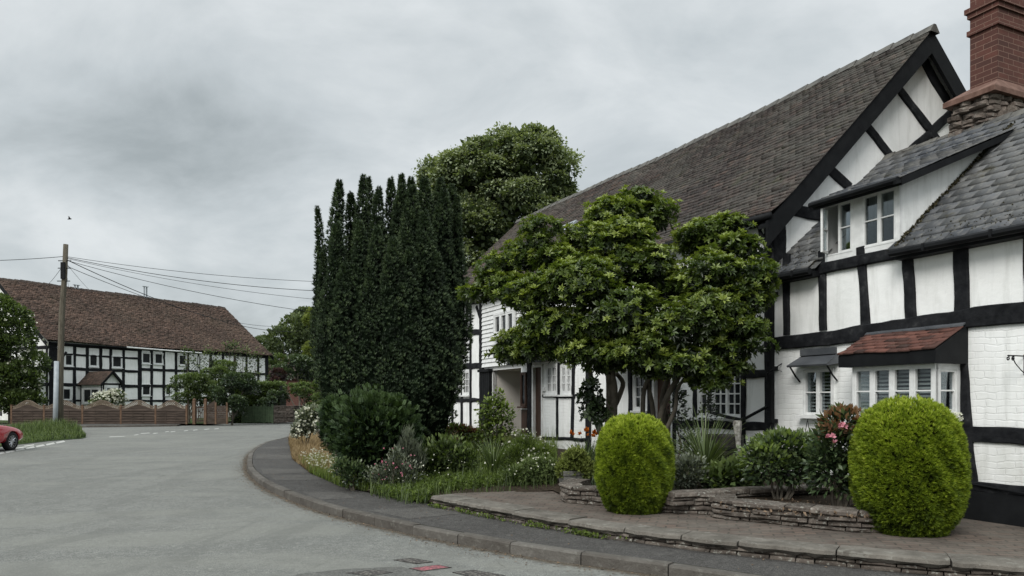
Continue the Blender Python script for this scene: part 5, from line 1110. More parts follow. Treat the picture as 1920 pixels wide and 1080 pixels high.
def wire(p, q, sag, label, r=.017):
    p, q = Vector(p), Vector(q); mb = MB(); pts = []
    for i in range(25): t = i / 24; v = p.lerp(q, t); v.z -= sag * 4 * t * (1 - t); pts.append(v)
    mb.tube(pts, r, 4); o = mb.build('overhead_wire', M['black']); tag(o, label, 'wire', 'telephone and power wires spreading from the pole')
TP = Vector((PX + .3, 40.5, 9.55))
wire(TP, at(960, 524, 44), .7, 'uppermost thin wire running from the pole top right toward the yew', .013)
wire(TP - Vector((0, 0, .05)), at(960, 536, 44), 1.0, 'thick dark wire running right from the pole top, second highest at the yew')
wire(TP - Vector((0, 0, .1)), at(960, 575, 44), .8, 'wire meeting the yew below the thick dark wire', .011)
wire(TP - Vector((0, 0, .2)), at(960, 610, 44), .9, 'lowest of the wires reaching the yew directly from the pole', .014)
wire(TP - Vector((0, 0, .15)), at(560, 622, 84), 1.1, 'lower wire sloping from the pole over the farmhouse roof toward the distant trees', .022)
wire(TP - Vector((0, 0, .5)), at(545, 612, 84), 1.0, 'faint wire sloping over the farmhouse ridge just above its lower neighbour', .016)
wire(TP, at(-300, 480, 36), .25, 'wire running left out of view from the pole top', .016)
wire(TP - Vector((0, 0, .3)), Fs.world(1.0, .2, 6.6), .1, 'drop wire from the pole to the left end of the farmhouse eaves', .012)
wire(TP - Vector((0, 0, .3)), Fs.world(5.5, 7.0, 11.6), .1, 'drop wire falling right of the pole to the farmhouse ridge', .012)
wire(TP - Vector((0, 0, .3)), Fs.world(7.6, 7.0, 11.6), .1, 'drop wire falling farthest right of the pole to the farmhouse ridge', .012)
wire(TP - Vector((0, 0, .3)), at(90, 533, 62), .1, 'short drop wire falling left of the pole to the farmhouse ridge', .012)
# ================================================================ red car (parked facing away)
CAR = thing('parked_car', 'red car with silver alloy wheels at the left edge beside the dashed white line', 'car', (-18.02, 23.0, 0))
def car():
    # local: +y forward; right side at x=+.82
    prof = [(-1.95, .35, .55, .72), (-2.0, .55, .68, .78), (-1.95, .85, .98, .80), (-1.6, .95, 1.05, .83)]
    secs = []   # (y, zbottom, zbelt, zroof, halfwidth_body, halfwidth_roof)
    S = [(-1.98, .42, .80, .86, .70, .60), (-1.85, .26, .95, 1.08, .80, .62), (-1.5, .22, .99, 1.34, .85, .62), (-.9, .20, .98, 1.44, .86, .60), (-.1, .19, .96, 1.45, .87, .60), (.5, .19, .95, 1.40, .87, .61), (.95, .20, .94, 1.22, .87, .66), (1.35, .21, .93, 1.00, .87, .74), (1.9, .22, .90, .97, .93, .76), (2.5, .24, .84, .91, .93, .74), (3.0, .25, .78, .83, .91, .68), (3.4, .27, .68, .72, .84, .55), (3.55, .32, .56, .60, .70, .40), (3.6, .38, .50, .52, .50, .35)]
    S = [(y - .1, *r) for y, *r in S]
    V = []; Fc = []; K = 12; M_ = []
    for y, zb, zl, zr, wb, wr in S:
        half = [(0, zb), (wb * .86, zb), (wb * .98, zb + .12), (wb, zl * .62 + zb * .2), (wb * .965, zl), (wr * 1.02 + (wb - wr) * .15, zl + (zr - zl) * .45), (wr * .94, zr - .035), (wr * .6, zr), (0, zr + .01)]
        V.append([(x, y, z) for x, z in half] + [(-x, y, z) for x, z in half[-2:0:-1]])
    n = len(V[0]); vs = [v for r in V for v in r]; 
    for i in range(len(V) - 1):
        for j in range(n): Fc.append((i * n + j, (i + 1) * n + j, (i + 1) * n + (j + 1) % n, i * n + (j + 1) % n))
    Fc.append(tuple(range(n))); Fc.append(tuple((len(V) - 1) * n + j for j in range(n))[::-1])
    paint = N('red_car_paint', .22, .6); paint.col((.36, .010, .020)); paint.b.inputs['Coat Weight'].default_value = .8; paint.b.inputs['Coat Roughness'].default_value = .05
    mb = MB(); mb.add(vs, Fc)
    body = mb.build('body', [paint.m], CAR, smooth=True); ss = body.modifiers.new('s', 'SUBSURF'); ss.levels = 1; ss.render_levels = 2
    # wheel arches cut by booleans
    for y in (-1.3, 2.62):
        cb = MB(); cb.tube([(-1.2, y, .32), (1.2, y, .32)], .355, 24); cut = cb.build('wheel_arch_cutter', M['dark'], None)
        bm = body.modifiers.new('b', 'BOOLEAN'); bm.operation = 'DIFFERENCE'; bm.object = cut; bm.solver = 'EXACT'; cut.location = CAR.location
        bpy.context.view_layer.update()
    dg = bpy.context.evaluated_depsgraph_get(); ev = body.evaluated_get(dg); me = bpy.data.meshes.new_from_object(ev); body.modifiers.clear(); body.data = me
    for o in [o for o in bpy.data.objects if o.name.startswith('wheel_arch_cutter')]: bpy.data.objects.remove(o)
    tyre = simple('tyre_rubber', (.008, .008, .009), None, rough=.8); rim = simple('alloy', (.45, .46, .48), (.6, .61, .62), 4, .3, .5, metal=.8)
    for y in (-1.3, 2.62):
        for s_ in (-1, 1):
            x = .79 * s_; t = MB(); pr = [(.19, -.09), (.21, -.105), (.29, -.105), (.315, -.08), (.32, 0), (.315, .08), (.29, .105), (.21, .105), (.19, .09)]; k = 28
            for (r, u) in pr:
                for j in range(k): a = 2 * math.pi * j / k; t.v.append((u, r * math.cos(a), r * math.sin(a)))
            for i in range(len(pr) - 1):
                for j in range(k): t.f.append((i * k + j, i * k + (j + 1) % k, (i + 1) * k + (j + 1) % k, (i + 1) * k + j)); t.mi.append(0)
            wo = t.build('wheel', tyre, CAR, smooth=True); wo.location = (x, y, .32)
            r_ = MB(); o_ = .07 * s_; r_.tube([(o_ - .02 * s_, 0, 0), (o_ + .015 * s_, 0, 0)], .055, 12)
            for j in range(10):
                a = 2 * math.pi * j / 10; r_.tube([(o_, .04 * math.cos(a), .04 * math.sin(a)), (o_ + .01 * s_, .2 * math.cos(a), .2 * math.sin(a))], [.018, .014], 4)
            for j in range(28):
                a0, a1 = 2 * math.pi * j / 28, 2 * math.pi * (j + 1) / 28; r_.add([(o_ - .03 * s_, .215 * math.cos(a0), .215 * math.sin(a0)), (o_ + .03 * s_, .215 * math.cos(a0), .215 * math.sin(a0)), (o_ + .03 * s_, .215 * math.cos(a1), .215 * math.sin(a1)), (o_ - .03 * s_, .215 * math.cos(a1), .215 * math.sin(a1)),
                         (o_ + .03 * s_, .195 * math.cos(a0), .195 * math.sin(a0)), (o_ + .03 * s_, .195 * math.cos(a1), .195 * math.sin(a1))], [(0, 1, 2, 3), (1, 4, 5, 2)])
            r_.build('rim', rim, wo); d = MB(); d.tube([(o_ - .10 * s_, 0, 0), (o_ - .06 * s_, 0, 0)], .19, 20); d.build('brake_disc', M['dark'], wo)
    for s_ in (-1, 1):
        g = MB(); P = lambda y, z, x: (x * s_, y, z)
        g.add([P(-.9, 1.02, .835), P(.9, 1.0, .845), P(.38, 1.33, .70), P(-.8, 1.36, .70)], [(0, 1, 2, 3)]); g.add([P(-1.55, 1.05, .82), P(-.98, 1.02, .835), P(-.88, 1.36, .70), P(-1.35, 1.28, .70)], [(0, 1, 2, 3)]); g.build('side_window', M['dglass'], CAR)
        m_ = MB(); m_.lathe((.98 * s_, .86, .98), [(0, -.06), (.08, -.05), (.105, 0), (.09, .06), (0, .08)], 10); m_.tube([(.84 * s_, .86, .98), (.98 * s_, .86, .98)], .025, 6); m_.build('wing_mirror', paint.m, CAR, smooth=True)
        t = MB(); t.box(.845 * s_ - .012, .845 * s_ + .012, -.95, 1.9, .235, .265); t.build('sill_trim', M['black'], CAR)
        l = MB(); l.lathe((.60 * s_, 3.12, .56), [(0, -.07), (.12, -.05), (.15, 0), (.12, .06), (0, .08)], 12); l.build('headlight', M['glass'], CAR)
        l = MB(); l.box(.52 * s_ - .12, .52 * s_ + .12, -2.1, -2.03, .72, .84); l.build('tail_light', simple('tail_light', (.3, .01, .01), None, rough=.2), CAR)
    g = MB(); g.add([(-.62, .42, 1.41), (.62, .42, 1.41), (.74, 1.15, 1.0), (-.74, 1.15, 1.0)], [(0, 1, 2, 3)]); g.build('windscreen', M['dglass'], CAR)
    g = MB(); g.add([(-.58, -1.68, 1.33), (.58, -1.68, 1.33), (.68, -1.98, 1.04), (-.68, -1.98, 1.04)], [(0, 1, 2, 3)]); g.build('rear_window', M['dglass'], CAR)
car()
# bird
b = MB(); p = at(130, 411, 60); b.tube([p + Vector((-.16, 0, 0)), p + Vector((-.05, 0, .02)), p + Vector((.12, 0, .03)), p + Vector((.2, 0, .02))], [.01, .05, .05, .01], 6); b.add([p + Vector(v) for v in ((-.05, 0, .03), (.08, 0, .03), (-.06, .15, .30), (-.05, 0, .03), (.08, 0, .03), (0, -.18, .25))], [(0, 1, 2), (3, 4, 5)]); tag(b.build('bird', M['black']), 'tiny dark bird flying in the cloudy sky above the pole', 'bird')
# ================================================================ vegetation
def E(px, py, Y, rx, ry, rd=None):     # pixel ellipse at depth -> ellipsoid in metres
    p = at(px, py, Y); k = Y / FP_; rd = rx if rd is None else rd; return (p.x, p.y, p.z, rx * k, rd * k, ry * k)
def plant(name, label, cat, loc, group=None): return thing(name, label, cat, loc, 0, group)
def fol(parent, clumps, n, size, T, mat, seed, name='foliage', **k):
    L = parent.location; c = [(x - L.x, y - L.y, z - L.z, a, b, d) for x, y, z, a, b, d in clumps]; return crown(name, c, n, size, T, mat, parent, np.random.default_rng(seed), **k)
# ---- two clipped golden conifers
def topiary(base, R_, H, label, seed, lean=0.0, p=2.6, wide=.42, n=30000):
    T = plant('clipped_conifer', label, 'topiary', base, 'clipped golden conifers on the terrace'); r = np.random.default_rng(seed)
    u = r.uniform(-1, 1, n * 2); a = r.uniform(0, 2 * math.pi, n * 2)
    def prof(u):     # u -1 bottom .. 1 top
        top = np.clip((u - (wide * 2 - 1)) / (2 - wide * 2), 0, 1); bot = np.clip(((wide * 2 - 1) - u) / (wide * 2), 0, 1); return np.where(u > wide * 2 - 1, (1 - top ** p) ** (1 / 2.15), (1 - .42 * bot ** 2.2))
    rr = prof(u); keep = r.uniform(0, 1, n * 2) < rr; u, a, rr = u[keep][:n], a[keep][:n], rr[keep][:n]; n = len(u)
    lump = 1 + .045 * np.sin(a * 5 + u * 4 + seed) * np.cos(u * 6 + a * 2) + .03 * np.sin(a * 11 + u * 9)
    lay = r.uniform(0, 1, n); dep = np.where(lay < .25, r.uniform(.86, .97, n), 1 + r.normal(0, .012, n)); rad = R_ * rr * lump * dep
    z = (u + 1) / 2 * H * np.where(u > .5, dep, 1); P = np.stack([rad * np.cos(a) + lean * z, rad * np.sin(a), z], 1)
    du = 2e-2; slope = (prof(np.clip(u + du, -1, 1)) - prof(np.clip(u - du, -1, 1))) / (2 * du); nz_ = -slope * R_ / (H / 2); Nn = np.stack([np.cos(a), np.sin(a), np.clip(nz_, -.6, 6)], 1); Nn /= np.linalg.norm(Nn, axis=1, keepdims=True)
    D = Nn + np.array([0, 0, .55]) + r.normal(0, .35, (n, 3)); pat = .5 + .5 * np.sin(P[:, 0] * 17 + seed) * np.sin(P[:, 2] * 19) * np.sin(P[:, 1] * 15 + 2)
    sh = .47 + .20 * Nn[:, 2] + .16 * pat + r.normal(0, .13, n) - np.where(dep < .98, .32, 0) + .10 * np.clip(P[:, 2] / H - .5, -1, 1) - .10 * np.clip(.25 - P[:, 2] / H, 0, 1) * 4  # tone imitates shading: inner sprays and base darker, top lighter
    # shaded hollows painted into the colour only, no dents in the form
    hol_shade = np.sin(a * 7 + seed * 3 + z * 5) * np.sin(z * 13 + a * 4) * np.sin(a * 3 - z * 8); sh = sh - .30 * np.clip(hol_shade - .20, 0, 1) * 2 + r.normal(0, .05, n)
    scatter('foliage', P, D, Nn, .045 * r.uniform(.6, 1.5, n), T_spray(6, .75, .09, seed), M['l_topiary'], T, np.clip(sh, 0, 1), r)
    mb = MB(); mb.lathe((0, 0, 0), [(0.05, -.02)] + [(float(R_ * prof(np.array([v]))[0] * .87), float((v + 1) / 2 * H * .95) + .01) for v in np.linspace(-1, .97, 14)] + [(0.0, H * .95)], 20); mb.build('inner_body', simple('inner_body_dark', (.012, .016, .004), (.03, .036, .008), 20, 1, 0, .8, 30), T, smooth=True)  # solid near-black body closes the gaps behind the sprays
    mb = MB(); mb.tube([(0, 0, -.08), (0, 0, .3)], .05, 8); mb.build('stem', M['bark'], T)
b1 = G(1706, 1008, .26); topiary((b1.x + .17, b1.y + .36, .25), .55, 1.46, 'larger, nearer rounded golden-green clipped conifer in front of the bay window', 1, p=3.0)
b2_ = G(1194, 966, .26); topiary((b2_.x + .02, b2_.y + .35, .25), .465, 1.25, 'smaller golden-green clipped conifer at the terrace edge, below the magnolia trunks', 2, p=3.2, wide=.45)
# ---- Irish yew
YW = plant('irish_yew', 'tall dense dark green Irish yew with many upright spires', 'tree', (at(735, 860, 16).x, 16.0, .15))
def yew():
    r = np.random.default_rng(5); cols = []
    tips = [(598, 392, 16.2, .14), (603, 470, 15.9, .15), (633, 343, 16.2, .25), (628, 420, 15.6, .26), (661, 366, 16.5, .26), (682, 333, 16.3, .20), (692, 336, 16.8, .20), (672, 420, 15.3, .30), (713, 356, 15.9, .24), (703, 430, 15.2, .28), (737, 338, 16.2, .24), (755, 330, 16.7, .22), (752, 350, 15.9, .30), (776, 352, 15.5, .30), (775, 338, 16.6, .28),
            (800, 338, 16.1, .34), (800, 400, 15.3, .34), (822, 338, 16.6, .32), (828, 360, 15.7, .34), (846, 350, 16.3, .30), (858, 372, 16.0, .22), (735, 450, 15.0, .33), (765, 470, 14.95, .33), (690, 520, 15.0, .30), (650, 500, 15.2, .32), (820, 480, 15.2, .36), (620, 560, 15.4, .28), (845, 450, 15.9, .30), (700, 620, 14.9, .33), (780, 600, 14.8, .36), (740, 640, 14.75, .36), (660, 640, 15.0, .32), (825, 600, 15.2, .34)]
    allP = []; allN = []; allS = []
    for (px, py, Y, R_) in tips:
        tip = at(px, py, Y); bx = at(735 + (px - 735) * .46, 850, Y).x; base = np.array([bx, Y * .5 + 8.0 if False else (Y + 16) / 2, .4]); n = int(1700 * R_ / .3 * (tip.z - .4) / 5.5 * 2.5); t = r.uniform(0.02, 1, n) ** .9
        q = np.clip(t / .58, 0, 1); bend = 1 - (1 - q) ** 1.7; ax = base[0] + (tip.x - base[0]) * bend; ay = base[1] + (tip.y - base[1]) * bend; az = .4 + (tip.z - .4) * t
        ax = ax + .05 * np.sin(t * 9 + px); rad = R_ * 1.06 * (np.clip((1 - t) / .40, 0, 1) ** .70 * .92 + .08) * (.75 + .25 * np.clip(t / .3, 0, 1)); a = r.uniform(0, 2 * math.pi, n)
        lump = 1 + .20 * np.sin(t * 44 + a * 2 + px) * np.sin(a * 3 + t * 21 + py) + .13 * np.sin(t * 73 + a * 5) + r.normal(0, .07, n); inn = r.uniform(0, 1, n) < .2; lump = np.where(inn, r.uniform(.4, .8, n), lump)
        P = np.stack([ax + rad * lump * np.cos(a), ay + rad * lump * np.sin(a), az + .05 * np.sin(a * 4 + t * 30)], 1); allP.append(P); Nn = np.stack([np.cos(a), np.sin(a), 0 * a + .2], 1); allN.append(Nn)
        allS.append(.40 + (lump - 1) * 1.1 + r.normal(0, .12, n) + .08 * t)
    P = np.concatenate(allP); Nn = np.concatenate(allN); S = np.concatenate(allS); own = np.concatenate([np.full(len(q), i) for i, q in enumerate(allP)]); L = np.array(YW.location); keep = np.ones(len(P), bool); near = np.full(len(P), 9.0)
    for i, (px, py, Y, R_) in enumerate(tips):
        tip = at(px, py, Y); bx = at(735 + (px - 735) * .46, 850, Y).x; by = (Y + 16) / 2; t = np.clip((P[:, 2] - .4) / (tip.z - .4), 0, 1.2); q = np.clip(t / .58, 0, 1); bend = 1 - (1 - q) ** 1.7
        ax = bx + (tip.x - bx) * bend + .05 * np.sin(t * 9 + px); ay = by + (tip.y - by) * bend; rr = R_ * 1.06 * (np.clip((1 - t) / .40, 0, 1) ** .70 * .92 + .08) * (.75 + .25 * np.clip(t / .3, 0, 1)); dd = np.hypot(P[:, 0] - ax, P[:, 1] - ay) / rr; dd = np.where((own == i) | (t > 1), 9, dd); near = np.minimum(near, dd)
    keep = near > .82; S = S - .30 * np.clip((1.30 - near) / .4, 0, 1) + .10; P, Nn, S = P[keep], Nn[keep], S[keep]; D = Nn * .55 + np.array([0, 0, .9]) + r.normal(0, .25, P.shape)  # grooves between spires darkened in the colour, standing in for shade
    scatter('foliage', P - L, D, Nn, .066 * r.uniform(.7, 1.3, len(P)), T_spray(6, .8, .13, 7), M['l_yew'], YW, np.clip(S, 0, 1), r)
    core = MB()
    for (px, py, Y, R_) in tips:
        tip = at(px, py, Y) - Vector(L); bx = at(735 + (px - 735) * .46, 850, Y).x - L[0]; by = (Y + 16) / 2 - L[1]; pts = []; rad = []
        for k in range(8):
            t = k / 7 * .93; q = min(1, t / .58); bend = 1 - (1 - q) ** 1.7; pts.append((bx + (tip.x - bx) * bend, by + (tip.y - by) * bend, .1 + (tip.z - .3) * t)); rad.append(max(.01, R_ * .78 * min(1, (1 - t) / .42) ** .75))
        core.tube(pts, rad, 7)
    core.build('spire_cores', simple('yew_core', (.004, .007, .004), (.010, .016, .009), 12, 1, 0, .8, 20), YW)  # solid near-black cores block sight through the spires
    mb = MB(); mb.tube([(0, 0, -.1), (.05, .02, .5), (-.03, 0, 1.4)], [.32, .26, .22], 9); mb.build('trunk', M['bark'], YW)
yew()
YS = plant('yew_shrub', 'spreading dark green yew shrub with feathery shoots at the foot of the tall yew', 'shrub', (at(690, 880, 13.9).x, 13.9, .2))
cl = [E(650, 812, 14.1, 30, 36), E(690, 815, 13.8, 48, 58, 45), E(628, 780, 14.3, 20, 24), E(738, 822, 14.0, 38, 48), E(700, 785, 14.0, 40, 26), E(672, 850, 13.6, 28, 34), E(722, 768, 14.1, 30, 16), E(655, 768, 14.4, 18, 10), E(622, 812, 14.2, 13, 20), E(745, 758, 14.2, 14, 9)]
fol(YS, cl, 26000, .115, T_pinna(7, .07, 6), M['l_yewlow'], 31, up=.6, rnd=.45, inner=.3, rag=.24, cull=.45, zflat=.9, shade_bias=-.16)
def stems(parent, pts, r0=.03, r1=.012, mat=None, name='stems'):
    mb = MB(); L = Vector(parent.location)
    for a, b in pts: limb(mb, Vector(a) - L, Vector(b) - L, r0, r1, .04, 4, 5)
    mb.build(name, mat or M['bark'], parent)
stems(YS, [((YS.location.x, 13.9, .1), c[:3]) for c in cl], .05, .02)
# ---- magnolia in front of the long house
MG = plant('magnolia_tree', 'spreading multi-stemmed magnolia with glossy mid-green leaves in front of the long house', 'tree', (at(1150, 800, 12.5).x, 12.5, .3))
L_ = [(1200, 378, 36, 28, 12.4), (1150, 405, 42, 32, 12.3), (1225, 410, 36, 38, 12.5), (1100, 452, 50, 32, 12.2), (1170, 455, 62, 42, 11.9), (1050, 490, 50, 32, 12.2), (975, 485, 36, 30, 12.3), (1012, 425, 9, 18, 12.2), (1014, 462, 22, 24, 12.2), (925, 528, 36, 32, 12.6), (903, 550, 24, 20, 12.7), (935, 500, 26, 20, 12.5), (960, 540, 38, 32, 12.2),
      (1005, 555, 58, 42, 11.8), (1090, 540, 78, 62, 11.6), (1190, 500, 78, 50, 11.9), (1240, 545, 52, 48, 12.0), (1160, 590, 90, 58, 11.4), (1050, 615, 70, 46, 11.7), (975, 640, 38, 24, 12.2), (958, 662, 24, 18, 12.3), (1010, 655, 45, 28, 12.0), (1110, 655, 72, 40, 11.7), (1200, 660, 72, 50, 11.4), (1140, 684, 44, 18, 12.0),
      (1330, 440, 46, 28, 11.9), (1312, 462, 22, 24, 12.1), (1368, 425, 30, 18, 11.7), (1385, 470, 38, 34, 11.4), (1418, 520, 32, 36, 11.1), (1340, 520, 66, 48, 11.4), (1400, 560, 40, 38, 11.2), (1330, 590, 70, 50, 11.2), (1270, 620, 66, 50, 11.3), (1390, 615, 34, 32, 11.2), (1360, 655, 52, 36, 11.3), (1290, 680, 66, 38, 11.3), (1230, 690, 44, 22, 11.7), (1370, 690, 36, 22, 11.4), (1405, 655, 14, 10, 11.1), (1330, 708, 34, 12, 11.4)]
cl = [E(px, py, Y, rx * .92, ry * .92, (rx + ry) * .42) for px, py, rx, ry, Y in L_]
L0 = np.array(MG.location)
def clipm(P):
    q = P + L0; nn = (q[:, 0] - Hs.o.x) * Hs.n.x + (q[:, 1] - Hs.o.y) * Hs.n.y; aa = (q[:, 0] - Hs.o.x) * Hs.d.x + (q[:, 1] - Hs.o.y) * Hs.d.y; gx = q[:, 0] / q[:, 1] * FP_ + CX; gy = HY - (q[:, 2] - EYE) / q[:, 1] * FP_
    return nn > .12
cl0 = cl; rm = np.random.default_rng(404); cl = [(a, b, c, d * 1.05, e * 1.05, f * .62) for a, b, c, d, e, f in sub_clumps(cl0, 360, .24, rm, low=-.8, jit=.10)]
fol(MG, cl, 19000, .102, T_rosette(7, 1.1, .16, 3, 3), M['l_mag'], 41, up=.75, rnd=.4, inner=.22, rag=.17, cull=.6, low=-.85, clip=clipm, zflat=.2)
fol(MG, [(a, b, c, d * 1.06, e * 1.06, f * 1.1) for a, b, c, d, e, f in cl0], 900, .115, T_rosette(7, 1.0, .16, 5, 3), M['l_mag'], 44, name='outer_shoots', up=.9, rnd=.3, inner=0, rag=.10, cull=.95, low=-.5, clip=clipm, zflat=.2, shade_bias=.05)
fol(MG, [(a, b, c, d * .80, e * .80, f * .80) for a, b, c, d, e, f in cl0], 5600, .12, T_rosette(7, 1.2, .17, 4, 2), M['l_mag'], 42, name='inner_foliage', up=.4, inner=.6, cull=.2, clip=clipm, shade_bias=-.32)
mb = MB()
def g3(px, py, Y): return at(px, py, Y) - Vector(MG.location)
def path(pts, r0, r1):
    P = [g3(*p) for p in pts]; n = len(P); Q = []
    for i in range(n - 1):
        for k in range(4):
            t = k / 4; a, b, c, d = P[max(i - 1, 0)], P[i], P[i + 1], P[min(i + 2, n - 1)]; Q.append(.5 * ((2 * b) + (c - a) * t + (2 * a - 5 * b + 4 * c - d) * t * t + (3 * b - a - 3 * c + d) * t ** 3))
    Q.append(P[-1]); mb.tube(Q, [r0 + (r1 - r0) * i / (len(Q) - 1) for i in range(len(Q))], 9)
path([(1148, 880, 12.6), (1142, 820, 12.5), (1144, 750, 12.4), (1140, 690, 12.2), (1120, 620, 12.1), (1060, 540, 12.1)], .085, .04)
path([(1140, 840, 12.5), (1122, 800, 12.6), (1110, 760, 12.8), (1107, 700, 12.8), (1085, 630, 12.6), (1010, 560, 12.4)], .06, .03)
path([(1150, 800, 12.5), (1152, 730, 12.3), (1150, 680, 12.2), (1190, 560, 12.2), (1195, 430, 12.4)], .065, .03)
path([(1143, 780, 12.5), (1160, 745, 12.5), (1168, 718, 12.5), (1155, 700, 12.4)], .05, .035)
path([(1215, 860, 12.3), (1206, 790, 12.2), (1208, 730, 12.1), (1225, 690, 12.0), (1250, 580, 12.0)], .045, .03)
path([(1230, 880, 12.1), (1236, 800, 12.0), (1250, 745, 11.9), (1300, 660, 11.8), (1340, 560, 11.6)], .06, .03)
path([(1232, 840, 12.0), (1265, 770, 11.8), (1275, 720, 11.7), (1340, 660, 11.6)], .04, .02)
path([(1205, 860, 12.1), (1225, 790, 12.2), (1215, 720, 12.1), (1200, 640, 12.0)], .05, .03)
path([(1228, 850, 12.2), (1248, 790, 12.2), (1245, 730, 12.2), (1320, 560, 11.8), (1350, 450, 11.7)], .06, .03)
mb.build('trunk', M['bark'], MG, smooth=True)
fol(MG, [E(1110, 755, 12.5, 20, 45, 14), E(1124, 775, 12.4, 18, 26)], 80, .15, T_rosette(5, 1.1, .2, 8, 1), M['l_dark'], 43, name='shoots', inner=.5, cull=0, shade_bias=.1)
# ---- lime tree behind
BT = plant('lime_tree', 'huge rounded lime tree rising behind the long house roof', 'tree', (at(940, 700, 46).x, 46, 0))
big = [E(1000, 330, 46, 82, 88, 100), E(905, 345, 46, 75, 90, 90), E(830, 385, 47, 55, 88, 60), E(948, 318, 46, 60, 72, 80), E(865, 350, 46, 55, 66, 60), E(985, 440, 45, 100, 110, 100), E(880, 470, 45, 80, 120, 90), E(1050, 400, 46, 40, 60, 50), E(960, 600, 46, 110, 120, 110)]
r = np.random.default_rng(77); sc2 = [(a, b, c, d * r.uniform(.8, 1.4), e, f * r.uniform(.6, 1.1)) for a, b, c, d, e, f in sub_clumps(big, 360, .62, r, low=-.6, jit=.14)]
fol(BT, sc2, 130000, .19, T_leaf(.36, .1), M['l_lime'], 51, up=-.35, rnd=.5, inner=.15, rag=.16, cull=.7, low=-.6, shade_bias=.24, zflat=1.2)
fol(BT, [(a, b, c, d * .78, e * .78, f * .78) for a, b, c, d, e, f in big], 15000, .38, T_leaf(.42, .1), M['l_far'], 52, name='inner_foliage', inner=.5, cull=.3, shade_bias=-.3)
mb = MB(); limb(mb, (0, 0, -.2), (0, 0, 6), .6, .45, .1, 5, 10)
for c in big[:5]: limb(mb, (0, 0, 5), Vector(c[:3]) - Vector(BT.location), .3, .08, .4, 6, 6)
mb.build('trunk', M['bark'], BT)
# ---- distant trees and hedges on the left
def tree(label, cat, px, py_base, Y, bigs, k, rad, n, size, mat, seed, name='tree', trunk=True, T=None, **kw):
    t = plant(name, label, cat, (at(px, 700, Y).x, Y, 0)); r = np.random.default_rng(seed); B = [E(a, b, Y + dy, c, d, (c + d) / 2) for a, b, c, d, dy in bigs]
    sc = sub_clumps(B, k, rad, r) if k else B
    fol(t, sc, n, size, T or T_leaf(.35, .1), mat, seed, **kw)
    if trunk:
        mb = MB(); limb(mb, (0, 0, -.1), Vector(B[0][:3]) - Vector(t.location), max(.06, rad * .22), .05, .1, 5, 7)
        for b in B[1:4]: limb(mb, (0, 0, .3), Vector(b[:3]) - Vector(t.location), max(.04, rad * .12), .03, .1, 4, 5)
        mb.build('trunk', M['bark'], t)
    return t
tree('pointed conifer topping the distant treetops left of the yew', 'tree', 574, 0, 125, [(574, 640, 20, 58, 0), (568, 610, 12, 30, 0)], 30, 1.2, 6000, .5, M['l_far'], 61, 'distant_conifer', up=.6, shade_bias=-.12)
tree('broad mid-green tree mass in the distance left of the yew', 'tree', 545, 0, 112, [(548, 660, 38, 50, 0), (530, 640, 20, 22, -3), (585, 655, 28, 50, 4), (556, 620, 24, 24, 0)], 50, 1.6, 12000, .50, M['l_far'], 62, 'distant_tree', shade_bias=.02)
tree('small rounded distant tree just right of the farmhouse roof', 'tree', 492, 0, 120, [(497, 655, 26, 22, 0), (480, 670, 20, 22, 3)], 24, 1.3, 5000, .5, M['l_far'], 63, 'distant_tree', shade_bias=-.1)
tree('tall yellow-green conifer touching the left side of the yew', 'tree', 592, 0, 88, [(594, 640, 13, 60, 0), (585, 690, 16, 50, 0), (590, 610, 9, 30, 0)], 20, .7, 7000, .32, M['l_gold'], 64, 'golden_conifer', up=.5)
tree('dark glossy evergreen bush in the gap beyond the green gate', 'bush', 562, 0, 74, [(558, 700, 32, 36, 0), (585, 712, 24, 30, 2), (530, 712, 22, 26, 0)], 26, .6, 7000, .26, M['l_dark'], 65, 'evergreen_bush')
tree('green bush with pale flower heads at the foot of the distant cottage', 'bush', 515, 0, 80, [(512, 700, 20, 24, 0), (528, 690, 14, 22, 0)], 14, .6, 3000, .26, M['l_mid'], 66, 'garden_bush')
tree('dark purple-leaved shrub right of the farmhouse', 'shrub', 522, 0, 66, [(524, 720, 16, 26, 0), (515, 745, 20, 22, 0)], 12, .5, 3000, .22, M['l_purple'], 67, 'purple_shrub')
tree('low leafy green shrub spilling over the stone wall at the bend', 'shrub', 575, 0, 57, [(570, 748, 34, 30, 0), (596, 742, 26, 34, 1), (560, 735, 24, 18, 0), (598, 770, 22, 30, -2)], 26, .4, 6500, .17, M['l_mid'], 68, 'leafy_shrub')
tree('dark ivy-covered shrub with pale blooms beside the stone wall', 'shrub', 520, 0, 56.5, [(520, 755, 22, 22, 0), (500, 762, 16, 16, 0), (538, 765, 14, 16, 0)], 12, .3, 2600, .15, M['l_dark'], 69, 'ivy_shrub')
hd_ = plant('clipped_hedge', 'clipped green hedge standing behind the green gate', 'hedge', (wx(490, 58), 58, 0))
r = np.random.default_rng(70); n = 7000; hx = r.uniform(wx(440, 58), wx(530, 58), n); face = r.uniform(0, 1, n) < .6; hy = np.where(face, 57.2, r.uniform(57.2, 59, n)) + r.normal(0, .06, n); hz2 = np.where(face, r.uniform(.1, 3.0, n), 3.0) + r.normal(0, .08, n); P = np.stack([hx, hy, hz2], 1) - np.array(hd_.location)
scatter('foliage', P, np.where(face[:, None], np.array([0, -.8, .5]), np.array([0, -.2, 1.0])) + r.normal(0, .4, (n, 3)), np.tile(np.array([0, -.3, 1.0]), (n, 1)), .15 * r.uniform(.7, 1.3, n), T_leaf(.35), M['l_mid'], hd_, np.clip(.42 + np.where(face, -.05, .25) + r.normal(0, .15, n), 0, 1), r)
mb = MB(); mb.box(wx(440, 58) - hd_.location.x, wx(530, 58) - hd_.location.x, -.7, .9, 0, 2.9); mb.build('twigs', simple('hedge_core', (.01, .014, .006), None, rough=1), hd_)
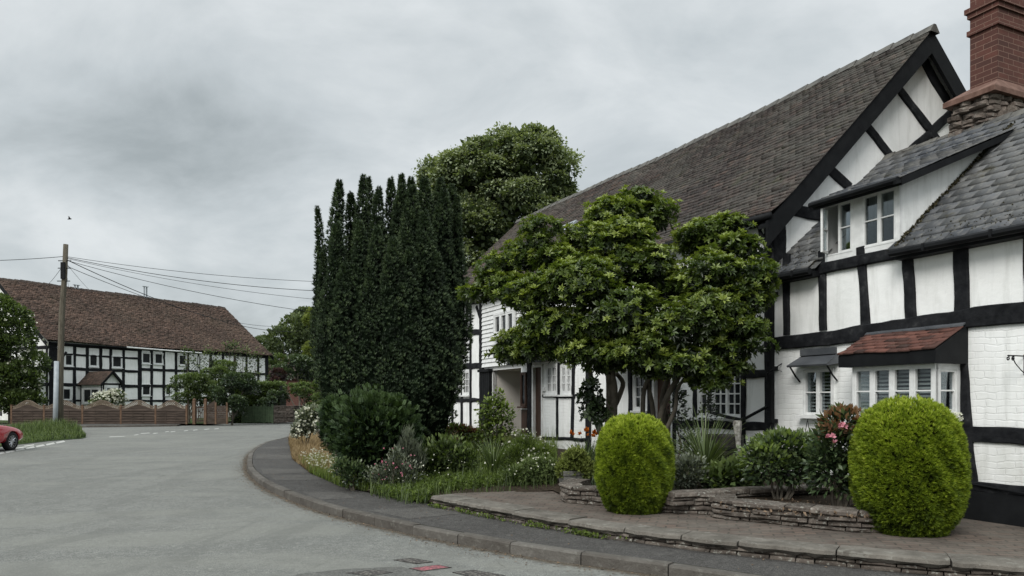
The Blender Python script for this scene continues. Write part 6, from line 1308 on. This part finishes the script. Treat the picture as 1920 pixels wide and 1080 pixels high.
tree('rounded pale-flecked green bush in front of the farmhouse, left of the dark tall one', 'bush', 355, 0, 53.5, [(352, 724, 38, 26, 0), (332, 742, 22, 26, 0), (378, 735, 30, 34, 0), (360, 752, 40, 26, 0), (400, 715, 30, 30, 0), (425, 705, 24, 28, .6), (410, 745, 40, 34, .3)], 50, .4, 14000, .15, M['l_mid'], 71, 'garden_bush')
tree('dark ivy-like bush spilling over the board fence to the pavement', 'bush', 435, 0, 52.2, [(436, 740, 30, 44, 0), (446, 768, 18, 24, 0), (415, 735, 22, 26, 0), (460, 725, 22, 24, .5)], 34, .35, 11000, .14, M['l_dark'], 72, 'ivy_bush')
tr = plant('espalier_tree', 'thin-leaved young trees trained in front of the right end of the farmhouse', 'tree', (at(440, 700, 60).x, 60, 0)); B = [E(a, b, 60, c, d, 8) for a, b, c, d in ((352, 662, 12, 10), (360, 690, 22, 18), (405, 700, 28, 28), (392, 672, 16, 18), (430, 660, 18, 16), (455, 668, 18, 16), (478, 680, 16, 20), (440, 700, 28, 22), (470, 712, 22, 18), (440, 652, 10, 9))]
fol(tr, B, 2200, .17, T_leaf(.35), M['l_far'], 73, inner=.6, cull=0, rag=.25, shade_bias=.1); stems(tr, [((c[0], 60, .1), c[:3]) for c in B], .05, .02)
ft = tree('tall elder bush dotted with white blossom at the left edge, behind the wavy fence', 'bush', 20, 0, 53.5, [(20, 640, 38, 52, 0), (45, 680, 30, 50, 0), (0, 600, 34, 45, 0), (54, 715, 28, 42, 0), (40, 745, 32, 30, 0), (20, 755, 50, 24, 0), (10, 720, 50, 45, 0), (62, 690, 14, 30, 0), (-50, 660, 60, 90, 0), (30, 600, 14, 18, 0)], 110, .75, 60000, .21, M['l_mid'], 74, 'elder_bush', inner=.35, shade_bias=-.08)
tree('creamy white flowering shrub beside the farmhouse porch', 'shrub', 200, 0, 53.5, [(203, 754, 26, 15, 0), (215, 745, 17, 12, 0), (186, 758, 14, 11, 0)], 14, .3, 2400, .16, M['l_mid'], 75, 'blossom_shrub')
def flowers(parent, clumps, n, size, mat, seed, name='flowers', T=None, inner=.1, **k):
    if n <= 60:
        r = np.random.default_rng(seed); P, Nn, rr, idx = clump_points(clumps, n * 2, r, .1, .08, 0, -.75); fl = []
        for i in range(min(n, len(P))):
            if not fl or i % 12 == 0:
                src = scatter('flower', np.zeros((1, 3)), np.array([[0., 0, 1]]), np.array([[1., 0, 0]]), np.array([size]), T or T_spray(7, 1.3, .32, 3, 0, .8), mat, parent, np.array([r.uniform(.1, .9)]), r); o = src
            else: o = src.copy(); C.objects.link(o); o.parent = parent
            d = Vector(Nn[i]) + Vector((0, -.4, .7)); o.rotation_euler = d.to_track_quat('Z', 'Y').to_euler(); o.location = Vector(P[i]) - Vector(parent.location); s_ = r.uniform(.75, 1.3); o.scale = (s_, s_, s_)
        return
    return fol(parent, clumps, n, size, T or T_spray(7, 1.3, .32, 3, 0, .8), mat, seed, name=name, inner=inner, rag=.08, cull=0, **k)
flowers(bpy.data.objects['blossom_shrub'], [E(203, 750, 53.3, 27, 16), E(216, 742, 53.3, 16, 12)], 300, .14, M['f_white'], 76)
flowers(ft, [E(20, 640, 53.5, 50, 62), E(50, 700, 53.3, 32, 40)], 110, .18, M['f_white'], 77)
# ---- grass on the verge (uncountable)
def blades(name, P, H, W, mat, rng, lean=.35, shade=None, bend=.35):
    n = len(P); k = 4; a = rng.uniform(0, 2 * math.pi, n); l = rng.uniform(.1, 1, n) * lean; d = np.stack([np.cos(a), np.sin(a), 0 * a], 1); s = np.stack([-np.sin(a), np.cos(a), 0 * a], 1); V = []
    for i in range(k):
        t = i / (k - 1); c = P + d * (l * t ** 2 * H)[:, None] + np.array([0, 0, 1]) * (H * t * (1 - bend * l * t))[:, None]; w = (W * (1 - t) ** .8 + W * .06)[:, None]; V += [c - s * w, c + s * w]
    V = np.stack(V, 1).reshape(-1, 3); F = np.array([(0, 1, 3, 2), (2, 3, 5, 4), (4, 5, 7, 6)]); Fa = (F[None] + (np.arange(n) * 2 * k)[:, None, None]).reshape(-1, 4)
    sh = rng.uniform(.1, .9, n) if shade is None else shade; sh = np.repeat(sh, 2 * k) + np.tile(np.repeat(np.linspace(-.25, .15, k), 2), n); return np_mesh(name, V, Fa, mat, None, np.clip(sh, 0, 1))
def area_pts(poly, n, rng, zf=None):
    xs = [p[0] for p in poly]; ys = [p[1] for p in poly]; out = []
    while len(out) < n:
        x, y = rng.uniform(min(xs), max(xs)), rng.uniform(min(ys), max(ys))
        if in_poly(x, y, poly): out.append((x, y, zf(x, y) if zf else 0))
    return np.array(out)
r = np.random.default_rng(80); P = area_pts(VERGE, 15000, r, lambda x, y: .04); dpole = np.exp(-((P[:, 0] - PX - .6) ** 2 / 9 + (P[:, 1] - 40) ** 2 / 12)); edge = np.clip((P[:, 1] - 30) / 4, .25, 1)
blades('verge_grass', P, (.10 + .75 * dpole * r.uniform(.5, 1, len(P))) * edge + r.uniform(0, .16, len(P)) * r.uniform(0, 1, len(P)) + .03, np.full(len(P), .016), M['l_mid'], r)['kind'] = 'stuff'
# ---- front garden: uncountable cover first
def gpoly(px, z=.14): return [tuple(G(a, b, z)[:2]) for a, b in px]
r = np.random.default_rng(81)
straw = gpoly([(541, 826), (548, 862), (580, 886), (640, 900), (625, 870), (600, 835), (590, 815), (560, 812)])
P = area_pts(straw, 9000, r, gh); blades('dry_grass', P, r.uniform(.08, .34, len(P)), np.full(len(P), .006), M['l_straw'], r, .8)['kind'] = 'stuff'
dais = gpoly([(560, 866), (582, 888), (640, 914), (690, 922), (690, 893), (640, 880), (600, 862)])
P = area_pts(dais, 5000, r, gh); blades('daisy_foliage', P, r.uniform(.08, .26, len(P)), np.full(len(P), .006), M['l_pale'], r, .7)['kind'] = 'stuff'
P = area_pts(dais + [], 330, r, lambda x, y: gh(x, y) + r.uniform(.16, .30)); scatter('daisy_flowers', P, np.tile(np.array([0, -.15, 1.0]), (len(P), 1)) + r.normal(0, .3, (len(P), 3)), np.tile([0., 0, 1], (len(P), 1)), .028 * r.uniform(.7, 1.2, len(P)), T_spray(8, 1.5, .3, 2, 0, .9), M['f_white'], None, r.uniform(0, .7, len(P)), r)['kind'] = 'stuff'
low = gpoly([(693, 922), (717, 931), (760, 940), (803, 944), (812, 931), (900, 927), (1045, 921), (1045, 905), (960, 893), (860, 898), (800, 905), (740, 905)])
P = area_pts(low, 7000, r, lambda x, y: gh(x, y) + r.uniform(0, .14)); scatter('ground_cover', P, r.normal(0, .6, (len(P), 3)) + np.array([0, -.3, .5]), np.tile([0., -.2, 1], (len(P), 1)), .062 * r.uniform(.6, 1.4, len(P)), T_spray(4, 1.2, .22, 5, 0, .7), M['l_pale'], None, np.clip(.38 + .3 * r.normal(0, 1, len(P)) * .6, 0, 1), r)['kind'] = 'stuff'
bed = [p for p in GARDEN]; 
P = area_pts(gpoly([(690, 915), (760, 932), (820, 925), (1045, 912), (1040, 850), (960, 830), (840, 815), (800, 850), (700, 890)], .3), 8000, r, gh); blades('bed_grass', P, r.uniform(.06, .34, len(P)) * (1 + .5 * np.sin(P[:, 0] * 3) * np.sin(P[:, 1] * 2.3)), np.full(len(P), .006), M['l_mid'], r, .6)['kind'] = 'stuff'
P = area_pts(gpoly([(1060, 900), (1120, 905), (1270, 920), (1500, 905), (1440, 860), (1380, 840), (1200, 840), (1080, 840)], .45), 6000, r, gh); blades('bed_grass', P, r.uniform(.08, .35, len(P)), np.full(len(P), .006), M['l_dark'], r, .6)['kind'] = 'stuff'
P = area_pts(gpoly([(1340, 955), (1520, 965), (1640, 975), (1600, 945), (1480, 935), (1350, 940)], .46), 260, r, lambda x, y: .45); scatter('bed_leaves', P, r.normal(0, .7, (len(P), 3)) + np.array([0, 0, .3]), np.tile([0., 0, 1], (len(P), 1)), .04 * r.uniform(.6, 1.4, len(P)), T_leaf(.3), M['litter'], None, None, r)['kind'] = 'stuff'
# leaf litter in the gutter and on the pavement edge
lit = []
KSo = offset(KS, -.10)
for (x, y) in []: pass
tot = sum(math.dist(a, b) for a, b in zip(KS, KS[1:]))
for i in range(5200):
    s = random.uniform(55, tot - 3); p, t = along(KS, s); n = Vector((-t.y, t.x)); o = -abs(random.gauss(0, .16)) - .01 if random.random() < .8 else random.uniform(.15, 1.6); p = p + n * o; lit.append((p.x, p.y, .008 if o < 0 else .128))
P = np.array(lit); scatter('leaf_litter', P, r.normal(0, 1, (len(P), 3)) * np.array([1, 1, .12]), np.tile([0., 0, 1], (len(P), 1)), .026 * r.uniform(.5, 1.4, len(P)), T_flat(.35), M['litter'], None, None, r, .25)['kind'] = 'stuff'
# weeds along the terrace riser
lit = []
for i in range(420):
    s = random.choice([.2, .9, 1.5, 2.4, 3.1, 3.3]) + random.gauss(0, .16); p, t = along(T_EDGE, max(.02, s)); n = Vector((-t.y, t.x)); p = p - n * random.uniform(0, .05); lit.append((p.x, p.y, .125 + random.uniform(0, .05)))
P = np.array(lit); scatter('riser_weeds', P, r.normal(0, .6, (len(P), 3)) + np.array([-.2, -.4, .5]), np.tile([0., 0, 1], (len(P), 1)), .035 * r.uniform(.5, 1.4, len(P)), T_spray(4, 1.1, .2, 5), M['l_pale'], None, None, r)['kind'] = 'stuff'
# ---- individual garden plants
def bush(name, label, cat, px, Y, ells, n, size, T, mat, seed, z0=None, **k):
    k.setdefault('rag', .17); k.setdefault('inner', .35); k.setdefault('cull', .4)
    p = at(px, 850, Y); z0 = gh(p.x, Y) if z0 is None else z0; t = plant(name, label, cat, (p.x, Y, z0)); B = [E(a, b, Y + (e[4] if len(e) > 4 else 0), c, d, (c + d) / 2) for e in ells for a, b, c, d in [e[:4]]]
    fol(t, B, n, size, T, mat, seed, **k); stems(t, [((p.x + (c[0] - p.x) * .2, Y, z0 - .05), c[:3]) for c in B[:6]], .022, .008); return t, B
def spikes(parent, pts, mat, size, seed, T=None, h=.0):      # flower heads on stems
    L = np.array(parent.location); P = np.array([tuple(p) for p in pts]) - L; r = np.random.default_rng(seed); mb = MB()
    for p in P: mb.tube([(p[0] * .9, p[1] * .9, 0), tuple(p)], .004, 4)
    mb.build('stems', M['l_mid'], parent); return P
wv, B = bush('valerian', 'tall bush of creamy white flower clusters at the road bend, left of the yew shrub', 'flowering plant', 572, 24.5, [(576, 794, 18, 24), (562, 808, 13, 15), (588, 780, 12, 15)], 3400, .11, T_leaf(.22), M['l_grey'], 90, up=.8)
flowers(wv, [E(575, 793, 24.3, 20, 27), E(562, 810, 24.2, 14, 15)], 110, .085, M['f_white'], 91, up=.8)
hp, B = bush('hardy_geranium', 'bushy grey-green plant with small pink flowers beneath the right side of the yew shrub', 'flowering plant', 730, 12.7, [(735, 885, 26, 24), (712, 900, 22, 18), (762, 895, 24, 24), (745, 862, 12, 18)], 2300, .06, T_leaf(.18), M['l_grey'], 92, up=.9, shade_bias=-.12, inner=.6, rag=.3)
flowers(hp, [E(735, 865, 12.5, 40, 26)], 13, .026, M['f_pink'], 93, up=.8)
rb, B = bush('rue_clump', 'low dark grey-leaved clump at the pavement edge under the yew shrub', 'shrub', 665, 13.2, [(665, 892, 24, 22), (645, 880, 18, 16)], 1600, .06, T_leaf(.3), M['l_dark'], 94, up=.5)
def sword(name, label, cat, px, py, Y, n, L, W, mat, seed, spread=.5, z0=None, arch=.5):
    p = at(px, py, Y); z0 = gh(p.x, Y) if z0 is None else z0; t = plant(name, label, cat, (p.x, Y, z0)); r = np.random.default_rng(seed); V = []; F = []; S = []
    for i in range(n):
        a = r.uniform(0, 2 * math.pi); th = spread * math.sqrt(r.uniform(0, 1)); ln = L * r.uniform(.65, 1.05); d = np.array([math.cos(a), math.sin(a), 0]); s = np.array([-math.sin(a), math.cos(a), 0]); pos = d * r.uniform(0, .05) * L; dirv = math.pi / 2 - th; K = 7; b = len(V); s_ = r.uniform(.2, .9)
        for k in range(K):
            q = k / (K - 1); w = W * (1 - q) ** .6 * (1 if k else .7) + .0008; V += [pos - s * w, pos + s * w]; S += [s_ - .15 + .2 * q] * 2; ang = dirv - arch * q * q * (1 + th) * 1.3; pos = pos + (d * math.cos(ang) + np.array([0, 0, math.sin(ang)])) * ln / (K - 1)
        for k in range(K - 1): F.append((b + 2 * k, b + 2 * k + 1, b + 2 * k + 3, b + 2 * k + 2))
    np_mesh('leaves', np.array(V), np.array(F), mat, t, np.clip(S, 0, 1)); return t
sword('iris_clump', 'clump of long arching green strap leaves left of the sapling', 'plant', 985 - 60, 880, 13.6, 130, .85, .010, M['l_mid'], 95, .45)
sword('daylily_clump', 'strap-leaved clump at the terrace corner under the white flowers', 'plant', 962, 905, 12.6, 90, .5, .009, M['l_mid'], 96, .7)
sword('crocosmia_clump', 'dense upright green blades left of the smaller golden conifer', 'plant', 1092, 880, 12.9, 140, .75, .008, M['l_mid'], 97, .4)
dl = sword('orange_daylily', 'daylily with bright orange flowers near the long house wall', 'flowering plant', 1105, 860, 13.4, 70, .7, .009, M['l_mid'], 98, .5)
flowers(dl, [E(1100, 815, 13.3, 18, 8), E(1121, 822, 13.2, 7, 6), E(1072, 817, 13.3, 5, 4)], 13, .075, M['f_orange'], 99, T=T_spray(6, .9, .3, 3, .1, .8), up=.5)
stems(dl, [((dl.location.x, 13.4, .3), at(px, py, 13.3)) for px, py in ((1090, 818), (1100, 815), (1110, 820), (1121, 823), (1072, 818))], .006, .004, M['l_mid'], 'flower_stems')
pe, B = bush('peony', 'dark green mounded peony foliage in the middle of the front garden bed', 'plant', 830, 14.0, [(800, 866, 32, 22), (840, 854, 36, 26), (870, 868, 28, 22), (820, 882, 40, 14)], 2600, .11, T_leaf(.20), M['l_mid'], 100, up=.6, shade_bias=-.12, rag=.25)
sp, B = bush('young_maple', 'young pale-green sapling in front of the cream passage wall', 'sapling', 920, 15.5, [(935, 745, 12, 14), (925, 765, 22, 18), (945, 775, 20, 20), (912, 785, 16, 18), (925, 805, 24, 22), (950, 800, 16, 20), (905, 812, 14, 12), (930, 835, 20, 18)], 1500, .085, T_leaf(.33, .05), M['l_pale'], 101, inner=.6, cull=0, rag=.2, up=-.1, rnd=.6)
vw, B = bush('white_campion', 'loose airy plant with scattered white flowers right of the sapling', 'flowering plant', 990, 13.6, [(985, 850, 28, 32), (1015, 862, 24, 28), (965, 865, 22, 26)], 3000, .06, T_leaf(.12), M['l_pale'], 102, shade_bias=-.15, inner=.6, cull=0, up=1.0, rag=.15)
flowers(vw, [E(985, 835, 13.4, 36, 30), E(1010, 860, 13.2, 22, 26)], 34, .038, M['f_white'], 103, up=.8)
vw2, B = bush('feverfew', 'low mound of feathery green leaves with tiny white daisies by the terrace corner', 'flowering plant', 1000, 12.7, [(1010, 885, 34, 24), (975, 893, 26, 18)], 2600, .05, T_spray(5, 1.1, .12, 4), M['l_mid'], 104, up=.6)
flowers(vw2, [E(1000, 878, 12.5, 40, 20)], 24, .026, M['f_white'], 105, up=.8)
eu, B = bush('yellow_euphorbia', 'low yellow-green mound between the stone planter and the smaller golden conifer', 'plant', 1075, 12.2, [(1078, 868, 22, 22), (1060, 880, 14, 16), (1095, 880, 16, 18)], 2200, .055, T_spray(5, 1.0, .14, 4), M['l_gold'], 106, up=.6)
gr, B = bush('lavender', 'wispy grey-mauve lavender spires right of the yew shrub', 'plant', 770, 13.2, [(765, 850, 12, 34), (775, 865, 18, 26)], 900, .12, T_spray(4, .3, .05, 4), M['l_grey'], 107, up=2.0, rnd=.2, shade_bias=-.2)
# cordyline
cd = plant('cordyline', 'spiky cordyline palm with long narrow arching leaves right of the smaller golden conifer', 'palm', (at(1322, 870, 11.0).x, 11.0, .42))
mb = MB(); mb.tube([(0, 0, -.1), (.01, 0, .12), (0, 0, .30)], [.04, .035, .04], 8); mb.build('stem', M['bark'], cd)
sw = sword('cord', 'x', 'x', 1322, 870, 11.0, 150, 1.0, .012, M['l_cord'], 108, 1.1, z0=.70, arch=.28); ch = sw.children[0]; ch.parent = cd; ch.location = (0, 0, .28); bpy.data.objects.remove(sw)
ca, B = bush('camellia_bush', 'glossy light-flecked evergreen bush below the small window, left of the pink-flowered shrub', 'shrub', 1462, 9.6, [(1430, 855, 34, 26), (1465, 845, 40, 28), (1500, 850, 34, 30), (1450, 880, 48, 28), (1490, 885, 36, 26), (1512, 870, 22, 24)], 3600, .085, T_leaf(.26, .07), M['l_dark'], 109, z0=.44, up=.3, shade_bias=.2, inner=.3)
fol(ca, [E(1465, 835, 9.5, 52, 22), E(1430, 858, 9.4, 36, 20)], 380, .075, T_leaf(.28, .05), M['l_pale'], 110, name='new_leaves', inner=0, cull=0, up=.5, shade_bias=-.2)
rh, B = bush('rhododendron', 'dark shrub with bronze top leaves and few pink blooms, beside larger golden conifer', 'shrub', 1572, 8.75, [(1580, 800, 34, 28), (1565, 840, 38, 36), (1590, 850, 36, 44), (1560, 890, 36, 36), (1600, 900, 30, 34), (1545, 865, 26, 26)], 3400, .095, T_leaf(.2, .06), M['l_dark'], 111, z0=.44, up=.2, inner=.3, shade_bias=.05)
fol(rh, [E(1582, 792, 8.7, 38, 24), E(1560, 812, 8.65, 22, 16)], 420, .07, T_leaf(.28, .05), M['l_red'], 112, name='bronze_leaves', inner=.1, cull=0, up=.6)
flowers(rh, [E(1580, 799, 8.35, 4, 3), E(1558, 820, 8.38, 4, 5), E(1563, 832, 8.4, 3, 2)], 14, .042, M['f_pink'], 113, up=.4)
hb, B = bush('hydrangea', 'leafy deep green plant behind the low coping, right of the cordyline', 'plant', 1375, 10.5, [(1370, 893, 34, 22), (1345, 900, 22, 16), (1400, 900, 24, 18)], 900, .12, T_leaf(.3, .06), M['l_mid'], 114, z0=.4, up=.4, shade_bias=-.08)
hb2, B = bush('sage_clump', 'low grey-green foliage just right of the smaller golden conifer', 'plant', 1290, 10.6, [(1290, 885, 30, 26), (1315, 900, 24, 16), (1275, 900, 16, 18)], 1700, .06, T_leaf(.28, .05), M['l_grey'], 115, z0=.4, up=.5, shade_bias=-.25)
cb3, B = bush('climbing_rose', 'straggly dark stems and leaves against the long house wall under the multi-pane window', 'climber', 1275, 12.0, [(1272, 770, 12, 50), (1290, 815, 20, 34), (1300, 845, 26, 26), (1330, 770, 12, 38)], 900, .07, T_leaf(.28, .05), M['l_dark'], 116, z0=.5, inner=.7, cull=0, rag=.25)
cb4, B = bush('potentilla', 'low shrub with reddish-green leaves right of the passage, near the doorstep', 'shrub', 880, 17.5, [(860, 812, 26, 12), (885, 822, 22, 14)], 1500, .07, T_leaf(.25), M['l_red'], 117, up=.6, shade_bias=-.2)
fol(cb4, [E(850, 812, 17.4, 30, 16), E(900, 828, 17.2, 30, 14)], 1500, .07, T_leaf(.25), M['l_mid'], 118, name='green_leaves', inner=.5, cull=0)
# stone trough planter
tp = G(1071, 918, .27); pt_ = plant('stone_planter', 'square grey ribbed stone planter at the end of the curved dry stone wall', 'planter', (tp.x, tp.y + .15, .26)); mb = MB(); ps = [(.125, 0), (.135, .03), (.15, .12), (.16, .22), (.175, .24), (.18, .30), (.15, .31), (.14, .25)]
k = 4; base = 0
for rr, z in ps:
    for j in range(4): a = math.pi / 4 + math.pi / 2 * j + .3; mb.v.append((rr * 1.35 * math.cos(a), rr * 1.35 * math.sin(a), z))
for i in range(len(ps) - 1):
    for j in range(4): mb.f.append((i * 4 + j, i * 4 + (j + 1) % 4, (i + 1) * 4 + (j + 1) % 4, (i + 1) * 4 + j)); mb.mi.append(0)
mb.f.append((28, 29, 30, 31)); mb.mi.append(0); mb.build('pot', simple('weathered_stoneware', (.12, .12, .11), (.22, .215, .20), 8, .9, .1, .8, 30, stretch=(.3, .3, 4)), pt_)
mb = MB(); mb.box(-.11, .11, -.11, .11, .25, .28); mb.build('compost', M['soil'], pt_)
# tilted dark cart wheel / tub by the wall
bt = plant('water_butt', 'large dark wooden tub standing against the long house wall behind the cordyline', 'tub', (at(1358, 840, 11.35).x, 11.35, .35)); mb = MB(); mb.lathe((0, 0, 0), [(0, 0), (.20, 0), (.25, .25), (.285, .55), (.28, .82), (.26, .84), (.25, .80), (0, .78)], 18); mb.build('staves', simple('dark_tarred_wood', (.010, .009, .009), (.03, .026, .024), 5, .7, .3, .6, 18, stretch=(6, 6, .6)), bt)
for z, rr in ((.18, .243), (.62, .290)): mb = MB(); mb.lathe((0, 0, z), [(rr - .005, 0), (rr + .006, .0), (rr + .006, .04), (rr - .005, .04)], 18); mb.build('hoop', M['black'], bt)
bp_ = plant('timber_post', 'slender pale lichen-covered wooden post beside the dark tub', 'post', (at(1385, 830, 11.1).x, 11.1, .35)); mb = MB(); mb.tube([(.03, 0, 0), (.01, 0, .35), (-.01, 0, .75), (-.02, 0, 1.0), (-.02, 0, 1.06)], [.035, .028, .04, .065, .06], 8); mb.build('shaft', simple('lichened_wood', (.10, .09, .08), (.42, .41, .38), 22, .9, .1, .8, 30), bp_)
ob = plant('wire_obelisk', 'thin black wire plant support in front of the small window', 'plant support', (at(1514, 850, 9.9).x, 9.9, .44)); mb = MB()
for j in range(4): a = math.pi / 2 * j + .4; mb.tube([(.16 * math.cos(a), .16 * math.sin(a), 0), (.05 * math.cos(a), .05 * math.sin(a), .78), (0, 0, 1.02)], .0045, 5)
for z, rr in ((.3, .12), (.6, .075)): mb.tube([(rr * math.cos(t * .52), rr * math.sin(t * .52), z) for t in range(13)], .003, 4)
mb.build('frame', M['black'], ob)
sd, B = bush('white_window_plant', 'small white-flowered plant against the bay window, peeping right of the larger golden conifer', 'flowering plant', 1778, 8.6, [(1780, 800, 12, 14), (1775, 830, 14, 24)], 300, .05, T_leaf(.3, .05), M['l_mid'], 119, z0=.27, inner=.4, cull=0); flowers(sd, [E(1790, 782, 8.4, 11, 6)], 30, .035, M['f_white'], 120)

def meadow(name, px, n, hmin, hmax, size, mat, seed, T=None):
    r = np.random.default_rng(seed); P = area_pts(gpoly(px, .3), n, r, gh); P[:, 2] += r.uniform(hmin, hmax, n); scatter(name, P, np.tile(np.array([0, -.3, 1.0]), (n, 1)) + r.normal(0, .3, (n, 3)), np.tile([0., 0, 1], (n, 1)), size * r.uniform(.6, 1.3, n), T or T_spray(7, 1.4, .3, 2, 0, .9), mat, None, r.uniform(.2, 1, n), r)['kind'] = 'stuff'
r = np.random.default_rng(130); P = area_pts(gpoly([(840, 860), (900, 905), (1045, 910), (1045, 850), (940, 835)], .3), 5200, r, gh); blades('tall_bed_grass', P, r.uniform(.2, .62, len(P)) * (.7 + .4 * np.sin(P[:, 0] * 5) * np.sin(P[:, 1] * 4)), np.full(len(P), .005), M['l_pale'], r, .5)['kind'] = 'stuff'
meadow('small_white_flowers', [(700, 905), (760, 930), (860, 920), (1040, 905), (1040, 850), (900, 840), (760, 870)], 260, .25, .5, .022, M['f_white'], 131)
meadow('small_pink_flowers', [(690, 905), (740, 925), (800, 910), (760, 870), (700, 870)], 70, .25, .55, .022, M['f_pink'], 132)
r = np.random.default_rng(133); P = area_pts(gpoly([(820, 815), (850, 850), (960, 850), (960, 822)], .4), 1500, r, gh); blades('dried_stalks', P, r.uniform(.2, .6, len(P)), np.full(len(P), .005), M['l_straw'], r, .4)['kind'] = 'stuff'

r = np.random.default_rng(140); tl = [(-170 + i * 4.2 + r.uniform(-1, 1), 165 + r.uniform(-12, 12), 2.5 + r.uniform(0, 1.2), 3.6, 3.6, r.uniform(2.5, 4.5)) for i in range(62)]
o = crown('distant_woodland', tl, 26000, .75, T_leaf(.4, .1), M['l_far'], None, r, inner=.4, cull=.2, low=-1.0); o['kind'] = 'stuff'
sheet('field', [(-9, 62), (-3, 40), (4, 40), (60, 60), (60, 150), (-150, 150), (-36, 112), (-20, 108), (-16.5, 80)], .05, M['grassg'])
